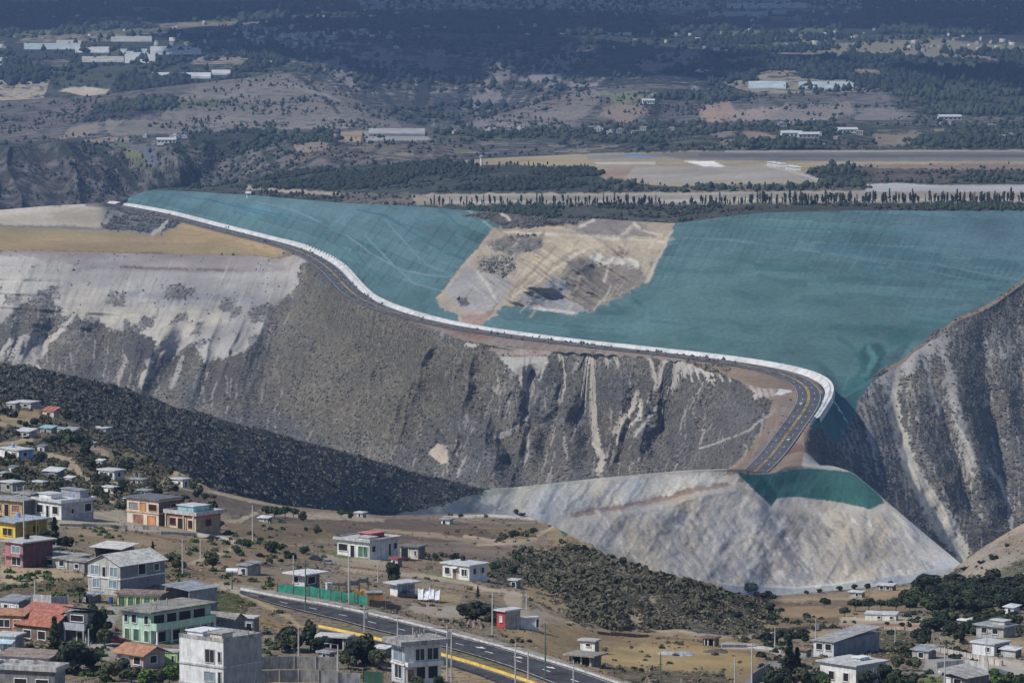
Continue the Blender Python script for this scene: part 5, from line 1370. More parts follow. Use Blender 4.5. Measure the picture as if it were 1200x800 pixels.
# ------------------------------------------------------------------ mesh collector
class MB:
    def __init__(self): self.v = []; self.f = []; self.mi = []
    def quad(self, a, b, c, d, m=0):
        o = len(self.v); self.v += [tuple(a), tuple(b), tuple(c), tuple(d)]; self.f.append((o, o + 1, o + 2, o + 3)); self.mi.append(m); return self
    def poly(self, pts, m=0):
        o = len(self.v); self.v += [tuple(p) for p in pts]; self.f.append(tuple(range(o, o + len(pts)))); self.mi.append(m); return self
    def box(self, x0, x1, y0, y1, z0, z1, m=0):
        o = len(self.v)
        self.v += [(x0, y0, z0), (x1, y0, z0), (x1, y1, z0), (x0, y1, z0), (x0, y0, z1), (x1, y0, z1), (x1, y1, z1), (x0, y1, z1)]
        for q in ((0, 3, 2, 1), (4, 5, 6, 7), (0, 1, 5, 4), (1, 2, 6, 5), (2, 3, 7, 6), (3, 0, 4, 7)):
            self.f.append(tuple(o + i for i in q)); self.mi.append(m)
        return self
    def slab(self, c4, th, m=0):
        """closed sheet: four top corners, thickness downwards"""
        o = len(self.v)
        self.v += [(p[0], p[1], p[2] - th) for p in c4] + [tuple(p) for p in c4]
        for q in ((0, 3, 2, 1), (4, 5, 6, 7), (0, 1, 5, 4), (1, 2, 6, 5), (2, 3, 7, 6), (3, 0, 4, 7)):
            self.f.append(tuple(o + i for i in q)); self.mi.append(m)
        return self
    def cyl(self, x, y, z0, z1, r0, r1=None, n=8, m=0):
        r1 = r0 if r1 is None else r1
        o = len(self.v)
        for z, r in ((z0, r0), (z1, r1)):
            for k in range(n):
                a = 2 * math.pi * k / n; self.v.append((x + r * math.cos(a), y + r * math.sin(a), z))
        for k in range(n):
            k2 = (k + 1) % n; self.f.append((o + k, o + k2, o + n + k2, o + n + k)); self.mi.append(m)
        self.f.append(tuple(o + n + k for k in range(n))); self.mi.append(m)
        self.f.append(tuple(o + n - 1 - k for k in range(n))); self.mi.append(m)
        return self
    def rod(self, a, b, r, n=6, m=0):
        a = Vector(a); b = Vector(b); d = (b - a).normalized()
        s = d.orthogonal().normalized(); t = d.cross(s)
        o = len(self.v)
        for p in (a, b):
            for k in range(n):
                w_ = 2 * math.pi * k / n; self.v.append(tuple(p + s * r * math.cos(w_) + t * r * math.sin(w_)))
        for k in range(n):
            k2 = (k + 1) % n; self.f.append((o + k, o + k2, o + n + k2, o + n + k)); self.mi.append(m)
        self.f.append(tuple(o + n + k for k in range(n))); self.mi.append(m)
        self.f.append(tuple(o + n - 1 - k for k in range(n))); self.mi.append(m)
        return self
    def build(self, name, mats, parent=None):
        me = bpy.data.meshes.new(name); me.from_pydata(self.v, [], self.f)
        if not isinstance(mats, (list, tuple)): mats = [mats]
        for m_ in mats: me.materials.append(m_)
        if len(mats) > 1: me.polygons.foreach_set('material_index', self.mi)
        me.update()
        return link(name, me, parent)


# ------------------------------------------------------------------ common finishes
WHITE = M((.72, .71, .68), .8, .14, .8, 'white_plaster'); CREAM = M((.62, .52, .38), .8, .14, .8, 'cream_plaster')
GREYB = M((.30, .295, .29), .95, .2, .9, 'grey_block'); GREYL = M((.46, .455, .445), .9, .18, .8, 'pale_concrete'); GREYD = M((.19, .185, .185), .9, .2, .9, 'dark_concrete')
CONC = M((.36, .35, .335), .92, .2, .7, 'concrete'); SLAB = M((.33, .325, .31), .92, .28, .6, 'roof_slab')
ZINC = M((.42, .44, .46), .5, .22, .7, 'zinc_sheet', metal=.35); ZINCL = M((.62, .63, .63), .55, .18, .7, 'pale_sheet', metal=.1); ZINCD = M((.20, .215, .24), .6, .22, .7, 'dark_sheet', metal=.2)
BRICK = M((.30, .16, .105), .95, .25, 1.6, 'brick'); BROWN = M((.19, .13, .105), .9, .22, 1.0, 'brown_wall'); TILE = M((.40, .135, .085), .85, .25, 1.2, 'clay_tile'); TILEO = M((.44, .205, .115), .85, .22, 1.2, 'orange_tile')
YELLOW = M((.72, .50, .035), .8, .12, .8, 'yellow_paint'); PINK = M((.46, .20, .205), .85, .16, .8, 'pink_paint'); MAROON = M((.13, .06, .07), .9, .2, .8, 'maroon_wall'); ORANGE = M((.62, .27, .09), .8, .14, .8, 'orange_paint')
MINT = M((.42, .62, .47), .8, .12, .8, 'mint_paint'); MINTD = M((.19, .42, .29), .8, .14, .8, 'green_paint'); LIME = M((.36, .60, .16), .8, .12, .8, 'lime_paint'); YGREEN = M((.55, .60, .30), .8, .12, .8, 'yellow_green_paint'); RED = M((.42, .055, .045), .8, .15, .9, 'red_paint')
BLUEP = M((.20, .33, .55), .8, .14, .8, 'blue_paint'); TEAL = M((.25, .47, .47), .7, .14, .8, 'turquoise_sheet'); GFENCE = M((.022, .235, .165), .65, .2, 1.2, 'green_sheeting'); DGREEN = M((.02, .08, .045), .7, .15, 1, 'dark_green_cloth')
BLACK = M((.018, .018, .02), .7, .15, 1, 'black'); TARP = M((.035, .037, .042), .6, .2, .8, 'black_tarp'); WOOD = M((.21, .15, .10), .9, .25, 2, 'wood'); WTARP = M((.74, .75, .77), .6, .1, .8, 'white_tarp')
GLASS = M((.028, .034, .042), .18, .2, .6, 'window_glass', spec=.5); GLASSB = M((.20, .29, .36), .2, .15, .6, 'curtained_glass', spec=.5); GLASSG = M((.06, .16, .10), .3, .2, .6, 'green_glass', spec=.5)
POLEC = M((.52, .51, .49), .85, .12, .6, 'pole_concrete'); POLEG = M((.10, .17, .12), .8, .15, .6, 'pole_green'); METAL = M((.38, .39, .40), .5, .15, 1, 'galvanised', metal=.5)
ASPH = M((.060, .060, .066), .9, .28, .35, 'asphalt'); WLINE = M((.68, .67, .64), .8, .2, .8, 'road_white'); YLINE = M((.66, .43, .05), .8, .16, .8, 'road_yellow'); PAVE = M((.31, .28, .24), .95, .2, .5, 'pavement_concrete')
DRAINM = M((.62, .61, .59), .85, .14, .06, 'drain_concrete'); EARTH = M((.25, .19, .14), .98, .25, .3, 'earth'); ASPHF = M((.095, .095, .105), .9, .2, .08, 'far_asphalt')
PANE = {'g': GLASS, 'b': GLASSB, 'n': GLASSG, 'k': BLACK, 'o': ORANGE, 'r': BRICK, 'w': WTARP}


# ------------------------------------------------------------------ houses
def empty(name, loc, rz, label, cat, group=None):
    o = bpy.data.objects.new(name, None); COL.objects.link(o)
    o.location = loc; o.rotation_euler = (0, 0, rz); o.empty_display_size = .5
    return tag(o, label, cat, group)


def opening(parent, face, L1, L2, h, w, frame_mat):
    """w = (t0, t1, z0, z1, kind): a framed window or door; t from the near corner outward, z as fraction of height"""
    t0, t1, z0, z1, kd = w
    L = L1 if face == 'L' else L2
    a0, a1, b0, b1 = t0 * L, t1 * L, z0 * h, z1 * h
    fr = .11
    m = MB(); p = MB()
    def bx(mb, s0, s1, q0, q1, d0, d1):
        if face == 'L': mb.box(-d1, -d0, s0, s1, q0, q1)
        else: mb.box(s0, s1, -d1, -d0, q0, q1)
    bx(m, a0 - fr, a1 + fr, b1, b1 + fr, -.05, .13)
    bx(m, a0 - fr, a1 + fr, b0 - fr, b0, -.05, .16)
    bx(m, a0 - fr, a0, b0, b1, -.05, .12); bx(m, a1, a1 + fr, b0, b1, -.05, .12)
    if a1 - a0 > 1.3 and kd in 'gbn':
        c = (a0 + a1) / 2; bx(m, c - .04, c + .04, b0, b1, -.05, .08)
    door = z0 <= .03
    o = m.build('door' if door else 'window', frame_mat, parent)
    bx(p, a0 + .002, a1 - .002, b0 + .002, b1 - .002, -.05, .02)
    p.build('leaf_or_dark_gap' if door else 'pane', PANE[kd], o)  # black fills stand for the unlit inside of unglazed openings
    return o


HOUSE_BOX = []


def house(label, u, v, wl, wr, h, al=42, wall=WHITE, wall2=None, roof='flat', rmat=SLAB, over=.35, wins_l=(), wins_r=(), frame=WHITE, name='house', cat='house', group=None,
          rise=None, band=None, band_mat=None, parapet=0.0, open_left=False, tank=False, stubs=0, base=2.5, dy=0.0, roof_th=.25, gable=None, extra=None):
    p = ground_pt(u, v)
    if dy: p = Vector(unproj(u, v, p.y + dy))
    s = px_m(p.y); A = math.radians(al)
    L1 = max(.8, wl / s / math.cos(A)); L2 = max(.8, wr / s / math.sin(A)); hh = h / s
    e = empty(name, p, math.pi / 2 - A, label, cat, group)
    HOUSE_BOX.append((u - wl - 6, u + wr + 6, v - h * 1.3 - 8, v + 5))
    wall2 = wall2 or wall  # right face; on several houses this colour already holds its shade
    m = MB()
    rs = rise if rise is not None else hh * .3
    if open_left:
        t = .2
        m.box(0, L2, 0, t, -base, hh, 1); m.box(0, L2, L1 - t, L1, -base, hh, 0); m.box(L2 - t, L2, t, L1 - t, -base, hh, 0); m.box(0, L2, t, L1 - t, -base, .05, 0)
    else:
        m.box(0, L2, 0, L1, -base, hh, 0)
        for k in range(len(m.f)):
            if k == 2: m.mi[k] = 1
        if gable == 'x':      # ridge runs along local x, gable ends on the left face
            for x in (0, L2 - .2):
                o = len(m.v); m.v += [(x, 0, hh), (x, L1, hh), (x, L1 / 2, hh + rs), (x + .2, 0, hh), (x + .2, L1, hh), (x + .2, L1 / 2, hh + rs)]
                for q in ((0, 2, 1), (3, 4, 5), (0, 3, 5, 2), (1, 2, 5, 4)): m.f.append(tuple(o + i for i in q)); m.mi.append(0)
        elif gable == 'y':
            for y in (0, L1 - .2):
                o = len(m.v); m.v += [(0, y, hh), (L2, y, hh), (L2 / 2, y, hh + rs), (0, y + .2, hh), (L2, y + .2, hh), (L2 / 2, y + .2, hh + rs)]
                for q in ((0, 1, 2), (3, 5, 4), (0, 2, 5, 3), (1, 4, 5, 2)): m.f.append(tuple(o + i for i in q)); m.mi.append(1)
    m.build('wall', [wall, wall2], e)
    if band:
        b = MB()
        for z in band:
            b.box(-.18, L2 + .18, -.18, 0, z * hh - .13, z * hh + .13); b.box(-.18, -.003, .0, L1, z * hh - .13, z * hh + .13)
        b.build('ledge', band_mat or WHITE, e)
    r = MB(); th = roof_th
    if gable == 'x':
        q = over
        r.slab([(-q, -q, hh + .03 - rs * q / (L1 / 2)), (L2 + q, -q, hh + .03 - rs * q / (L1 / 2)), (L2 + q, L1 / 2, hh + rs + .06), (-q, L1 / 2, hh + rs + .06)], -.08)
        r.slab([(-q, L1 / 2, hh + rs + .06), (L2 + q, L1 / 2, hh + rs + .06), (L2 + q, L1 + q, hh + .03 - rs * q / (L1 / 2)), (-q, L1 + q, hh + .03 - rs * q / (L1 / 2))], -.08)
    elif gable == 'y':
        q = over
        r.slab([(-q, -q, hh + .03 - rs * q / (L2 / 2)), (L2 / 2, -q, hh + rs + .06), (L2 / 2, L1 + q, hh + rs + .06), (-q, L1 + q, hh + .03 - rs * q / (L2 / 2))], -.08)
        r.slab([(L2 / 2, -q, hh + rs + .06), (L2 + q, -q, hh + .03 - rs * q / (L2 / 2)), (L2 + q, L1 + q, hh + .03 - rs * q / (L2 / 2)), (L2 / 2, L1 + q, hh + rs + .06)], -.08)
    elif roof == 'flat':
        r.box(-over, L2 + over, -over, L1 + over, hh + .002, hh + th)
        if parapet:
            t = .15; z0 = hh + th + .002; z1 = z0 + parapet
            r.box(-over, L2 + over, -over, -over + t, z0, z1); r.box(-over, L2 + over, L1 + over - t, L1 + over, z0, z1)
            r.box(-over, -over + t, -over + t, L1 + over - t, z0, z1); r.box(L2 + over - t, L2 + over, -over + t, L1 + over - t, z0, z1)
    elif roof == 'shedx':      # rises away from the left face
        r.slab([(-over, -over, hh + .12), (L2 + over, -over, hh + .12 + rs), (L2 + over, L1 + over, hh + .12 + rs), (-over, L1 + over, hh + .12)], .09)
    elif roof == 'shedy':
        r.slab([(-over, -over, hh + .12), (L2 + over, -over, hh + .12), (L2 + over, L1 + over, hh + .12 + rs), (-over, L1 + over, hh + .12 + rs)], .09)
    elif roof == 'shedf':      # falls towards the left face from a raised back
        r.slab([(-over, -over, hh + .12 + rs), (L2 + over, -over, hh + .12), (L2 + over, L1 + over, hh + .12), (-over, L1 + over, hh + .12 + rs)], .09)
    ro = r.build('roof', rmat, e)
    top = hh + (th if roof == 'flat' and not gable else .1)
    if stubs:
        g = random.Random(int(u * 7 + v)); 
        for k in range(stubs):
            c = MB(); c.cyl(g.uniform(.1, .95) * L2, g.choice((.08, .5, .93)) * L1, top + .002, top + g.uniform(.5, 1.1), .10, .10, 5); c.build('column_stub', CONC, ro)
    gq = random.Random(int(u * 13 + v * 7))
    if roof == 'flat' and not gable and L1 * L2 > 28 and not tank and gq.random() < .6: tank = gq.choice('kb')
    if tank:
        c = MB(); tx, ty = L2 * gq.uniform(.45, .85), L1 * gq.uniform(.35, .8); c.cyl(tx, ty, top + .002, top + .75, .48, .44, 12); c.cyl(tx, ty, top + .75, top + .95, .44, .15, 12); c.build('water_tank', BLACK if tank == 'k' else BLUEP, ro)
    for w in wins_l: opening(e, 'L', L1, L2, hh, w, frame)
    for w in wins_r: opening(e, 'R', L1, L2, hh, w, frame)
    if extra: extra(e, L1, L2, hh, s)
    return e


def annex(x0, x1, y0, y1, z0, z1, mat, nm='roof_room', rm=None):
    """a roof-top room in fractions of the plan; heights in metres above the roof"""
    def f(e, L1, L2, hh, s):
        m = MB(); m.box(x0 * L2, x1 * L2, y0 * L1, y1 * L1, hh + .26 + z0, hh + .26 + z1)
        o = m.build(nm, mat, e)
        k = MB(); k.box(x0 * L2 - .25, x1 * L2 + .25, y0 * L1 - .25, y1 * L1 + .25, hh + .262 + z1, hh + .4 + z1); k.build('roof', rm or ZINCL, o)
    return f


def balcony(face, t0, t1, z, hgt, depth, mat):
    def f(e, L1, L2, hh, s):
        m = MB(); L = L1 if face == 'L' else L2
        a0, a1 = t0 * L, t1 * L
        def bx(s0, s1, q0, q1, d0, d1):
            if face == 'L': m.box(-d1, -d0, s0, s1, q0, q1)
            else: m.box(s0, s1, -d1, -d0, q0, q1)
        bx(a0, a1, z * hh - .15, z * hh, .003, depth)
        bx(a0, a1, z * hh + .002, z * hh + hgt, depth - .12, depth)
        bx(a0, a0 + .12, z * hh + .002, z * hh + hgt, .003, depth - .122); bx(a1 - .12, a1, z * hh + .002, z * hh + hgt, .003, depth - .122)
        m.build('balcony', mat, e)
    return f


def columns(face, ts, depth, z1, mat, nm='column'):
    def f(e, L1, L2, hh, s):
        L = L1 if face == 'L' else L2
        for t in ts:
            m = MB()
            if face == 'L': m.box(-depth - .25, -depth, t * L - .12, t * L + .12, -1.2, z1 * hh)
            else: m.box(t * L - .12, t * L + .12, -depth - .25, -depth, -1.2, z1 * hh)
            m.build(nm, mat, e)
    return f


def both(*fs):
    def f(*a):
        for q in fs: q(*a)
    return f


def canopy(face, t0, t1, z, depth, mat, drop=.3):
    def f(e, L1, L2, hh, s):
        L = L1 if face == 'L' else L2; m = MB(); a0, a1, zz = t0 * L, t1 * L, z * hh
        if face == 'L': m.slab([(-depth, a0, zz - drop), (-.005, a0, zz), (-.005, a1, zz), (-depth, a1, zz - drop)], .08)
        else: m.slab([(a0, -depth, zz - drop), (a1, -depth, zz - drop), (a1, -.005, zz), (a0, -.005, zz)], .08)
        m.build('canopy', mat, e)
    return f


# --- left hillside, far row
house('small grey-roofed house highest on the left hillside', 36, 479, 22, 9, 7, 30, GREYL, GREYB, rmat=ZINCL, wins_l=((.2, .4, .3, .75, 'k'),))
house('little red-roofed house at the top of the left hillside', 63, 489, 14, 6, 7, 35, CREAM, GREYB, 'shedx', TILE, rise=1.0, wins_l=((.3, .6, .3, .8, 'k'),))
house('white-roofed house with grey wall left of the blue-roofed one on the hillside', 34, 513, 16, 8, 7, 35, GREYL, GREYB, 'shedx', ZINCL, rise=.6, wins_l=((.2, .45, .3, .8, 'k'), (.6, .8, .3, .8, 'k')))
house('hillside shack with a pale blue-grey metal roof', 60, 508, 14, 6, 6, 35, GREYB, None, 'shedx', TEAL, rise=.5, wins_l=((.4, .6, 0, .8, 'k'),))
house('hillside shack under a long sloping grey sheet roof', 86, 512, 13, 6, 7, 40, GREYB, None, 'shedx', ZINC, rise=.8, wins_l=((.4, .65, 0, .8, 'k'),))
house('long whitish block house near the crest of the hillside', 124, 509, 22, 6, 7, 25, GREYL, GREYB, rmat=ZINCL, wins_l=((.15, .3, .3, .8, 'k'), (.5, .65, .3, .8, 'k')))
house('long low white house with a blue end wall on the hillside', 22, 538, 26, 16, 10, 50, WHITE, BLUEP, rmat=ZINCL, wins_l=((.1, .35, .0, .75, 'r'), (.55, .7, .35, .8, 'k')), wins_r=((.3, .55, .3, .75, 'k'),))
house('dark shed under a wide pale roof on the hillside', 68, 561, 18, 7, 8, 35, GREYD, None, 'shedx', ZINCL, rise=.7, wins_l=((.2, .6, 0, .7, 'k'),))
house('squat grey hut below the pale-roofed hillside shed', 50, 571, 11, 4, 6, 35, GREYL, GREYB, rmat=ZINCL, wins_l=((.35, .6, 0, .8, 'k'),))
house('white hillside house with dark windows and a taller right half', 134, 562, 20, 11, 10, 40, WHITE, GREYL, rmat=ZINCL, wins_l=((.1, .3, .2, .8, 'k'), (.45, .6, 0, .8, 'k'), (.7, .9, .3, .8, 'k')), wins_r=((.3, .6, .3, .8, 'k'),))
house('tiny white cabin below the white hillside house', 133, 578, 12, 4, 7, 35, WHITE, GREYL, rmat=ZINCL, wins_l=((.3, .55, 0, .75, 'k'),))
house('unfinished grey block house with bare columns on the hillside', 167, 569, 15, 5, 7, 30, GREYB, None, rmat=SLAB, stubs=5, wins_l=((.15, .35, .2, .8, 'k'), (.55, .8, .2, .8, 'k')))
house('white cottage with a dark door beside the dirt track on the hilltop', 214, 571, 13, 7, 9, 40, WHITE, GREYL, rmat=ZINCL, wins_l=((.2, .4, .3, .75, 'k'),), wins_r=((.3, .65, 0, .75, 'k'),))
house('grey-green hut behind the orange-trimmed house', 173, 582, 12, 5, 7, 35, M((.30, .36, .33), .9, .2, .8, 'grey_green_wall'), None, rmat=ZINC, wins_l=((.3, .6, .3, .8, 'k'),))
house('plain grey block house at the left edge above the cream house', 15, 577, 16, 12, 11, 45, GREYB, None, rmat=ZINCL, wins_l=((.2, .5, .3, .8, 'k'),))
house('low grey house with terrace roof left of the big white house', 36, 590, 22, 14, 10, 45, GREYL, GREYB, rmat=SLAB, stubs=3, wins_l=((.2, .4, .3, .8, 'k'), (.6, .8, .3, .8, 'k')))
# --- second row
house('cream and orange flat-roofed house at the left edge', 26, 606, 40, 14, 19, 35, M((.60, .37, .15), .8, .14, .8, 'apricot_paint'), GREYD, rmat=SLAB, over=.7, wins_l=((.08, .32, .3, .72, 'r'), (.42, .55, 0, .75, 'k'), (.66, .88, .3, .72, 'k')), frame=CREAM)
house('bright yellow house with a porch under a wide grey slab roof', 18, 632, 26, 33, 20, 42, YELLOW, M((.40, .27, .05), .85, .16, .8, 'shaded_yellow'), rmat=M((.36, .40, .46), .9, .25, .7, 'bluish_slab'), over=.8, wins_l=((.15, .6, .2, .62, 'g'),), wins_r=((.2, .35, 0, .7, 'k'), (.55, .75, .3, .7, 'k')), frame=YELLOW,  # right wall repeats the yellow with shade put into the colour
      extra=columns('R', (.25, .62, .97), .35, 1.0, YELLOW))
house('broad white house with a shade-coloured side wall and boxes on its roof', 72, 609, 35, 35, 20, 45, WHITE, M((.36, .37, .40), .9, .16, .8, 'shaded_white_side'), rmat=ZINCL, over=.5, parapet=.35, wins_l=((.12, .32, .3, .75, 'k'), (.45, .55, 0, .75, 'k'), (.68, .9, .3, .75, 'k')), wins_r=((.72, .92, .35, .8, 'k'), (.3, .38, .3, .6, 'k')),  # side wall is the same white with its shade painted in
      extra=both(annex(.1, .45, .5, .95, 0, 1.0, WHITE), annex(.75, 1.0, .2, .9, 0, 1.5, M((.30, .30, .34), .9, .16, .8, 'slate_plaster'), 'roof_room', ZINC)))
house('orange-trimmed two-storey house with a brown brick side', 186, 616, 40, 24, 30, 40, M((.66, .58, .50), .8, .14, .8, 'pale_peach'), BROWN, rmat=M((.15, .155, .175), .8, .2, .8, 'dark_roof'), over=.5, wins_l=((.06, .3, .58, .82, 'k'), (.42, .58, .52, .85, 'o'), (.66, .92, .6, .82, 'b'), (.1, .34, 0, .36, 'o'), (.5, .78, .0, .36, 'r')), wins_r=((.55, .8, .6, .8, 'k'),), frame=ORANGE,
      band=(.48, .97), band_mat=M((.62, .44, .30), .85, .16, .9, 'peach_trim'))
house('cream bungalow with a red stripe along its roof edge', 230, 623, 36, 27, 19, 42, M((.66, .56, .34), .8, .14, .8, 'pale_yellow'), M((.30, .24, .17), .9, .2, .8, 'tan_wall'), rmat=GREYL, over=.6, band=(.93,), band_mat=RED, parapet=.5, wins_l=((.08, .26, .2, .65, 'k'), (.4, .62, 0, .72, 'k'), (.72, .9, .3, .7, 'k')), wins_r=((.4, .6, .3, .7, 'k'),), frame=RED,
      extra=both(annex(.3, .95, .35, .9, 0, 1.1, TEAL, 'roof_room', ZINCL), columns('L', (.02, .36, .98), .5, .98, CREAM)))
house('pink house with a maroon side and a flat grey roof', 27, 665, 23, 32, 29, 42, PINK, MAROON, rmat=GREYL, over=.6, wins_l=((.15, .6, .58, .85, 'b'), (.1, .6, .08, .40, 'g')), wins_r=(), frame=WHITE, extra=balcony('L', .02, .98, .48, .35, .7, PINK))
house('open dark shed under a pale sheet roof behind the gabled house', 142, 656, 33, 14, 13, 32, GREYD, None, 'shedx', M((.58, .57, .53), .7, .2, .8, 'weathered_sheet'), rise=.5, over=.7, open_left=True)
house('long unfinished grey house with two dark windows', 79, 667, 41, 24, 12, 38, GREYL, GREYB, rmat=SLAB, over=.5, stubs=4, wins_l=((.1, .24, .3, .8, 'k'), (.45, .62, .3, .8, 'k'), (.72, .84, .3, .8, 'k')))
house('small grey wing attached left of the gabled house', 99, 671, 20, 10, 13, 35, GREYB, GREYD, rmat=SLAB, wins_l=((.35, .6, .35, .75, 'k'),))
house('large grey two-storey house with a pale gabled roof and white ledges', 141, 698, 41, 49, 36, 40, M((.44, .43, .40), .88, .14, .8, 'sand_plaster'), M((.235, .23, .25), .92, .16, 1.2, 'shaded_sand_side'), gable='x', rise=1.5, rmat=M((.52, .51, .47), .85, .22, .7, 'fibre_roof'), over=.45, band=(.55,),  # right side darkened in colour to stand for its shade
      wins_l=((.08, .3, .62, .92, 'b'), (.66, .9, .62, .92, 'b'), (.1, .34, .22, .48, 'b'), (.62, .84, .2, .48, 'b'), (.44, .54, .58, .9, 'k')), wins_r=((.4, .56, .62, .95, 'k'), (.75, .86, .68, .9, 'g')), frame=WHITE, tank=False)
house('yellow-green row of rooms with dark green doors under a rubble-strewn roof', 187, 713, 51, 8, 16, 16, YGREEN, GREYB, rmat=M((.25, .19, .155), .95, .35, 1.2, 'rubble_slab'), over=.5, wins_l=((.05, .13, 0, .8, 'n'), (.22, .36, .05, .8, 'n'), (.45, .55, .0, .8, 'n'), (.62, .74, .05, .8, 'n'), (.82, .96, .05, .8, 'n')), frame=YGREEN, band=(.98,), band_mat=WHITE)
house('open-fronted grey block garage with a bluish metal roof', 222, 716, 31, 31, 24, 42, GREYB, M((.27, .275, .30), .92, .18, 1.2, 'shaded_grey_block'), 'shedy', M((.33, .37, .40), .6, .22, .7, 'bluish_sheet', metal=.2), rise=.5, over=.35, open_left=True)  # bluish tone of the right wall holds the shade it stands in
house('mint green two-storey house with white bands and a wide grey roof', 177, 754, 36, 66, 37, 40, MINT, MINT, rmat=M((.285, .27, .24), .92, .28, .7, 'lichen_slab'), over=.9, band=(.98,), band_mat=MINTD, stubs=3,
      wins_l=((.08, .22, .62, .88, 'k'), (.5, .66, .62, .88, 'k'), (.8, .92, .62, .86, 'k'), (.06, .22, .04, .4, 'n'), (.4, .6, .04, .42, 'n'), (.74, .9, .04, .4, 'n')),
      wins_r=((.04, .22, .6, .9, 'k'), (.26, .42, .6, .9, 'k'), (.46, .66, .6, .9, 'k'), (.7, .9, .6, .9, 'k'), (.06, .24, .02, .34, 'k'), (.3, .48, .02, .34, 'k'), (.54, .72, .02, .34, 'k'), (.78, .94, .02, .34, 'k')), frame=WHITE,
      extra=both(balcony('R', .0, 1.0, .46, 1.0, 1.2, MINT), columns('R', (.02, .26, .5, .74, .98), .95, .44, WHITE)))
house('red-tiled gabled house with weathered walls between dark trees', 62, 752, 46, 22, 19, 35, BROWN, GREYD, gable='y', rise=1.3, rmat=TILE, over=.5, wins_l=((.2, .4, .1, .6, 'k'), (.6, .8, .1, .6, 'k')))
house('second red-tiled roof stepping up behind the red gabled house', 60, 736, 46, 20, 10, 30, GREYD, GREYD, 'shedx', M((.43, .15, .10), .85, .25, 1.2, 'faded_tile'), rise=1.6, over=.5, wins_l=((.3, .5, .1, .8, 'k'),))
house('dark slate-grey house with a pale balcony right of the red roofs', 103, 754, 26, 9, 36, 28, M((.10, .105, .12), .9, .2, .8, 'slate_wall'), GREYD, 'shedf', ZINCD, rise=.9, over=.5, wins_l=((.1, .5, .05, .38, 'k'), (.2, .8, .72, .92, 'k')), extra=both(balcony('L', 0, 1.0, .48, 1.0, 1.0, M((.40, .42, .46), .8, .14, .8, 'pale_blue_plaster')), columns('L', (.06, .94), .75, .46, CONC)))
house('small white-fronted hut with a slate-grey sheet roof above the red tiles', 22, 719, 23, 12, 14, 35, M((.55, .56, .57), .85, .14, .8, 'dull_white'), GREYD, 'shedx', M((.30, .32, .35), .6, .2, .8, 'slate_sheet', metal=.2), rise=.6, wins_l=((.15, .45, .2, .7, 'w'), (.6, .8, 0, .7, 'k')))
house('orange-brown house with a sheet roof at the left edge', 28, 746, 34, 6, 25, 15, M((.40, .21, .10), .9, .2, .9, 'ochre_brick'), BROWN, 'shedx', TILEO, rise=.6, wins_l=((.1, .35, .5, .8, 'k'), (.5, .9, .45, .8, 'g')))
house('white shop front with a pale blue awning at the left edge', 18, 764, 24, 8, 19, 20, M((.60, .64, .68), .8, .14, .8, 'icy_plaster'), GREYB, rmat=ZINCL, wins_l=((.15, .6, .05, .5, 'b'),), extra=canopy('L', 0, 1.0, .75, 1.4, M((.42, .60, .68), .6, .12, .8, 'pale_blue_awning')))
house('low building under a brownish rusted roof in the lower left corner', 57, 783, 62, 12, 12, 20, M((.52, .52, .53), .85, .16, .8, 'dull_white_plaster'), GREYB, 'shedx', M((.30, .235, .195), .85, .25, .7, 'rusty_sheet'), rise=.5, wins_l=((.1, .2, .2, .7, 'k'), (.3, .45, .2, .7, 'k'), (.6, .75, .2, .7, 'k')))
house('long grey-roofed building at the lowest left corner', 64, 812, 75, 10, 26, 18, GREYD, GREYB, 'flat', M((.42, .415, .40), .9, .25, .6, 'worn_slab'), over=.5, parapet=.45, wins_l=((.1, .3, .1, .6, 'k'), (.45, .65, .1, .6, 'k')))
house('terracotta-roofed house with pinkish walls in front of the mint house', 168, 783, 33, 24, 17, 42, M((.46, .36, .33), .88, .16, .8, 'rose_plaster'), M((.36, .31, .30), .9, .16, .8, 'mauve_plaster'), gable='y', rise=.9, rmat=TILEO, over=.7, wins_l=((.1, .35, .25, .75, 'k'), (.55, .8, .0, .75, 'w')), wins_r=((.3, .6, .3, .8, 'k'),))
house('lime green wall of a low room beside the concrete tower house', 208, 780, 20, 4, 16, 15, LIME, GREYB, rmat=GREYL, over=.15, wins_l=((.2, .34, .3, .75, 'k'),))
house('tall raw concrete house with a white left face and shade-greyed right side', 262, 826, 55, 43, 75, 40, M((.66, .655, .64), .85, .14, .8, 'whitewashed_concrete'), M((.33, .33, .335), .92, .14, .7, 'shaded_concrete'), rmat=SLAB, over=.05, parapet=.3, stubs=4,  # grey of the right side includes painted shade
      wins_l=((.05, .11, .68, .84, 'g'), (.05, .11, .33, .52, 'g'), (.2, .4, .66, .86, 'g'), (.2, .42, .36, .5, 'b')), band=(.28, .6), band_mat=GREYL, frame=GREYL,
      extra=both(annex(.02, .3, .05, .32, 0, .9, CREAM, 'roof_room', CONC), annex(.15, .6, .6, .95, 0, .6, WTARP, 'tank_box', WTARP)))
house('low grey gable-walled house behind the concrete tower house', 274, 746, 34, 12, 20, 30, GREYB, GREYD, gable='y', rise=.8, rmat=M((.27, .25, .225), .9, .25, .7, 'brown_slab'), over=.3, wins_l=((.6, .75, .3, .6, 'k'),))
house('dark hut with a white roof edge beside the grassy road bank', 297, 744, 20, 6, 20, 25, M((.26, .27, .31), .9, .16, .8, 'slate_blue_plaster'), GREYD, rmat=ZINCL, over=.3, wins_l=((.1, .4, .0, .7, 'k'),))
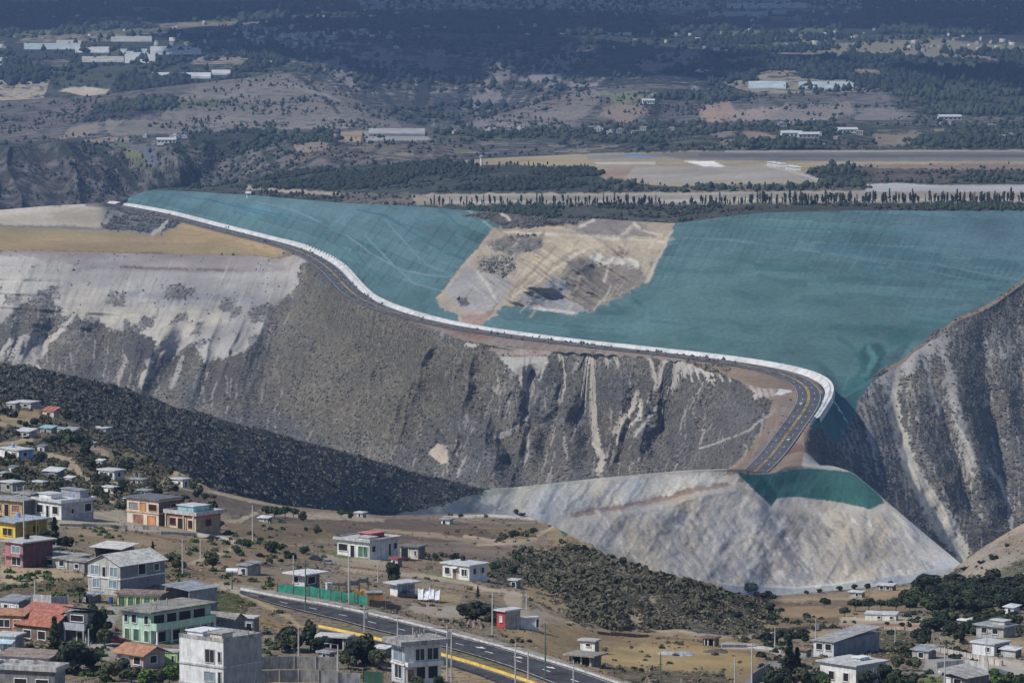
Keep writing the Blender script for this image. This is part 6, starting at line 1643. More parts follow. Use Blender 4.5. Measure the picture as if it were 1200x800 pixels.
# --- middle
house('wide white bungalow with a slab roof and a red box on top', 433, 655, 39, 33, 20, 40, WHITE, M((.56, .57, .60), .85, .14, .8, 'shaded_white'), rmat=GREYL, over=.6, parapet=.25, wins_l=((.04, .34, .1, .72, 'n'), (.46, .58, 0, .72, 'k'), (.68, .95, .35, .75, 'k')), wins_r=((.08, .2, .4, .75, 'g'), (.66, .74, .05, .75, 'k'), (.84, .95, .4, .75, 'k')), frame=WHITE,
      extra=both(annex(.35, .8, .25, .62, 0, .9, M((.30, .05, .05), .85, .2, .9, 'dark_red_wall'), 'roof_room', M((.55, .20, .19), .7, .15, .8, 'faded_red_sheet')), annex(.05, .32, .05, .4, 0, .5, WHITE, 'roof_step', GREYL)))
house('grey-roofed outbuilding with an open carport right of the white bungalow', 490, 655, 21, 8, 14, 28, M((.58, .55, .52), .85, .16, .8, 'off_white'), GREYD, rmat=M((.20, .19, .18), .8, .2, .8, 'dark_sheet_roof'), over=.4, wins_l=((.55, .95, .0, .85, 'k'), (.1, .2, .3, .7, 'k')))  # carport opening is a black panel standing for its dark inside
house('little white hut with a red roof below the outbuilding', 466, 664, 8, 5, 9, 40, WHITE, GREYD, rmat=M((.38, .07, .075), .8, .2, .9, 'red_sheet'), wins_l=((.3, .7, .4, .8, 'k'),), name='hut', cat='hut')
house('small white cottage with a pale flat roof and side windows', 550, 680, 32, 21, 17, 42, WHITE, M((.60, .62, .66), .85, .12, .8, 'shaded_cool_white'), rmat=ZINCL, over=.4, wins_l=((.08, .28, .3, .75, 'g'), (.46, .6, 0, .75, 'r'), (.72, .9, .3, .75, 'g')), wins_r=((.2, .36, .4, .8, 'g'), (.66, .82, .4, .8, 'g')), extra=canopy('L', .4, .64, .9, .8, ZINCL))  # right wall is the white again, tinted as if unlit
house('white hut with a wide pale roof behind the green fence', 357, 689, 15, 17, 16, 42, M((.60, .59, .56), .85, .16, .8, 'dusty_white'), GREYD, rmat=M((.66, .67, .68), .6, .14, .8, 'bright_sheet'), over=1.2, wins_l=((.5, .85, .35, .8, 'k'),), wins_r=((.2, .7, .3, .8, 'k'),))
house('open kiosk with a pale roof sheltering a dark car', 466, 699, 9, 20, 15, 50, WHITE, M((.34, .40, .48), .8, .15, .8, 'dull_blue'), rmat=ZINCL, over=.9, wins_r=((.2, .9, .45, .85, 'b'),), name='kiosk', cat='kiosk')
house('grey block shed beside the white tanker above the road', 290, 674, 11, 15, 11, 42, M((.36, .37, .39), .9, .15, .8, 'cool_block'), GREYB, 'shedx', ZINC, rise=.4, wins_l=((.2, .55, .0, .7, 'k'),))
house('red and grey roadside stall with a white roof', 592, 737, 10, 18, 21, 45, RED, M((.34, .33, .31), .9, .18, 1, 'ribbed_grey'), rmat=ZINCL, over=.4, wins_l=((.35, .6, .4, .7, 'w'),), name='stall', cat='stall')
house('low white wall-like building attached right of the red roadside stall', 608, 736, 3, 24, 11, 70, WHITE, WHITE, rmat=ZINCL, over=.1, wins_r=((.86, .98, .0, .9, 'k'),))
house('small white hut standing behind the brown open shelter in the straw field', 697, 765, 17, 5, 14, 28, WHITE, GREYD, rmat=GREYL, over=.4, wins_l=((.3, .6, .55, .8, 'g'),), name='hut', cat='hut')
house('low open shelter with a brownish slab roof beside the road', 694, 781, 27, 11, 12, 30, GREYD, GREYD, rmat=M((.30, .27, .235), .92, .22, .8, 'dusty_slab'), over=.8, open_left=True, name='shelter', cat='shelter', extra=columns('L', (.1, .5, .9), -.3, 1.0, GREYL))
house('tiny dark hut with a white roof on the bare earth spur', 606, 689, 9, 4, 9, 30, GREYD, GREYD, rmat=ZINCL, over=.3, wins_l=((.2, .7, .1, .8, 'k'),), name='hut', cat='hut')
house('white unfinished two-storey building with a raw slab roof by the road', 474, 800, 16, 43, 45, 62, M((.50, .53, .57), .85, .14, .8, 'shaded_bluish_white'), WHITE, rmat=M((.33, .315, .295), .95, .3, .9, 'raw_slab'), over=1.1, roof_th=.7, stubs=7, band=(.48,), band_mat=WHITE,  # left wall coloured dimmer and bluer to stand for shade
      wins_r=((.08, .26, .02, .36, 'r'), (.32, .56, .08, .40, 'k'), (.64, .9, .08, .40, 'k'), (.3, .54, .58, .88, 'g'), (.62, .92, .58, .88, 'g')), wins_l=((.2, .7, .1, .45, 'g'), (.1, .8, .55, .9, 'b')), frame=WHITE, extra=balcony('R', .02, 1.0, .47, .5, .9, WHITE))
house('white-roofed shack with an open front among the bushes by the road', 405, 762, 36, 7, 15, 18, M((.20, .15, .12), .9, .2, .9, 'dark_wood'), GREYD, rmat=ZINCL, over=.4, open_left=True, name='shack', cat='shack', extra=columns('L', (.08, .5, .92), -.25, 1.0, GREYL))
# --- right
house('pale house with a long grey, shade-coloured side wall and a low slanted roof', 977, 769, 23, 60, 17, 36, M((.58, .60, .62), .85, .14, .8, 'chalk_plaster'), M((.235, .255, .30), .9, .16, .8, 'shaded_grey_side'), 'shedx', M((.34, .34, .34), .8, .22, .8, 'dull_sheet'), rise=.9, over=.4, wins_l=((.12, .4, .42, .85, 'k'), (.55, .85, .42, .85, 'k')))  # grey right wall has its shade put into the colour
house('white flat-roofed house below the pale house with the grey side', 1003, 804, 40, 38, 24, 45, WHITE, M((.50, .51, .52), .85, .14, .8, 'shaded_dull_white'), rmat=M((.50, .50, .49), .75, .2, .7, 'white_sheet'), over=.5, wins_l=((.2, .34, .2, .6, 'k'), (.6, .75, .2, .6, 'k')), wins_r=((.3, .5, .3, .7, 'k'),), extra=annex(.5, .8, .3, .5, 0, .4, ZINCL, 'roof_step', WTARP))  # right wall is a dimmer white, its shade painted in
house('low house under a broad grey roof in the lower right', 1132, 806, 26, 30, 12, 42, GREYD, GREYB, 'shedy', M((.38, .365, .345), .85, .22, .7, 'grey_tin'), rise=.9, over=.8, wins_l=((.2, .5, .2, .8, 'k'), (.65, .85, .2, .8, 'w')))
house('white cottage with a low annex near the right edge above the pale wall', 1165, 768, 24, 20, 13, 42, M((.66, .67, .70), .85, .12, .8, 'bright_plaster'), M((.30, .32, .37), .85, .16, .8, 'slate_plaster2'), rmat=ZINCL, over=.3, wins_l=((.2, .4, .3, .7, 'g'),), wins_r=((.1, .5, .2, .8, 'k'),))
house('grey sheet-roofed building half hidden by trees at the right edge', 1176, 747, 30, 16, 12, 40, M((.40, .40, .40), .9, .2, .9, 'ash_plaster'), GREYB, rmat=ZINC, over=.5, wins_l=((.2, .4, .3, .8, 'k'), (.6, .8, .3, .8, 'k')), extra=annex(.3, .8, .1, .6, 0, .7, GREYL, 'roof_room', ZINCL))
house('tiny white-roofed hut among the dark trees on the right', 1132, 734, 8, 4, 7, 35, GREYD, GREYD, rmat=WTARP, over=.3, wins_l=((.3, .7, .1, .7, 'k'),), name='hut', cat='hut')
house('long low white shed in front of the round trees on the right', 1050, 727, 36, 4, 7, 12, WHITE, GREYL, rmat=ZINCL, over=.2, wins_l=((.1, .2, .3, .7, 'k'), (.5, .6, .3, .7, 'k')), name='shed', cat='shed')
house('white house with a dark window strip at the far right edge', 1197, 707, 9, 12, 8, 45, WHITE, M((.40, .42, .45), .85, .15, .8, 'cool_grey'), rmat=ZINCL, over=.2, wins_l=((.2, .8, .3, .7, 'k'),))
house('little whitewashed house below the one at the far right edge', 1188, 719, 10, 8, 7, 45, M((.64, .65, .66), .85, .12, .8, 'lime_wash'), GREYL, 'shedx', ZINCL, rise=.4, wins_l=((.3, .6, .2, .8, 'k'),))
house('dark red wooden shed between the straw field and the scrubby spur', 838, 757, 14, 5, 9, 28, M((.14, .04, .035), .9, .25, 1.4, 'dark_red_wood'), BROWN, rmat=BROWN, over=.3, open_left=True, name='shed', cat='shed', extra=columns('L', (.1, .6, .9), -.25, 1.0, GREYL))
house('pale shed among the trees under the right-hand hill', 1010, 700, 14, 4, 6, 25, M((.36, .38, .42), .85, .15, .8, 'steel_plaster'), GREYB, rmat=ZINCL, wins_l=((.3, .5, .2, .8, 'k'),), name='shed', cat='shed')
house('grey cabin between trees at the edge of the spoil heap', 1046, 692, 18, 5, 6, 20, GREYB, GREYD, rmat=ZINCL, wins_l=((.2, .4, .2, .8, 'k'), (.6, .8, .2, .8, 'k')), name='cabin', cat='cabin')
house('tiny white hut on the dark field before the spoil heap', 527, 614, 10, 4, 5, 25, WHITE, GREYL, rmat=SLAB, over=.3, wins_l=((.5, .8, .0, .8, 'k'),), name='hut', cat='hut')
house('little house with a green-grey roof on the field edge under the dark hill', 314, 612, 11, 4, 5, 25, GREYL, GREYD, 'shedx', ZINCL, rise=.3, wins_l=((.2, .4, .2, .8, 'k'),), name='hut', cat='hut')
house('small pale hut by the trees at the foot of the dark hill', 425, 606, 8, 4, 5, 35, GREYL, GREYB, rmat=ZINCL, wins_l=((.3, .6, .0, .8, 'k'),), name='hut', cat='hut')
# ------------------------------------------------------------------ roads
def ribbon_mesh(name, left, right, lift, mat, across=4, parent=None, th=0.0):
    n = len(left); L = np.asarray(left); R = np.asarray(right)
    t = np.linspace(0, 1, across + 1)
    V = L[:, None, :] * (1 - t)[None, :, None] + R[:, None, :] * t[None, :, None]
    V = V.reshape(-1, 3) + np.array([0, 0, lift])
    m = across + 1
    i = np.arange(n - 1)[:, None] * m + np.arange(across)[None, :]
    F = np.stack([i, i + 1, i + m + 1, i + m], -1).reshape(-1, 4)
    # orient upwards
    a = V[F[0, 1]] - V[F[0, 0]]; b = V[F[0, 3]] - V[F[0, 0]]
    if np.cross(a, b)[2] < 0: F = F[:, ::-1]
    me = np_mesh(name, V, F); me.materials.append(mat)
    return link(name, me, parent)


def resample(pts, n):
    p = np.array(pts, float)
    d = np.concatenate([[0], np.cumsum(np.linalg.norm(np.diff(p, axis=0), axis=1))])
    s = np.linspace(0, d[-1], n)
    return np.stack([np.interp(s, d, p[:, k]) for k in range(p.shape[1])], -1)


def on_ground(pts, n):
    q = resample(pts, n)
    P = np.array([hit(a, b)[:] for a, b in q])
    return smooth_line(P, 12)


def zfix(P, dz=0.0):
    """put the strip on the graded level of the highway"""
    P = P.copy()
    for i in range(len(P)):
        k = np.argmin((hwy_c[:, 0] - P[i, 0]) ** 2 + (hwy_c[:, 1] - P[i, 1]) ** 2)
        P[i, 2] = hwy_c[k, 2] + dz
    return P


def struct(o, label, cat): return tag(o, label, cat, None, 'structure')


UP = [(282, 692.5), (330, 702), (380, 710), (432, 721), (485, 733.5), (537, 746.5), (588, 760), (640, 775.5), (672, 785), (708, 797), (745, 810)]
LO = [(280, 695), (295, 700.5), (330, 711), (365, 719.5), (400, 728), (432, 737), (480, 748.5), (532, 762), (560, 770), (600, 783), (636, 797), (680, 814)]
YK = [(374, 734.5), (417, 743.5), (470, 755.5), (516, 767), (552, 777), (588, 788.5), (632, 803), (660, 813)]
NU = [(376, 737), (417, 745.5), (470, 757.5), (516, 769), (552, 779.5), (588, 791), (632, 806), (650, 812)]
NL = [(372, 743), (417, 752), (470, 765), (530, 781), (560, 791), (588, 802), (620, 815)]
N_ = 140
YLINED = M((.50, .35, .07), .85, .3, .1, 'worn_yellow')
WLINED = M((.42, .41, .39), .85, .25, .8, 'worn_white')
gu, gl = zfix(on_ground(UP, N_)), zfix(on_ground(LO, N_))
struct(ribbon_mesh('road', gu, gl, .06, ASPH), 'dark asphalt carriageway of the highway crossing the foreground', 'road')
nu, nl = zfix(on_ground(NU, N_)), zfix(on_ground(NL, N_))
struct(ribbon_mesh('road', nu, nl, .06, ASPH), 'second carriageway of the highway beyond the yellow kerb', 'road')
mix = lambda a, b, t: a * (1 - t) + b * t
for (a, b, t0, t1) in ((gu, gl, .045, .075), (gu, gl, .93, .96), (nu, nl, .08, .12)):
    struct(ribbon_mesh('road_line', mix(a, b, t0), mix(a, b, t1), .075, WLINED, 1), 'white edge line painted along the highway', 'road marking')['group'] = 'painted lines of the highway'
k = 4
while k < N_ - 6:
    struct(ribbon_mesh('road_dash', mix(gu, gl, .50)[k:k + 4], mix(gu, gl, .535)[k:k + 4], .075, WLINE, 1), 'white lane dash painted on the highway', 'road marking')['group'] = 'lane dashes of the highway'
    k += 11
for ua, va in ((574, 766.5), (617, 775), (657, 793)):   # painted arrows pointing along the lane
    kk = int(np.argmin([abs(proj(p)[0] - ua) for p in gu]))
    d = (gu[kk + 1] - gu[kk - 1]); d[2] = 0; d /= np.linalg.norm(d); nn = np.array([-d[1], d[0], 0]); c = mix(gu, gl, .38 if ua < 600 else .30)[kk] + np.array([0, 0, .08])
    m = MB(); q = lambda x, y: tuple(c + d * x + nn * y)
    m.poly([q(-3, -.16), q(.6, -.16), q(.6, .16), q(-3, .16)]); m.poly([q(.6, -.65), q(2.6, 0), q(.6, .65)])
    struct(m.build('road_arrow', WLINE), 'white direction arrow painted on the highway lane', 'road marking')['group'] = 'arrows of the highway'


def kerb(name, line, w, h, mat, label, cat='kerb', z0=-.3):
    P = np.asarray(line); s = side(P)
    pro = [(-w / 2, z0), (-w / 2, h), (w / 2, h), (w / 2, z0)]
    V = np.stack([P + s * x + np.array([0, 0, z]) for x, z in pro], 1).reshape(-1, 3)
    n = len(P); i = np.arange(n - 1)[:, None] * 4 + np.arange(3)[None, :]
    F = np.stack([i, i + 1, i + 5, i + 4], -1).reshape(-1, 4)
    me = np_mesh(name, V, F[:, ::-1]); me.materials.append(mat)
    return struct(link(name, me), label, cat)


kerb('kerb', zfix(on_ground(YK, N_)), .5, .28, YLINE, 'yellow painted median kerb of the highway')
UP2 = [(u, v - 2.2) for u, v in UP]; UP3 = [(u, v - 6.5) for u, v in UP]
pu, pw = zfix(on_ground(UP2, N_)), on_ground(UP3, N_)
pw[:, 2] = np.maximum(pw[:, 2], 0) * .5 + zfix(pw)[:, 2] * .5
struct(ribbon_mesh('pavement', pw, pu, .20, PAVE, 2), 'pale concrete pavement along the far side of the highway', 'pavement')
kerb('kerb', pu, .3, .19, GREYL, 'grey concrete kerb along the pavement of the highway')

# canyon road with its drain
rs = side(road_c)
struct(ribbon_mesh('canyon_road', road_c - rs * 7.2, road_c + rs * 7.2, .10, ASPHF, 4), 'dark four lane road winding along the foot of the netted embankment', 'road')
for o_ in (-.42, .42): struct(ribbon_mesh('road_line', road_c + rs * (o_ - .26), road_c + rs * (o_ + .26), .26, YLINED, 1), 'yellow centre line of the canyon road', 'road marking')['group'] = 'yellow lines of the canyon road'
for o_ in (-6.7, 6.7): struct(ribbon_mesh('road_line', road_c + rs * (o_ - .2), road_c + rs * (o_ + .2), .26, WLINED, 1), 'white edge line of the canyon road', 'road marking')['group'] = 'white lines of the canyon road'
for o_ in (-3.5, 3.5):
    for k in range(0, len(road_c) - 3, 4):
        struct(ribbon_mesh('road_dash', road_c[k:k + 2] + rs[k:k + 2] * (o_ - .14), road_c[k:k + 2] + rs[k:k + 2] * (o_ + .14), .26, WLINE, 1), 'white lane dash of the canyon road', 'road marking')['group'] = 'lane dashes of the canyon road'
    
ds = side(drain)
def section(line, s, prof, name, mat, label, cat):
    V = np.stack([line + s * x + np.array([0, 0, z]) for x, z in prof], 1).reshape(-1, 3)
    n = len(line); m = len(prof)
    i = np.arange(n - 1)[:, None] * m + np.arange(m - 1)[None, :]
    F = np.stack([i, i + 1, i + m + 1, i + m], -1).reshape(-1, 4)
    me = np_mesh(name, V, F[:, ::-1]); me.materials.append(mat)
    return tag(link(name, me), label, cat)
section(drain, ds, [(-3.6, -1.5), (-3.0, 1.9), (-2.6, 2.0), (-2.1, 1.2), (-1.2, 1.2), (-.7, 1.9), (.0, 1.85), (1.5, .2), (2.2, .12), (2.2, -1.2)], 'drainage_channel', DRAINM, 'long white concrete drain between the canyon road and the netted slope', 'drain')

# ------------------------------------------------------------------ vehicles
def car(u, v, px, rz, paint, label, dz=0.0, at=None, group=None, ln=4.2):
    p = Vector(at) if at is not None else ground_pt(u, v)
    s = (px / px_m(p.y) / ln) if px else 1.0
    e = empty('car', p + Vector((0, 0, dz)), rz, label, 'car', group); e.scale = (s, s, s)
    m = MB(); h = ln / 2
    prof = [(-h, .35), (-h, .78), (-h + .15, .88), (h - 1.2, .90), (h - .1, .74), (h, .55), (h, .35)]
    o = len(m.v); n = len(prof)
    m.v += [(x, -.84, z) for x, z in prof] + [(x, .84, z) for x, z in prof]
    for i in range(n):
        j = (i + 1) % n; m.f.append((o + i, o + j, o + n + j, o + n + i)); m.mi.append(0)
    m.f.append(tuple(o + i for i in range(n))); m.f.append(tuple(o + n + i for i in reversed(range(n)))); m.mi += [0, 0]
    m.build('body', paint, e)
    c = MB(); b = [(-h + .5, -.76, .885), (h - 1.25, -.76, .885), (h - 1.25, .76, .885), (-h + .5, .76, .885)]; t = [(-h + .9, -.62, 1.42), (h - 1.95, -.62, 1.42), (h - 1.95, .62, 1.42), (-h + .9, .62, 1.42)]
    o = len(c.v); c.v += b + t
    for q in ((0, 1, 5, 4), (1, 2, 6, 5), (2, 3, 7, 6), (3, 0, 4, 7)): c.f.append(tuple(o + i for i in q)); c.mi.append(0)
    c.build('windows', GLASS, e)
    r = MB(); r.box(-h + .88, h - 1.93, -.64, .64, 1.42, 1.47); r.build('roof', paint, e)
    for x in (-h + .8, h - .85):
        for y in (-.78, .78):
            w = MB(); w.rod((x, y - .1, .32), (x, y + .1, .32), .32, 12); w.build('wheel', BLACK, e)
    for y in (-.6, .6):
        l = MB(); l.box(h - .02, h + .02, y - .16, y + .16, .58, .70); l.build('headlight', WTARP, e)
    return e


CARP = {k: M(c, .35, .08, .8, k + '_car_paint', spec=.5) for k, c in (('white', (.72, .72, .72)), ('dark', (.035, .037, .045)), ('maroon', (.16, .02, .04)), ('grey', (.25, .26, .27)))}
car(137, 752, 24, .15, CARP['maroon'], 'maroon car parked by the mint green house')
car(478, 700, 24, -.1, CARP['dark'], 'dark car parked under the open kiosk roof')
car(371, 656, 17, -.3, CARP['dark'], 'black car parked on the track behind the green fence, left one of two')
car(386, 661, 16, -.35, CARP['grey'], 'grey car parked on the track behind the green fence, right one of two')
for u_, off_, pc, lb in ((315, 2.5, 'dark', 'dark car driving on the canyon road below the left net'), (946, 3.4, 'white', 'white car on the straight stretch of the canyon road near the bend'), (917, -3.2, 'white', 'white car on the straight stretch of the canyon road near the spoil heap'), (372, -3, 'grey', 'grey car on the canyon road where it bends')):
    us = np.array([proj(q)[0] for q in road_c]); vs = np.array([proj(q)[1] for q in road_c])
    cand = np.where(vs < 300)[0] if u_ < 350 else (np.where((vs > 462))[0] if u_ > 900 else np.arange(len(us)))
    k = cand[int(np.argmin(abs(us[cand] - u_)))]
    T = road_c[min(k + 1, len(road_c) - 1)] - road_c[k - 1]
    car(0, 0, 0, math.atan2(T[1], T[0]), CARP[pc], lb, .1, road_c[k] + rs[k] * off_)


def truck(u, v, px, rz, label, body, kind):
    p = ground_pt(u, v); s = px / px_m(p.y) / 7.0
    e = empty('truck', p, rz, label, 'truck'); e.scale = (s, s, s)
    m = MB(); m.box(-3.4, 3.3, -.45, .45, .65, .9); m.build('chassis', BLACK, e)
    c = MB(); c.box(1.7, 3.4, -1.15, 1.15, .75, 1.6); c.slab([(1.7, -1.1, 2.7), (3.0, -1.1, 2.7), (3.0, 1.1, 2.7), (1.7, 1.1, 2.7)], .12)
    o = len(c.v); c.v += [(1.72, -1.12, 1.6), (3.35, -1.12, 1.6), (3.35, 1.12, 1.6), (1.72, 1.12, 1.6), (1.72, -1.08, 2.6), (2.98, -1.08, 2.6), (2.98, 1.08, 2.6), (1.72, 1.08, 2.6)]
    for q in ((0, 1, 5, 4), (2, 3, 7, 6), (3, 0, 4, 7)): c.f.append(tuple(o + i for i in q)); c.mi.append(0)
    c.build('cab', body, e)
    g = MB(); g.quad((3.36, -1.08, 1.62), (3.36, 1.08, 1.62), (3.0, 1.02, 2.58), (3.0, -1.02, 2.58)); g.build('windscreen', GLASS, e)
    b = MB()
    if kind == 'dump':
        b.slab([(-3.5, -1.2, 1.15), (1.5, -1.2, 1.15), (1.5, 1.2, 1.15), (-3.5, 1.2, 1.15)], .2)
        b.box(-3.5, 1.5, -1.2, -1.08, 1.152, 2.2); b.box(-3.5, 1.5, 1.08, 1.2, 1.152, 2.2); b.box(1.38, 1.5, -1.078, 1.078, 1.152, 2.5); b.box(-3.5, -3.38, -1.078, 1.078, 1.152, 2.0)
        b.build('tipper_bed', body, e)
    else:
        b.rod((-3.5, 0, 1.95), (1.5, 0, 1.95), 1.1, 14); b.build('tank', WTARP, e)
    for x in (-2.6, -1.4, 2.5):
        for y in (-.95, .95):
            w = MB(); w.rod((x, y - .16, .5), (x, y + .16, .5), .5, 12); w.build('wheel', BLACK, e)
    return e


truck(418, 700, 24, .25, 'orange dump truck standing behind the green sheet fence', M((.62, .30, .03), .6, .14, 1, 'orange_machine'), 'dump')
truck(275, 674, 20, -.2, 'white tanker truck beside the grey block shed', CARP['white'], 'tank')
m = MB(); p = ground_pt(438, 704); e = empty('container', p, .2, 'rusty orange skip container with a grey cover behind the dark fence', 'container')
m.box(-1.4, 1.4, -1, 1, .15, 1.5); m.build('body', M((.40, .20, .05), .8, .25, 1.2, 'rusty_orange'), e)
m = MB(); m.slab([(-1.5, -1.1, 1.62), (1.5, -1.1, 1.62), (1.5, 1.1, 1.72), (-1.5, 1.1, 1.72)], .1); m.build('cover', ZINC, e)

# ------------------------------------------------------------------ fences, walls, shelters
def fence(pts, hpx, mat, post, label, name='fence', pitch=2.4, jit=.12, th=.05, cat='fence'):
    P = [ground_pt(*q) for q in pts]
    line = densify([tuple(q) for q in P], pitch)
    s = px_m(line[0][1]); h = hpx / s
    e = empty(name, Vector(line[0]), 0, label, cat)
    o0 = line[0]
    for k, (a, b) in enumerate(zip(line[:-1], line[1:])):
        a = a - o0; b = b - o0; g = random.Random(k + int(hpx * 9))
        h1, h2 = h * (1 + g.uniform(-jit, jit)), h * (1 + g.uniform(-jit, jit))
        d = b - a; n_ = np.array([-d[1], d[0], 0]); n_ = n_ / np.linalg.norm(n_) * th
        m = MB(); aa = a + d * .02; bb = b - d * .02
        lo = [tuple(aa + [0, 0, -.6]), tuple(bb + [0, 0, -.6])]; hi = [tuple(aa + [0, 0, h1]), tuple(bb + [0, 0, h2])]
        V = [aa + [0, 0, -.6], bb + [0, 0, -.6], bb + [0, 0, h2], aa + [0, 0, h1]]
        m.v += [tuple(q) for q in V] + [tuple(q + n_) for q in V]
        for q in ((0, 1, 2, 3), (7, 6, 5, 4), (0, 4, 5, 1), (1, 5, 6, 2), (2, 6, 7, 3), (3, 7, 4, 0)): m.f.append(q); m.mi.append(0)
        m.build('panel', mat, e)
    for a in line:
        m = MB(); q = a - o0; m.cyl(q[0], q[1] - .08, q[2] - .8, q[2] + h * 1.12, .07, .07, 6); m.build('post', post, e)
    return e


fence([(325, 695), (362, 699), (400, 704.5), (431, 709)], 12, GFENCE, WOOD, 'long fence of bright green sheeting on posts along the highway pavement')
fence([(433, 710), (452, 713), (470, 717)], 10, BLACK, WOOD, 'dark ragged fence continuing from the green sheeting', jit=.3)
fence([(37, 710), (60, 711), (80, 712)], 14, M((.48, .47, .45), .9, .2, 1, 'whitened_block'), GREYL, 'whitish block garden wall with pillars beside the palm', 'garden_wall', 1.8, .12, .14, 'wall')
fence([(305, 784), (345, 783), (395, 784)], 15, M((.36, .335, .30), .95, .2, 1, 'old_block'), CONC, 'upper old grey block wall right of the concrete tower house', 'block_wall', 3.0, .03, .16, 'wall')
fence([(305, 800), (350, 799), (397, 800)], 15, GREYB, CONC, 'lower grey block wall in front of the older wall', 'block_wall', 3.0, .02, .16, 'wall')
fence([(397, 800), (422, 801)], 12, GREYL, CONC, 'pale block wall joined to the dark green cloth screen', 'block_wall', 3.0, .02, .16, 'wall')
fence([(425, 799), (449, 801)], 14, DGREEN, WOOD, 'dark green cloth screen left of the white unfinished building', 'cloth_screen', 2.0, .03, .05, 'screen')
fence([(1078, 760), (1110, 766), (1140, 772), (1174, 780)], 6, M((.50, .46, .40), .92, .2, .8, 'buff_block'), BRICK, 'long pale retaining wall with brown pillars in the lower right', 'retaining_wall', 3.0, .02, .3, 'wall')
fence([(985, 737), (1035, 737), (1085, 739)], 3.5, M((.42, .34, .25), .92, .2, .8, 'earth_block'), BRICK, 'low earth-coloured wall below the long white shed', 'field_wall', 4.0, .04, .2, 'wall')
fence([(846, 758), (875, 758), (900, 761), (915, 765)], 3.5, GREYL, GREYL, 'low pale wall curving along the track behind the straw field', 'field_wall', 3.0, .04, .2, 'wall')
fence([(880, 802), (890, 795), (902, 788)], 12, M((.24, .25, .29), .92, .15, .9, 'slate_wall2'), CONC, 'slate grey wall below the tall trees on the right', 'block_wall', 2.6, .02, .16, 'wall')
fence([(1098, 784), (1130, 781), (1158, 785)], 9, GREYL, CONC, 'pale yard wall behind the broad grey roof', 'yard_wall', 3.0, .02, .16, 'wall')
fence([(640, 768), (690, 786), (730, 800)], 4, WOOD, WOOD, 'thin wooden post fence beside the highway', 'post_fence', 2.2, .2, .02)
fence([(470, 722), (520, 734), (560, 745)], 3.5, WOOD, WOOD, 'low brushwood fence at the edge of the highway bank', 'post_fence', 2.0, .3, .03)


def tarp(u, v, w, h, d, mat, label, tilt=.3, name='tarpaulin', nsheet=1, cat='tarpaulin', seed=1):
    """sagging sheets stretched over poles"""
    p = ground_pt(u, v); s = px_m(p.y); W_, H_ = w / s, h / s
    e = empty(name, p, 0, label, cat); g = random.Random(seed)
    for q in range(nsheet):
        x0 = -W_ / 2 + W_ * q / nsheet; x1 = x0 + W_ / nsheet * .94
        n = 6; V = []; F = []
        za, zb = H_ * g.uniform(.7, 1.05), H_ * g.uniform(.7, 1.05)
        zc = za * (1 - tilt) if g.random() < .7 else za * .25
        for i in range(n + 1):
            for j in range(n + 1):
                a, b = i / n, j / n
                z = (za * (1 - a) + zb * a) * b + zc * (1 - b) - .35 * H_ * a * (1 - a) * b + g.uniform(-.03, .03) * H_
                V.append((x0 + (x1 - x0) * a, (b - .5) * d, z))
        for i in range(n):
            for j in range(n):
                k = i * (n + 1) + j; F.append((k, k + n + 1, k + n + 2, k + 1))
        me = np_mesh('sheet', V, F, True); me.materials.append(mat)
        o = link('sheet', me, e); sm_ = o.modifiers.new('thick', 'SOLIDIFY'); sm_.thickness = .05
        for (x, y, z) in ((x0, -d / 2, zc), (x1, -d / 2, zc), (x0, d / 2, za), (x1, d / 2, zb)):
            mm = MB(); mm.cyl(x, y, -.5, max(.3, z), .05, .05, 6); mm.build('pole', WOOD, e)
    return e


tarp(421, 694, 22, 16, 3.5, TARP, 'black tarpaulin canopy behind the green fence', .15, nsheet=2, seed=3)
tarp(393, 696, 26, 14, 3.0, M((.055, .055, .06), .7, .2, .9, 'grey_tarp'), 'dark grey tarpaulin roof on poles left of the black one', .1, nsheet=3, seed=5)
tarp(503, 704, 26, 17, 3.0, WTARP, 'torn white sheets leaning on poles beside the dry field', .75, 'sheet_shelter', 4, 'shelter', 9)
p = ground_pt(385.5, 697); e = empty('portable_toilet', p, .3, 'white portable toilet cabin behind the green fence', 'toilet cabin')
m = MB(); m.box(-.5, .5, -.5, .5, 0, 2.0); m.build('cabin', WHITE, e)
m = MB(); m.box(-.36, .36, -.53, -.501, .1, 1.8); m.build('door', GREYL, e)
m = MB(); m.slab([(-.56, -.56, 2.2), (.56, -.56, 2.2), (.56, .56, 2.14), (-.56, .56, 2.14)], .12); m.build('roof', WTARP, e)
p = ground_pt(130, 707); e = empty('barrel', p, 0, 'blue plastic barrel below the gabled house', 'barrel')
m = MB(); m.cyl(0, 0, 0, .25, .33, .38, 14); m.cyl(0, 0, .25, .75, .38, .38, 14); m.cyl(0, 0, .75, 1.0, .38, .32, 14); m.build('body', M((.02, .09, .42), .5, .1, 1, 'barrel_blue'), e)
m = MB(); m.cyl(0, 0, 1.0, 1.05, .34, .34, 14); m.build('lid', BLACK, e)


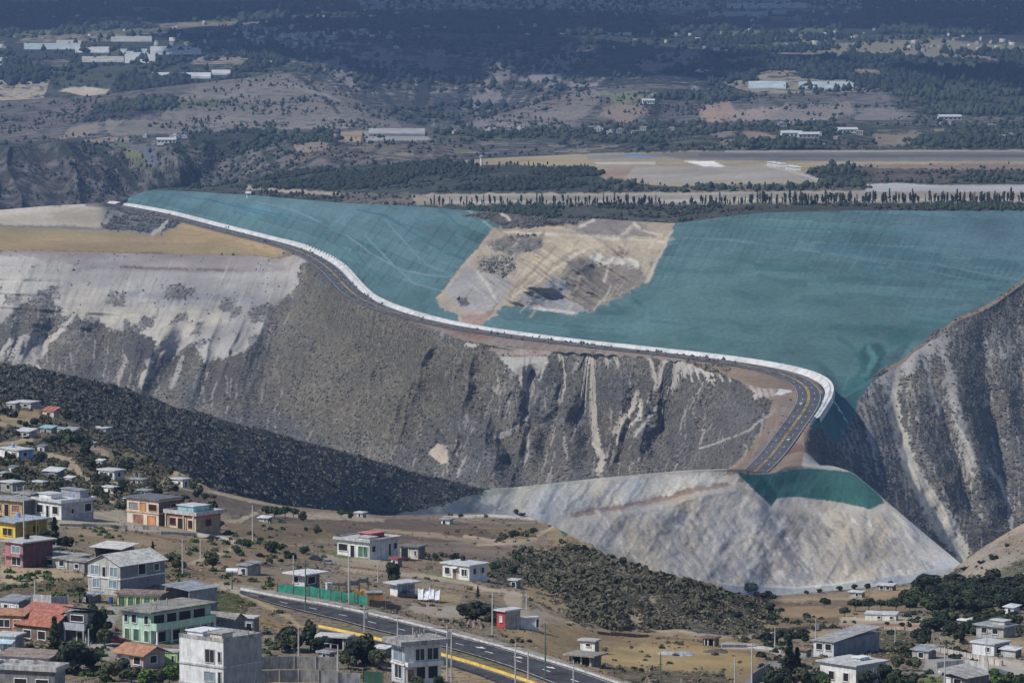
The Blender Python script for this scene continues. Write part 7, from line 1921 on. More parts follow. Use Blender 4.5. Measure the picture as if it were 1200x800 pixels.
def heap(u, v, w, h, mat, label, name, cat, seed, d=2.5):
    p = ground_pt(u, v); s = px_m(p.y); W_ = w / s; H_ = h / s
    n, k = 26, 10
    X, Y = np.meshgrid(np.linspace(-1, 1, n), np.linspace(-1, 1, k))
    Z = np.clip(1 - X ** 2, 0, 1) ** .6 * np.clip(1 - Y ** 2, 0, 1) ** .5 * (.15 + 1.7 * np.clip(fbm(X * 3.5 + seed, Y * 2.5, seed, 4) - .12, 0, 1)) - .08
    V = np.stack([X * W_ / 2, Y * d, Z * H_ - .1], -1).reshape(-1, 3)
    i = np.arange(k - 1)[:, None] * n + np.arange(n - 1)[None, :]
    F = np.stack([i, i + 1, i + n + 1, i + n], -1).reshape(-1, 4)
    V2 = V.copy(); V2[:, 2] = -.8
    B = np.concatenate([F, F[:, ::-1] + len(V)])
    me = np_mesh(name, np.vstack([V, V2]), B, False); me.materials.append(mat)
    o = link(name, me); o.location = p
    return tag(o, label, cat)


heap(792, 767, 44, 5, M((.38, .40, .44), .6, .14, 1.0, 'plastic_sheet'), 'heap under a bluish-white plastic sheet in the straw field', 'covered_heap', 'heap', 3, 3.5)
heap(838, 764, 30, 4, M((.13, .105, .085), .95, .3, 2, 'dark_soil'), 'low dark soil heap in front of the dark red shed', 'soil_heap', 'heap', 5, 2)
heap(232, 688, 26, 4, M((.55, .54, .52), .9, .2, 2, 'rubble_pale'), 'row of pale rubble beside the open garage', 'rubble_heap', 'heap', 12, 1.4)
heap(556, 733, 22, 9, M((.26, .185, .135), .95, .3, 2, 'brown_soil'), 'brown earth heap at the highway edge by the dark trees', 'soil_heap', 'heap', 15, 3)


# ------------------------------------------------------------------ poles
def pole(u, vb, hpx, label, mat=POLEC, arm='cross', name='utility_pole', cat='utility pole', r=.15):
    p = ground_pt(u, vb); s = px_m(p.y); h = hpx / s
    e = empty(name, p, .25, label, cat)
    m = MB(); m.cyl(0, 0, -1, h, r, r * .62, 8); m.build('shaft', mat, e)
    if arm == 'cross':
        m = MB(); m.box(-.75, .75, -.06, .06, h - .55, h - .43); m.build('crossarm', WOOD, e)
        for x in (-.65, 0, .65):
            m = MB(); m.cyl(x, 0, h - .428, h - .25, .05, .03, 6); m.build('insulator', GREYL, e)
    elif arm == 'lamp':
        m = MB(); m.rod((0, 0, h - .1), (-1.5, 0, h + .25), .045, 6); m.build('arm', METAL, e)
        m = MB(); m.box(-2.1, -1.45, -.14, .14, h + .18, h + .30); m.build('lamp_head', GREYL, e)
    elif arm == 'twin':
        for sg in (-1, 1):
            m = MB(); m.rod((0, 0, h - .1), (sg * 1.3, 0, h + .2), .045, 6); m.build('arm', METAL, e)
            m = MB(); m.box(sg * 1.3 - .3, sg * 1.3 + .3, -.14, .14, h + .15, h + .27); m.build('lamp_head', GREYL, e)
    elif arm == 'trafo':
        m = MB(); m.box(-.75, .75, -.06, .06, h - .55, h - .43); m.build('crossarm', WOOD, e)
        m = MB(); m.cyl(.42, 0, h - 2.0, h - 1.0, .26, .26, 10); m.build('transformer', METAL, e)
    return e


for (u, vb, hp, a, mt, lb) in (
    (28, 634, 66, 'cross', POLEC, 'tall grey pole rising in front of the cream and orange house'),
    (41, 708, 28, 'lamp', POLEC, 'short lamp pole beside the whitish garden wall'),
    (38, 630, 26, 'none', POLEC, 'thin bare pole at the corner of the yellow house'),
    (214, 674, 44, 'cross', POLEC, 'grey pole right of the gabled grey house'),
    (235, 655, 24, 'none', POLEC, 'pale bare post on the straw terrace'),
    (296, 633, 42, 'cross', POLEC, 'pale pole in the field below the cream bungalow'),
    (272, 690, 22, 'none', POLEG, 'short dark post by the bend where the highway begins'),
    (344, 690, 40, 'none', POLEC, 'thin pale pole behind the left end of the green fence'),
    (358, 716, 60, 'cross', POLEG, 'dark green pole standing before the green fence'),
    (409, 708, 58, 'lamp', POLEC, 'pale lamp pole at the orange dump truck'),
    (443, 682, 20, 'none', POLEC, 'short pale post right of the round dark tree'),
    (427, 755, 46, 'trafo', POLEC, 'pole with a transformer on the median left of the unfinished building'),
    (466, 750, 30, 'cross', POLEC, 'pole standing on the highway verge behind the unfinished building'),
    (484, 756, 24, 'none', POLEC, 'thin pole just behind the raw slab roof'),
    (524, 797, 66, 'trafo', POLEC, 'thick grey double pole right of the white unfinished building'),
    (529, 799, 62, 'none', POLEC, 'slimmer pole close beside the thick double pole'),
    (577, 745, 52, 'lamp', POLEC, 'lamp pole left of the red roadside stall'),
    (604, 806, 54, 'cross', POLEC, 'pale pole at the median of the highway near the bottom edge'),
    (619, 798, 38, 'twin', POLEC, 'street lamp with two arms on the highway median'),
    (639, 792, 64, 'none', POLEG, 'tall thin green pole across the highway from the shelter'),
    (617, 714, 20, 'none', POLEC, 'short pole on the bare earth spur track'),
    (672, 806, 34, 'cross', POLEC, 'pole on the verge below the brown open shelter'),
    (774, 806, 42, 'none', POLEG, 'green pole in the dark grass at the bottom edge'),
    (861, 804, 34, 'none', POLEC, 'left slim pole of the pair before the slate wall'),
    (881, 804, 52, 'cross', POLEC, 'right taller pole of the pair before the slate wall'),
    (908, 762, 28, 'cross', POLEC, 'pole at the end of the low curving wall'),
    (956, 750, 26, 'trafo', POLEC, 'pole behind the pale house with the grey side wall'),
    (1049, 756, 22, 'none', POLEC, 'thin pole between bushes right of the pale house'),
    (1156, 772, 34, 'cross', POLEC, 'pale pole in front of the cottage on the right'),
    (1024, 806, 24, 'none', METAL, 'short metal pole before the white flat-roofed house'),
    (1107, 806, 50, 'none', POLEC, 'slim pole left of the broad grey roof'),
    (396, 788, 34, 'lamp', POLEC, 'lamp pole behind the lower grey block wall'),
    (350, 770, 36, 'cross', POLEC, 'pole among the bushes above the old block wall'),
    (180, 752, 42, 'none', POLEC, 'thin pole against the corner of the mint green house'),
    (104, 760, 24, 'none', POLEC, 'short pole by the slate grey balcony house')):
    pole(u, vb, hp, lb, mt, a)
# ------------------------------------------------------------------ trees and bushes you can single out
TG = ('green0', 'deep0', 'olive0', 'green1', 'deep1', 'olive1', 'black0')
tree('conifer', 64, 642, 36, 'dark conical tree beside the yellow house', w_scale=1.3)
tree('black0', 78, 644, 18, 'round dark tree right of the conical one by the yellow house')
tree('black1', 52, 636, 16, 'low dark tree pressed against the yellow house')
tree('cypress', 64, 768, 46, 'upright bright green cypress before the red tiles', w_scale=1.5)
for i, (u, v, h, k) in enumerate(((76, 790, 40, 'deep0'), (92, 786, 36, 'black0'), (104, 782, 30, 'deep1'), (85, 772, 26, 'green1'), (112, 752, 38, 'deep0'), (120, 742, 22, 'black1'), (108, 722, 18, 'green0'), (122, 756, 22, 'olive0'))):
    tree(k, u, v, h, 'dark leafy tree in the clump between the red tiles and the terracotta roof', 'trees between the red and terracotta roofs')
for i, (u, v, h, k) in enumerate(((128, 798, 26, 'olive0'), (142, 795, 26, 'deep0'), (154, 800, 22, 'olive1'), (170, 804, 22, 'bright0'), (186, 804, 22, 'olive0'), (199, 802, 26, 'bright1'), (120, 804, 16, 'bright0'))):
    tree(k, u, v, h, 'green tree at the bottom edge left of the concrete tower house', 'trees at the bottom edge by the concrete house')
for i, (u, v, h, k) in enumerate(((336, 762, 30, 'deep0'), (346, 764, 24, 'olive0'), (330, 764, 18, 'olive1'))):
    tree(k, u, v, h, 'bushy tree above the old block wall', 'trees above the old block wall')
tree('tall0', 364, 762, 40, 'tall dark tree left of the white-roofed shack', w_scale=.9)
tree('deep1', 374, 764, 24, 'lower round tree at the foot of the tall one by the shack')
for (u, v, h, k) in ((418, 780, 34, 'black0'), (432, 778, 36, 'deep0'), (442, 784, 26, 'olive0'), (408, 784, 20, 'olive1')):
    tree(k, u, v, h, 'dark spreading tree left of the white unfinished building', 'trees left of the unfinished building')
for (u, v, h, k) in ((490, 812, 22, 'olive0'), (512, 810, 20, 'deep0')): tree(k, u, v, h, 'leafy tree before the base of the unfinished building', 'trees at the foot of the unfinished building')
tree('deep0', 458, 683, 26, 'round dark tree alone behind the dark fence', w_scale=.95)
for (u, v, h, k) in ((546, 724, 20, 'black0'), (558, 726, 22, 'deep0'), (570, 728, 20, 'black1'), (576, 732, 14, 'olive0')): tree(k, u, v, h, 'dark tree in the thicket at the highway edge', 'thicket at the highway edge', w_scale=1.4)
tree('cypress', 560, 700, 14, 'small upright tree below the white cottage', w_scale=1.3)
tree('olive0', 249, 668, 24, 'grey-green tree with a bare trunk on the straw terrace')
for (u, v, h) in ((202, 664, 18), (210, 670, 16)): tree('olive1', u, v, h, 'dull bushy tree beside the gabled grey house', 'dull trees beside the gabled house')
tree('deep1', 255, 620, 13, 'small round tree at the end of the cream bungalow')
tree('cypress', 179, 652, 18, 'small upright tree behind the gabled grey roof', w_scale=1.3)
for (u, v, h, k) in ((312, 606, 13, 'flat0'), (322, 608, 15, 'flat0'), (334, 607, 14, 'flat0'), (344, 606, 11, 'flat0'), (354, 610, 12, 'deep0'), (400, 606, 9, 'flat0'), (410, 607, 8, 'deep0')):
    tree(k, u, v, h, 'dark spreading tree at the foot of the dark hill', 'trees at the foot of the dark hill')
for (u, v, w, k) in ((288, 642, 18, 1), (278, 649, 11, 1), (316, 647, 22, 1), (327, 644, 14, 0), (341, 654, 17, 4), (355, 649, 15, 1), (304, 652, 10, 3), (316, 660, 11, 1), (329, 658, 8, 3), (305, 634, 8, 1)):
    bush(k, u, v, w, 'round dark bush in the field behind the green fence', 'bushes in the field behind the green fence')
for (u, v, w, k) in ((358, 622, 8, 1), (372, 625, 12, 1), (396, 630, 8, 3)): bush(k, u, v, w, 'dark bush on the ploughed field left of the white bungalow', 'bushes on the ploughed field')
for (u, v, w, k) in ((500, 652, 12, 3), (510, 656, 14, 1), (520, 652, 12, 3), (532, 655, 14, 4), (541, 657, 10, 1), (580, 668, 18, 1), (592, 664, 16, 3), (600, 672, 18, 1), (612, 660, 16, 0), (575, 676, 12, 3), (618, 648, 18, 3), (604, 652, 14, 3)):
    bush(k, u, v, w, 'scrubby bush on the slope right of the white cottage', 'bushes right of the white cottage')
for (u, v, w, k) in ((590, 632, 14, 3), (602, 630, 16, 1), (614, 628, 14, 3), (624, 625, 12, 1), (585, 634, 10, 3)): bush(k, u, v, w, 'low dark bush along the curved field track', 'bushes along the field track')
for (u, v, w, k) in ((679, 646, 16, 4), (686, 648, 12, 1), (660, 636, 10, 3), (730, 660, 14, 1), (745, 664, 12, 4), (715, 655, 12, 3)): bush(k, u, v, w, 'dark bush on the crest of the scrubby spur', 'bushes on the crest of the spur')
for (u, v, w, k) in ((540, 606, 8, 1), (606, 602, 10, 1), (570, 606, 7, 3), (612, 604, 8, 4), (528, 604, 8, 3)): bush(k, u, v, w, 'tiny dark bush at the field edge before the spoil heap', 'bushes at the spoil heap field edge')
for (u, v, w, k) in ((880, 694, 26, 1), (893, 700, 20, 4), (868, 704, 20, 3), (905, 702, 14, 1), (900, 716, 22, 1), (888, 724, 24, 3), (905, 728, 20, 1), (872, 734, 20, 3), (862, 722, 18, 4), (880, 712, 16, 3)):
    bush(k, u, v, w, 'big bush at the right end of the scrubby spur', 'bushes at the right end of the spur', .8)
for (u, v, w, k) in ((905, 750, 26, 4), (922, 752, 20, 1), (935, 748, 24, 4), (945, 752, 16, 1), (872, 752, 14, 3), (886, 748, 16, 3)): bush(k, u, v, w, 'dark bush behind the low curving wall', 'bushes behind the curving wall', .9)
for (u, v, w, k) in ((610, 752, 12, 3), (600, 754, 10, 1), (620, 752, 8, 3), (708, 762, 8, 3), (782, 790, 8, 3)): bush(k, u, v, w, 'small bush in the straw field by the highway', 'bushes in the straw field')
# the wood on the right
g = random.Random(5)
for k in range(78):
    u = g.uniform(1062, 1210); v = g.uniform(688, 718)
    if u < 1085: v = g.uniform(700, 712)
    tree(g.choice(('deep0', 'deep1', 'black0', 'black1', 'green0')), u, v, g.uniform(14, 24), 'dark broad tree in the wood under the right-hand hill', 'wood under the right-hand hill', w_scale=1.4)
for (u, v, h) in ((1002, 716, 15), (1018, 716, 16), (1032, 714, 12), (1050, 717, 18), (1066, 716, 14), (966, 712, 12), (990, 722, 11)):
    tree('flat0', u, v, h, 'flat-crowned tree standing in the brown fields on the right', 'flat-crowned trees in the right fields')
for k in range(40):
    u = g.uniform(1085, 1210); v = g.uniform(724, 746)
    tree(g.choice(('deep0', 'olive0', 'black0', 'green1')), u, v, g.uniform(10, 17), 'tree in the scattered grove above the grey sheet roof', 'grove above the grey sheet roof', w_scale=1.2)
for (u, v, w) in ((985, 692, 10), (1000, 690, 10), (1018, 690, 12), (1032, 690, 12), (1044, 687, 12), (960, 694, 8), (945, 696, 8)): bush(1, u, v, w, 'dark bush at the field edge below the spoil heap', 'bushes at the field edge below the spoil heap')
for (u, v, w) in ((1040, 732, 7), (1058, 734, 9), (1067, 735, 9), (1090, 736, 9)): bush(1, u, v, w, 'small round bush by the low earth-coloured wall', 'bushes by the earth wall')
tree('black0', 1082, 758, 26, 'large round dark tree behind the retaining wall', w_scale=1.1)
tree('olive0', 1125, 754, 18, 'dry olive tree right of the large round dark one')
tree('olive1', 1062, 770, 20, 'olive tree between the grey side wall and the retaining wall')
tree('conifer', 925, 795, 46, 'tall dark conifer at the lower right', w_scale=1.35)
tree('conifer', 934, 794, 36, 'shorter conifer close beside the tall one', w_scale=1.3)
for (u, v, h, k) in ((905, 804, 24, 'deep0'), (918, 806, 26, 'black0'), (940, 806, 26, 'olive0'), (955, 806, 24, 'deep1'), (968, 808, 20, 'bright0')): tree(k, u, v, h, 'leafy tree at the bottom edge below the conifers', 'trees below the conifers')
for (u, v, h, k) in ((1014, 808, 26, 'black0'), (1034, 806, 30, 'deep0'), (1050, 808, 28, 'green0'), (1064, 808, 24, 'deep1'), (1052, 786, 20, 'olive0'), (1070, 786, 18, 'olive1')): tree(k, u, v, h, 'leafy tree right of the white flat-roofed house', 'trees right of the white flat-roofed house')
for (u, v, h, k) in ((1168, 808, 26, 'bright0'), (1182, 806, 22, 'green0'), (1196, 808, 20, 'green1')): tree(k, u, v, h, 'bright green tree in the lower right corner', 'trees in the lower right corner')
for (u, v, w) in ((1165, 655, 12), (1180, 640, 7), (1130, 668, 9), (1150, 660, 8)): bush(4, u, v, w, 'dark shrub on the bare hillside at the right edge', 'shrubs on the right hillside')
# left hillside
for k in range(190):
    u = g.uniform(-5, 262); top = np.interp(u, [0, 60, 110, 205, 262], [478, 488, 512, 552, 584])
    v = g.uniform(top + 4, 600)
    if g.random() < (u / 420): continue
    bush(g.choice((0, 1, 2, 3, 4, 3, 1)), u, v, g.uniform(7, 20), 'green bush among the houses of the left hillside', 'bushes on the left hillside', g.uniform(.8, 1.2))
for (u, v, h, k) in ((46, 476, 12, 'deep0'), (80, 492, 13, 'deep0'), (90, 496, 10, 'black0'), (100, 534, 14, 'deep0'), (40, 500, 12, 'black0'), (66, 520, 14, 'deep1'), (92, 520, 14, 'black0'), (106, 552, 15, 'deep0'), (70, 590, 18, 'black0'), (48, 598, 20, 'black1'), (142, 578, 12, 'deep0'), (228, 570, 12, 'deep1'), (180, 574, 12, 'olive0'), (8, 474, 9, 'deep1'), (60, 552, 12, 'olive0'), (28, 560, 14, 'deep0'), (12, 548, 12, 'green0'), (150, 552, 12, 'deep1'), (170, 545, 11, 'olive1')):
    tree(k, u, v, h, 'dark tree standing between the hillside houses', 'trees on the left hillside')

# palm
p = ground_pt(94, 706); s_ = px_m(p.y)
e = empty('palm_tree', p, 0, 'short palm with a dense fan crown by the whitish garden wall', 'palm tree')
m = MB(); m.cyl(0, 0, -.5, 1.9, .28, .2, 10); m.build('trunk', F_BARK, e)
V = []; F = []; gg = np.random.default_rng(4)
for k in range(64):
    a = gg.uniform(0, 6.28); el = gg.uniform(-.5, 1.3); L_ = gg.uniform(1.1, 1.7); w_ = .34
    d = np.array([math.cos(a), math.sin(a), 0]); sd_ = np.array([-d[1], d[0], 0])
    pts = [np.array([0, 0, 2.0]) + d * (L_ * t * math.cos(el * (1 - .5 * t))) + np.array([0, 0, L_ * t * math.sin(el) - .5 * t * t]) for t in (0, .4, .75, 1)]
    for (q0, q1, w0, w1) in ((pts[0], pts[1], .05, w_), (pts[1], pts[2], w_, w_ * .8), (pts[2], pts[3], w_ * .8, .04)):
        o = len(V); V += [q0 - sd_ * w0, q0 + sd_ * w0, q1 + sd_ * w1 - [0, 0, .1], q1 - sd_ * w1 - [0, 0, .1]]; F.append((o, o + 1, o + 2, o + 3))
me = np_mesh('crown', V, F); me.materials.append(F_GREEN); link('crown', me, e)

# windbreak along the crest of the embankment: every tree a thing, too small to show parts
WB = []
for i in range(5):
    V, F = leaf_cloud(120, 1.3 + .25 * (i % 3), 1.3, 4.0, 4.6, .55, 300 + i, 7, i == 2)
    tv, tf = tube_mesh([[(0, 0, -.5, .25), (0, 0, 4, .16), (0, 0, 7, .05)]], 5)
    me = np_mesh('windbreak_tree', np.vstack([V, tv]), np.vstack([F, tf + len(V)])); me.materials.append(F_DEEP if i % 2 else F_OLIVE); me.materials.append(F_BARK)
    mi = np.zeros(len(F) + len(tf), np.int32); mi[len(F):] = 1; me.polygons.foreach_set('material_index', mi)
    WB.append(me)
us = np.concatenate([np.linspace(500, 1230, 185), np.random.default_rng(6).uniform(700, 1230, 75)]) + np.random.default_rng(3).normal(0, 2.4, 260)
for k, u in enumerate(us):
    dens_ = vnoise(u / 16.0, 3.3, 5)
    if dens_ < .25 and u < 820: continue
    v = 241.5 - .004 * (u - 500) + g.uniform(-.8, .8)
    p = ground_pt(u, v)
    h = g.uniform(6, 15) if u < 880 else g.uniform(10, 18)
    o = link('windbreak_tree', WB[k % 5]); o.location = p; sc = h / px_m(p.y) / 8.5; o.scale = (sc * g.uniform(.4, .95), sc * .7, sc); o.rotation_euler = (0, 0, g.uniform(0, 6.28))
    tag(o, 'thin dark tree in the windbreak row along the embankment crest', 'tree', 'windbreak trees on the crest')
for k in range(22):
    u = g.uniform(860, 1016); v = 223 - (0 if u < 960 else 1) + g.uniform(-.4, .4); p = ground_pt(u, v)
    o = link('windbreak_tree', WB[k % 5]); o.location = p; sc = g.uniform(5, 10) / px_m(p.y) / 8.5; o.scale = (sc * 1.2, sc * 1.2, sc); o.rotation_euler = (0, 0, g.uniform(0, 6.28))
    tag(o, 'dark tree in the short second row by the airfield apron', 'tree', 'trees by the airfield apron')
for k in range(16):
    u = g.uniform(535, 700); v = 193 + (u - 535) * .012 + g.uniform(0, 5); p = ground_pt(u, v)
    o = link('windbreak_tree', WB[k % 5]); o.location = p; sc = g.uniform(4, 9) / px_m(p.y) / 8.5; o.scale = (sc * 1.2, sc * 1.2, sc); o.rotation_euler = (0, 0, g.uniform(0, 6.28))
    tag(o, 'dark tree rising from the edge of the wood by the runway', 'tree', 'trees by the runway end')

# ------------------------------------------------------------------ far buildings
def glasshouse(u0, u1, v0, v1, label, mat, h=3.6, spans=5, skew=0.0):
    """long plastic-roofed greenhouse with a row of low ridges, its corners standing on the far ground"""
    a, b, c, d = (np.array(hit(*q)) for q in ((u0, v1), (u1, v1), (u1 + skew, v0), (u0 + skew, v0)))
    if np.linalg.norm(d - a) > 1500: d = a + (b - a)[[1, 0, 2]] * .2; c = b + (d - a)
    V = []; F = []
    n = spans * 2
    for i in range(n + 1):
        t = i / n
        l_, r_ = a * (1 - t) + d * t, b * (1 - t) + c * t
        hz_ = h * (.75 if i % 2 == 0 else 1.1)
        V += [(l_[0], l_[1], l_[2] + hz_), (r_[0], r_[1], r_[2] + hz_)]
    for i in range(n): F.append((2 * i, 2 * i + 1, 2 * i + 3, 2 * i + 2))
    me_v = list(V); o = len(V); zb = min(a[2], b[2], c[2], d[2]) - 2
    for q in (a, b, c, d): me_v.append((q[0], q[1], q[2] - 2))
    F += [(o, o + 1, 1, 0), (o + 1, o + 2, 2 * n + 1, 1), (o + 2, o + 3, 2 * n, 2 * n + 1), (o + 3, o, 0, 2 * n)]
    me = bpy.data.meshes.new('greenhouse'); org = a
    me.from_pydata([(x - org[0], y - org[1], z - org[2]) for x, y, z in me_v], [], F); me.materials.append(mat)
    o = link('greenhouse', me); o.location = org
    return tag(o, label, 'greenhouse')


PL1 = M((.55, .57, .58), .5, .12, .02, 'greenhouse_plastic'); PL2 = M((.40, .50, .53), .5, .12, .02, 'bluish_plastic'); PL3 = M((.42, .42, .40), .6, .15, .02, 'dull_plastic')
for (u0, u1, v0, v1, lb, mt) in (
    (28, 94, 53, 58, 'long pale greenhouse second from the left edge on the far plateau', PL2),
    (88, 128, 57.5, 62, 'short pale greenhouse right of the long one on the far left', PL1),
    (130, 178, 45, 49, 'narrow greenhouse nearest the top of the left group', PL3),
    (141, 174, 60, 65, 'middle greenhouse touching the large bright one', PL2),
    (176, 236, 57, 64, 'largest brightest greenhouse of the left group', PL1),
    (96, 145, 69, 73, 'thin greenhouse below the left group', PL3),
    (146, 182, 66, 74, 'squarish greenhouse below the large bright one', PL1),
    (178, 247, 88, 92, 'long white greenhouse beside the left far wood', PL1),
    (248, 270, 85, 88, 'short white greenhouse at the end of the long one by the left wood', PL1),
    (0, 8, 70, 78, 'greenhouse cut by the left edge of the picture', PL1),
    (66, 95, 50, 52.5, 'thin dull greenhouse high on the left plateau', PL3),
    (852, 946, 6, 10, 'very long greenhouse near the top right of centre', PL1),
    (830, 900, 16, 19.5, 'long dull greenhouse below the topmost one', PL3),
    (905, 922, 14, 17, 'small greenhouse right of the dull one near the top', PL3),
    (656, 740, 38, 42, 'long white greenhouse above the far canyon', PL1),
    (712, 752, 31, 33.5, 'dull greenhouse just above the long white one by the far canyon', PL3),
    (877, 921, 98, 104, 'left bluish greenhouse behind the right ridge', PL2),
    (936, 1000, 98.5, 105, 'right bright bluish greenhouse behind the right ridge', PL2),
    (812, 834, 84, 87, 'small white greenhouse on the right plateau edge', PL1),
    (872, 908, 76, 79, 'row of low white roofs above the bluish greenhouses', PL3),
    (432, 498, 154.5, 160, 'wide dull greenhouse beside the bare earth field', PL3)):
    glasshouse(u0, u1, v0, v1, lb, mt)

# distant houses
HM = []
for i, (wc, rc) in enumerate((((.42, .41, .40), (.32, .32, .32)), ((.36, .34, .32), (.28, .24, .21)), ((.48, .48, .48), (.40, .41, .43)), ((.36, .36, .37), (.30, .22, .18)))):
    m = MB(); w_, d_, h_ = ((11, 9, 5), (8, 10, 3.5), (14, 9, 6.5), (9, 8, 4))[i]
    m.box(-w_ / 2, w_ / 2, -d_ / 2, d_ / 2, -2, h_, 0)
    if i % 2: m.slab([(-w_ / 2 - .5, -d_ / 2 - .5, h_ + .3), (w_ / 2 + .5, -d_ / 2 - .5, h_ + .3), (w_ / 2 + .5, 0, h_ + 1.8), (-w_ / 2 - .5, 0, h_ + 1.8)], .2, 1); m.slab([(-w_ / 2 - .5, 0, h_ + 1.8), (w_ / 2 + .5, 0, h_ + 1.8), (w_ / 2 + .5, d_ / 2 + .5, h_ + .3), (-w_ / 2 - .5, d_ / 2 + .5, h_ + .3)], .2, 1)
    else: m.box(-w_ / 2 - .4, w_ / 2 + .4, -d_ / 2 - .4, d_ / 2 + .4, h_ + .01, h_ + .4, 1); m.box(-w_ * .2, w_ * .15, -d_ * .2, d_ * .3, h_ + .41, h_ + 2.2, 0)
    for k in range(3): m.box(-w_ / 2 + w_ * (.12 + .3 * k), -w_ / 2 + w_ * (.26 + .3 * k), -d_ / 2 - .08, -d_ / 2 - .01, h_ * .35, h_ * .7, 2)
    me = bpy.data.meshes.new('distant_house'); me.from_pydata(m.v, [], m.f)
    for q in (M(wc, .85, .12, .2, 'far_wall'), M(rc, .8, .15, .2, 'far_roof'), BLACK): me.materials.append(q)
    me.polygons.foreach_set('material_index', m.mi); HM.append(me)


def far_houses(n, fu, fv, label, group, smin=.8, smax=1.5):
    for k in range(n):
        p = ground_pt(fu(), fv())
        o = link('distant_house', HM[g.randrange(4)]); o.location = p; s = g.uniform(smin, smax); o.scale = (s, s, s); o.rotation_euler = (0, 0, g.uniform(-.8, .8))
        tag(o, label, 'house', group)


far_houses(60, lambda: g.gauss(345, 34), lambda: g.gauss(42, 7), 'pale house of the hazy town left of the far canyon', 'town left of the far canyon', .45, .9)
far_houses(110, lambda: g.uniform(430, 830), lambda: g.uniform(1, 13), 'pale house of the hazy town along the top edge', 'town along the top edge', .5, 1.05)
far_houses(24, lambda: g.uniform(985, 1210), lambda: g.uniform(1, 16), 'pale house of the hazy town in the top right corner', 'town in the top right corner', .6, 1.1)
far_houses(18, lambda: g.uniform(1040, 1210), lambda: g.uniform(28, 56), 'scattered far house above the right plateau field', 'far houses above the right plateau field', .45, .9)
far_houses(22, lambda: g.uniform(0, 330), lambda: g.uniform(18, 62), 'scattered far house on the left plateau', 'far houses on the left plateau', .4, .8)
far_houses(8, lambda: g.uniform(380, 500), lambda: g.uniform(44, 62), 'lone far house at the rim of the far canyon', 'far houses at the canyon rim', .4, .8)
far_houses(18, lambda: g.uniform(470, 790), lambda: g.uniform(150, 158), 'small house between trees beyond the runway', 'houses between the trees beyond the runway', .4, .8)
far_houses(18, lambda: g.uniform(820, 1200), lambda: g.uniform(144, 166), 'small house in the green belt beyond the runway', 'houses in the green belt beyond the runway', .4, .8)
far_houses(6, lambda: g.uniform(700, 1100), lambda: g.uniform(100, 118), 'small house on the right-hand ridge', 'houses on the right-hand ridge', .4, .8)
far_houses(8, lambda: g.uniform(120, 240), lambda: g.uniform(160, 170), 'small house on the plateau rim beyond the left net', 'houses on the plateau rim', .4, .75)


def far_block(u, v, wpx, hpx, dep, label, mat, name='hall', cat='hall', rmat=None, nwin=5):
    p = ground_pt(u, v); s = px_m(p.y); w_ = wpx / s; h_ = hpx / s
    e = empty(name, p, .05, label, cat)
    m = MB(); m.box(-w_ / 2, w_ / 2, 0, dep, -2, h_); m.build('wall', mat, e)
    r = MB(); r.slab([(-w_ / 2 - .6, -.6, h_ + .3), (w_ / 2 + .6, -.6, h_ + .3), (w_ / 2 + .6, dep / 2, h_ + 2), (-w_ / 2 - .6, dep / 2, h_ + 2)], .25); r.slab([(-w_ / 2 - .6, dep / 2, h_ + 2), (w_ / 2 + .6, dep / 2, h_ + 2), (w_ / 2 + .6, dep + .6, h_ + .3), (-w_ / 2 - .6, dep + .6, h_ + .3)], .25); r.build('roof', rmat or ZINCL, e)
    for k in range(nwin):
        q = MB(); x = -w_ / 2 + w_ * (k + .5) / nwin; q.box(x - w_ / nwin * .25, x + w_ / nwin * .25, -.08, -.005, h_ * .3, h_ * .7); q.build('window', GLASS, e)
    return e


far_block(928, 161, 24, 5, 14, 'white factory hall left of the paired halls beyond the runway', WHITE)
far_block(948, 162, 24, 4.5, 14, 'second white factory hall just right of the first beyond the runway', GREYL)
far_block(994, 156, 22, 4, 16, 'white hall with pale roof right of the factory halls beyond the runway', WHITE)
far_block(1114, 141, 26, 4, 20, 'pale long building on the green rise at the far right', GREYL)
far_block(760, 122, 14, 4, 10, 'white house on the grassy hill above the runway', WHITE)
far_block(195, 168, 22, 4, 10, 'white long house at the plateau rim beyond the left net', WHITE)
far_block(291, 230, 5, 3, 4, 'tiny white hut on the crest of the left net', WHITE, 'hut', 'hut', None, 1)
p = ground_pt(564, 194); s = px_m(p.y); e = empty('tower', p, 0, 'slim white tower beside the runway end', 'tower')
m = MB(); m.cyl(0, 0, -1, 6.5, 1.1, .9, 10); m.build('shaft', WHITE, e)
m = MB(); m.cyl(0, 0, 6.5, 8.2, 1.4, 1.7, 10); m.build('cabin', GREYL, e)
m = MB(); m.cyl(0, 0, 8.2, 8.7, 1.8, .3, 10); m.build('roof', ZINCL, e)
for k, (u, v) in enumerate(((904, 194), (910, 195), (916, 196), (925, 198.5), (934, 200), (930, 199.3))):
    p = ground_pt(u, v); m = MB(); m.box(-3, 3, -2, 2, -.5, 2.6); m.slab([(-3.3, -2.3, 2.9), (3.3, -2.3, 2.9), (3.3, 2.3, 3.2), (-3.3, 2.3, 3.2)], .2)
    o = m.build('site_cabin', WHITE); o.location = p; tag(o, 'white site cabin at the edge of the airfield apron', 'cabin', 'site cabins by the apron')

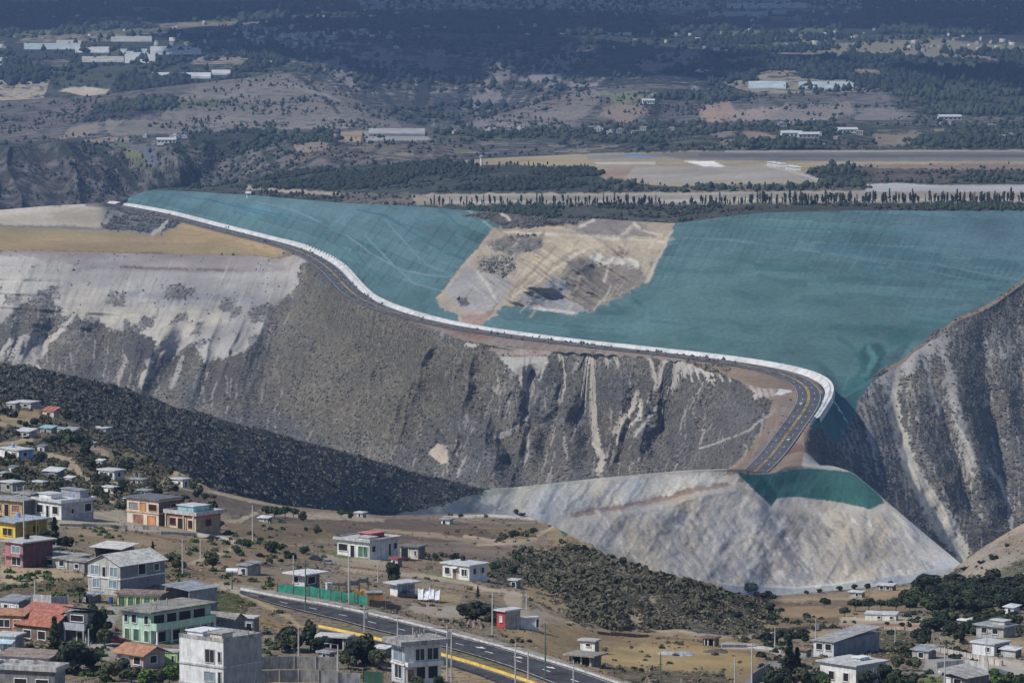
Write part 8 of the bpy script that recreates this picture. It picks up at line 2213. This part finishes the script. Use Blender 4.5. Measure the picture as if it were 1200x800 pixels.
# the rest of the distant town, too small and too many to tell apart: one mass of flat roofed boxes
def town_mass(spots, label, smin, smax):
    V = []; F = []; mi = []
    for (u, v) in spots:
        p = hit(u, v); w_, d_, h_ = g.uniform(smin, smax), g.uniform(smin, smax), g.uniform(2.5, 6); a = g.uniform(-.6, .6); c, s = math.cos(a), math.sin(a)
        o = len(V)
        for z in (-2, h_):
            for x, y in ((-w_, -d_), (w_, -d_), (w_, d_), (-w_, d_)): V.append((p.x + .5 * (x * c - y * s), p.y + .5 * (x * s + y * c), p.z + z))
        for q in ((4, 5, 6, 7), (0, 1, 5, 4), (1, 2, 6, 5), (2, 3, 7, 6), (3, 0, 4, 7)): F.append(tuple(o + i for i in q))
        k = g.randrange(3); mi += [k] * 5
    me = np_mesh('town', V, F)
    for q in (PL3, M((.42, .415, .41), .85, .1, .05, 'far_white'), M((.22, .21, .20), .85, .1, .05, 'far_grey')): me.materials.append(q)
    me.polygons.foreach_set('material_index', np.array(mi, np.int32))
    tag(link('town', me), label, 'town', None, 'stuff')


sp = [(g.uniform(420, 1210), g.uniform(.5, 12)) for k in range(420)] + [(g.gauss(345, 42), g.gauss(42, 9)) for k in range(200)] + [(g.uniform(0, 1200), g.uniform(2, 62)) for k in range(220)]
sp = [(u, v) for u, v in sp if not (390 < u < 720 and v > 44) and v > 0]
town_mass(sp, 'hazy mass of tiny pale town houses along the top of the plain', 3, 9)
# ------------------------------------------------------------------ small clutter of the settlement
DUSTY = M((.42, .40, .37), .92, .25, .9, 'dusty_plaster'); RUST = M((.27, .17, .115), .85, .3, .9, 'rusted_sheet')
house('low rusty-roofed lean-to behind the orange-brown house', 12, 728, 18, 8, 9, 35, GREYB, GREYD, 'shedx', RUST, rise=.4, wins_l=((.3, .6, 0, .8, 'k'),), name='lean_to', cat='shed')
house('patched grey shed squeezed between the red tiles and the palm', 86, 727, 20, 7, 9, 30, DUSTY, GREYD, 'shedx', ZINC, rise=.5, wins_l=((.2, .5, .1, .7, 'k'),), name='shed', cat='shed')
house('small block room beside the terracotta-roofed house', 146, 793, 15, 9, 9, 40, GREYB, GREYD, rmat=GREYL, wins_l=((.3, .6, .2, .8, 'k'),), stubs=3)
house('half-built block room on the slope below the yellow house', 62, 650, 16, 8, 8, 40, GREYB, GREYD, rmat=SLAB, stubs=4, wins_l=((.2, .5, 0, .8, 'k'),))
house('grey shack left of the gabled house basement', 110, 706, 14, 8, 8, 40, GREYB, GREYD, 'shedx', ZINC, rise=.4, wins_l=((.4, .7, 0, .8, 'k'),), name='shack', cat='shack')
house('brown-roofed hut left of the open garage', 178, 697, 16, 9, 7, 40, GREYB, GREYD, 'shedx', RUST, rise=.3, name='hut', cat='hut')
house('little grey hut behind the white unfinished building', 452, 771, 14, 6, 11, 35, DUSTY, GREYD, 'shedx', ZINCL, rise=.3, wins_l=((.3, .6, 0, .7, 'k'),), name='hut', cat='hut')
house('grey block store at the right end of the old wall', 386, 774, 13, 6, 9, 35, GREYB, GREYD, rmat=ZINC, wins_l=((.3, .6, 0, .8, 'k'),), name='store', cat='shed')
house('grey half-roofed shed beside the retaining wall', 1088, 772, 18, 10, 9, 40, DUSTY, GREYD, 'shedx', ZINC, rise=.5, wins_l=((.3, .6, .1, .8, 'k'),), name='shed', cat='shed')
house('pale lean-to attached to the cottage above the pale wall', 1190, 770, 16, 8, 8, 40, GREYL, GREYD, 'shedx', ZINCL, rise=.3, name='lean_to', cat='shed')
house('dark sheet-roofed shed in the bottom right corner', 1172, 800, 14, 14, 9, 42, GREYD, GREYD, 'shedy', ZINCD, rise=.4, name='shed', cat='shed')
house('low white store behind the grey sheet-roofed building', 1150, 733, 14, 6, 6, 35, WHITE, GREYL, rmat=ZINCL, wins_l=((.3, .5, .1, .8, 'k'),), name='store', cat='shed')
house('block hut with a rusty roof left of the pale house', 945, 770, 12, 6, 8, 35, GREYB, GREYD, 'shedx', RUST, rise=.3, name='hut', cat='hut')
for i, (u, v, w, k) in enumerate(((18, 480, 16, 0), (74, 508, 12, 1), (96, 517, 12, 2), (52, 529, 13, 3), (8, 562, 15, 1), (84, 566, 13, 0), (104, 590, 14, 2), (152, 590, 12, 1), (18, 553, 12, 3), (120, 545, 11, 0), (110, 524, 10, 1))):
    house(('tiny shack with a pale sheet roof among the hillside bushes', 'tiny grey shack among the hillside bushes', 'tiny rusty-roofed shack among the hillside bushes', 'tiny shack with a slate-grey roof among the hillside bushes')[k], u, v, w * .7, w * .3, w * .45, 35, (GREYB, GREYB, DUSTY, GREYL)[k], GREYD, 'shedx', (ZINCL, ZINC, RUST, ZINCD)[k], rise=.3, over=.2,
          wins_l=((.3, .6, 0, .75, 'k'),), name='shack', cat='shack', group=('pale shacks', 'grey shacks', 'rusty shacks', 'slate shacks')[k] + ' on the left hillside')
fence([(106, 716), (112, 730), (104, 748)], 6, GREYB, CONC, 'grey block wall along the lane beside the dark trees', 'block_wall', 2.4, .1, .12, 'wall')
fence([(70, 616), (110, 617), (150, 619)], 3.5, M((.34, .31, .27), .95, .25, 1, 'earthy_block'), GREYB, 'low earthy wall along the track under the broad white house', 'field_wall', 2.6, .25, .14, 'wall')
fence([(188, 626), (230, 628), (268, 634)], 4, GREYL, GREYL, 'pale yard wall in front of the cream bungalow', 'yard_wall', 2.6, .08, .14, 'wall')
fence([(146, 618), (168, 620), (186, 621)], 4, GREYB, GREYB, 'grey yard wall before the orange-trimmed house', 'yard_wall', 2.2, .1, .14, 'wall')
fence([(398, 664), (432, 668), (462, 672)], 2.5, WOOD, WOOD, 'thin wooden fence along the yard of the white bungalow', 'post_fence', 2.2, .2, .02)
fence([(505, 688), (545, 694), (575, 700)], 2.5, WOOD, WOOD, 'thin wooden fence below the white cottage', 'post_fence', 2.2, .2, .02)
fence([(700, 742), (760, 746), (830, 752)], 2.5, WOOD, WOOD, 'thin post fence across the straw field under the spur', 'post_fence', 3.0, .3, .02)
fence([(905, 738), (950, 737), (990, 736)], 2.5, WOOD, WOOD, 'thin post fence across the brown fields on the right', 'post_fence', 3.0, .3, .02)


def cable(a, b, sag, label):
    """a power line of three wires between two pole tops given as (u, v of the base, height in survey units)"""
    pts = []
    for (u, v, h) in (a, b):
        p = ground_pt(u, v); pts.append(p + Vector((0, 0, h / px_m(p.y) - .35)))
    m = MB()
    for off_ in (-.6, 0, .6):
        prev = None
        for k in range(13):
            t = k / 12; q = pts[0].lerp(pts[1], t) + Vector((off_, 0, -sag * 4 * t * (1 - t)))
            if prev is not None: m.rod(prev, q, .022, 4)
            prev = q
    return tag(m.build('power_line', BLACK), label, 'power line')


cable((427, 755, 46), (524, 797, 66), 1.2, 'sagging wires from the transformer pole to the thick double pole')
cable((524, 797, 66), (604, 806, 54), 1.2, 'sagging wires from the thick double pole to the median pole')
cable((28, 634, 66), (214, 674, 44), 1.6, 'sagging wires from the tall left pole past the gabled house')
cable((214, 674, 44), (358, 716, 60), 1.8, 'sagging wires crossing the straw terrace to the green fence')
cable((358, 716, 60), (427, 755, 46), 1.0, 'sagging wires crossing the highway from the dark green pole')
cable((881, 804, 52), (908, 762, 28), 1.0, 'sagging wires along the slate grey wall')
cable((908, 762, 28), (956, 750, 26), .8, 'sagging wires running behind the pale house')
for (u, v, px_, rz, pc, lb) in ((430, 728, 28, -.22, 'white', 'white car driving along the highway behind the yellow kerb'), (655, 786, 30, -.24, 'grey', 'grey car on the highway near the brown shelter'), (222, 724, 22, .4, 'grey', 'grey car parked in the yard before the open garage'), (1112, 790, 24, .1, 'white', 'white car parked in the paved yard at the lower right'), (250, 632, 16, -.1, 'dark', 'dark car on the track by the cream bungalow')):
    if lb.startswith(('white car driving', 'grey car on')): continue
    car(u, v, px_, rz, CARP[pc], lb)

# greenery and rubble filling the plots between the houses
def free_spot(u, v):
    if inpoly(u, v, ROADS): return False
    return not any(a < u < b and c < v < d for a, b, c, d in HOUSE_BOX)


def plots(n, u0, u1, seed, ok):
    out = []
    while len(out) < n:
        u = g.uniform(u0, u1); v = g.uniform(612, 800)
        if free_spot(u, v) and ok(u, v) and vnoise(u / 26.0, v / 17.0, seed) > .44: out.append(ground_pt(u, v)[:])
    return np.array(out)


p = plots(190, 0, 330, 501, lambda u, v: True)
leafy('plot_bushes', p, RNG.uniform(.3, 1.0, len(p)), F_GREEN, 'green bushes filling the plots of the lower left village', 'bushes', 60, .8, None, .26)
p = plots(170, 330, 880, 503, lambda u, v: not inpoly(u, v, SPUR) and v > 606 + max(0, u - 620) * .42)
leafy('plot_bushes', p, RNG.uniform(.2, .7, len(p)), F_SPUR, 'low olive bushes on the dry plots along the highway', 'bushes', 50, .7, None, .26)
p = plots(170, 890, 1205, 505, lambda u, v: v > 715)
leafy('plot_bushes', p, RNG.uniform(.3, 1.0, len(p)), F_DEEP, 'dark bushes on the plots of the lower right village', 'bushes', 60, .8, None, .26)
p = scatter(('fg',), 5000, lambda u, v, d: (v > 600) * ~inpoly(u, v, SPUR) * ~inpoly(u, v, ROADS) * vnoise(u / 14, v / 9, 507) ** 3)
blobs('rubble', p, RNG.uniform(.06, .26, len(p)), RNG.uniform(.04, .18, len(p)), M((.42, .39, .35), .95, .35, .5, 'rubble_bits'), 'pale stones and rubble strewn over the plots', 'rubble', 'oct', .6)
EXPOSURE = 0.12
# ------------------------------------------------------------------ air, light, clouds
SUN_EL = math.radians(47)
SUN_DIR = Vector((-0.87, -0.49, 0)).normalized() * math.cos(SUN_EL) + Vector((0, 0, math.sin(SUN_EL)))
sl = bpy.data.lights.new('sun', 'SUN'); sl.energy = 3.6; sl.angle = math.radians(0.55); sl.color = (1.0, .955, .89)
so = link('sun', sl)
so.rotation_euler = (-SUN_DIR).to_track_quat('-Z', 'Y').to_euler()
w = bpy.data.worlds.new('World'); scene.world = w; w.use_nodes = True
nt = w.node_tree
sky = nt.nodes.new('ShaderNodeTexSky'); sky.sky_type = 'NISHITA'; sky.sun_disc = False
sky.sun_elevation = SUN_EL
sky.sun_rotation = math.atan2(SUN_DIR.x, SUN_DIR.y)
sky.altitude = 2400
nt.links.new(sky.outputs[0], nt.nodes['Background'].inputs[0]); nt.nodes['Background'].inputs[1].default_value = .10

zmin = float(P0[..., 2].min()) - 1.5
ymax = float(P0[..., 1].max()) + 120
xm = float(np.abs(P0[..., 0]).max()) + 120
hv = [(x, y, z) for x in (-xm, xm) for y in (-60, ymax) for z in (zmin, CAMZ + 12)]
hf = [(0, 1, 3, 2), (4, 6, 7, 5), (0, 4, 5, 1), (2, 3, 7, 6), (0, 2, 6, 4), (1, 5, 7, 3)]
me = np_mesh('haze', hv, hf)
hm = bpy.data.materials.new('haze'); hm.use_nodes = True
nt = hm.node_tree; nt.nodes.remove(nt.nodes['Principled BSDF'])
pv = nt.nodes.new('ShaderNodeVolumePrincipled')
HAZE_D = 4.8e-5
pv.inputs['Color'].default_value = (.36, .56, .98, 1); pv.inputs['Density'].default_value = HAZE_D; pv.inputs['Anisotropy'].default_value = .2
nt.links.new(pv.outputs[0], nt.nodes['Material Output'].inputs['Volume'])
me.materials.append(hm)
ho = link('haze', me); tag(ho, 'thin blue haze filling the valley air', 'haze', None, 'stuff')

# clouds high over the far plateau; their shade lies on the land behind the airfield
cm, cnt, cb = new_mat('cloud_white'); cb.inputs['Base Color'].default_value = (.9, .9, .92, 1); cb.inputs['Roughness'].default_value = 1; cb.inputs['Specular IOR Level'].default_value = 0


def cloud(gx, gy, rx, ry, rz, seed, height=1500.0):
    t = height / SUN_DIR.z
    c = np.array([gx + SUN_DIR.x * t, gy + SUN_DIR.y * t, 240 + height])
    n = 56
    th = np.linspace(0, 2 * math.pi, 2 * n, endpoint=False); ph = np.linspace(-math.pi / 2 + .02, math.pi / 2 - .02, n)
    T, Pp = np.meshgrid(th, ph)
    X = np.cos(Pp) * np.cos(T); Y = np.cos(Pp) * np.sin(T); Z = np.sin(Pp)
    a = 1 + 1.3 * (fbm(X * 2.2 + 9 + seed, Y * 2.2 + Z * 1.7 + 9, seed, 5) - .5) + .25 * (fbm(X * 7 + 3, Y * 7 + Z * 5, seed + 5, 3) - .5)
    Z = np.where(Z < 0, Z * .35, Z)
    V = np.stack([c[0] + X * rx * a, c[1] + Y * ry * a, c[2] + Z * rz * a], -1).reshape(-1, 3)
    m = 2 * n
    i = np.arange(n - 1)[:, None] * m + np.arange(m)[None, :]
    j = np.arange(n - 1)[:, None] * m + (np.arange(m)[None, :] + 1) % m
    F = np.stack([i, j, j + m, i + m], -1).reshape(-1, 4)
    me = np_mesh('cloud', V, F, True); me.materials.append(cm)
    o = link('cloud', me); tag(o, 'white cumulus cloud high over the far plateau', 'cloud', 'clouds over the plateau', 'structure')
    return o


for k, (gx, gy, rx, ry, rz) in enumerate(((0, 11300, 2500, 2600, 340), (-140, 8000, 300, 760, 170), (180, 7250, 190, 260, 130), (1150, 8600, 560, 380, 180), (-1000, 8900, 380, 300, 160), (900, 6900, 260, 230, 140))):
    cloud(gx, gy, rx, ry, rz, 200 + 7 * k)

scene.view_settings.view_transform = 'Standard'; scene.view_settings.look = 'None'
scene.view_settings.gamma = 1.0; scene.view_settings.use_curve_mapping = False
scene.view_settings.exposure = EXPOSURE
scene.cycles.max_bounces = 5; scene.cycles.diffuse_bounces = 2; scene.cycles.glossy_bounces = 2; scene.cycles.volume_bounces = 0
scene.cycles.transparent_max_bounces = 4
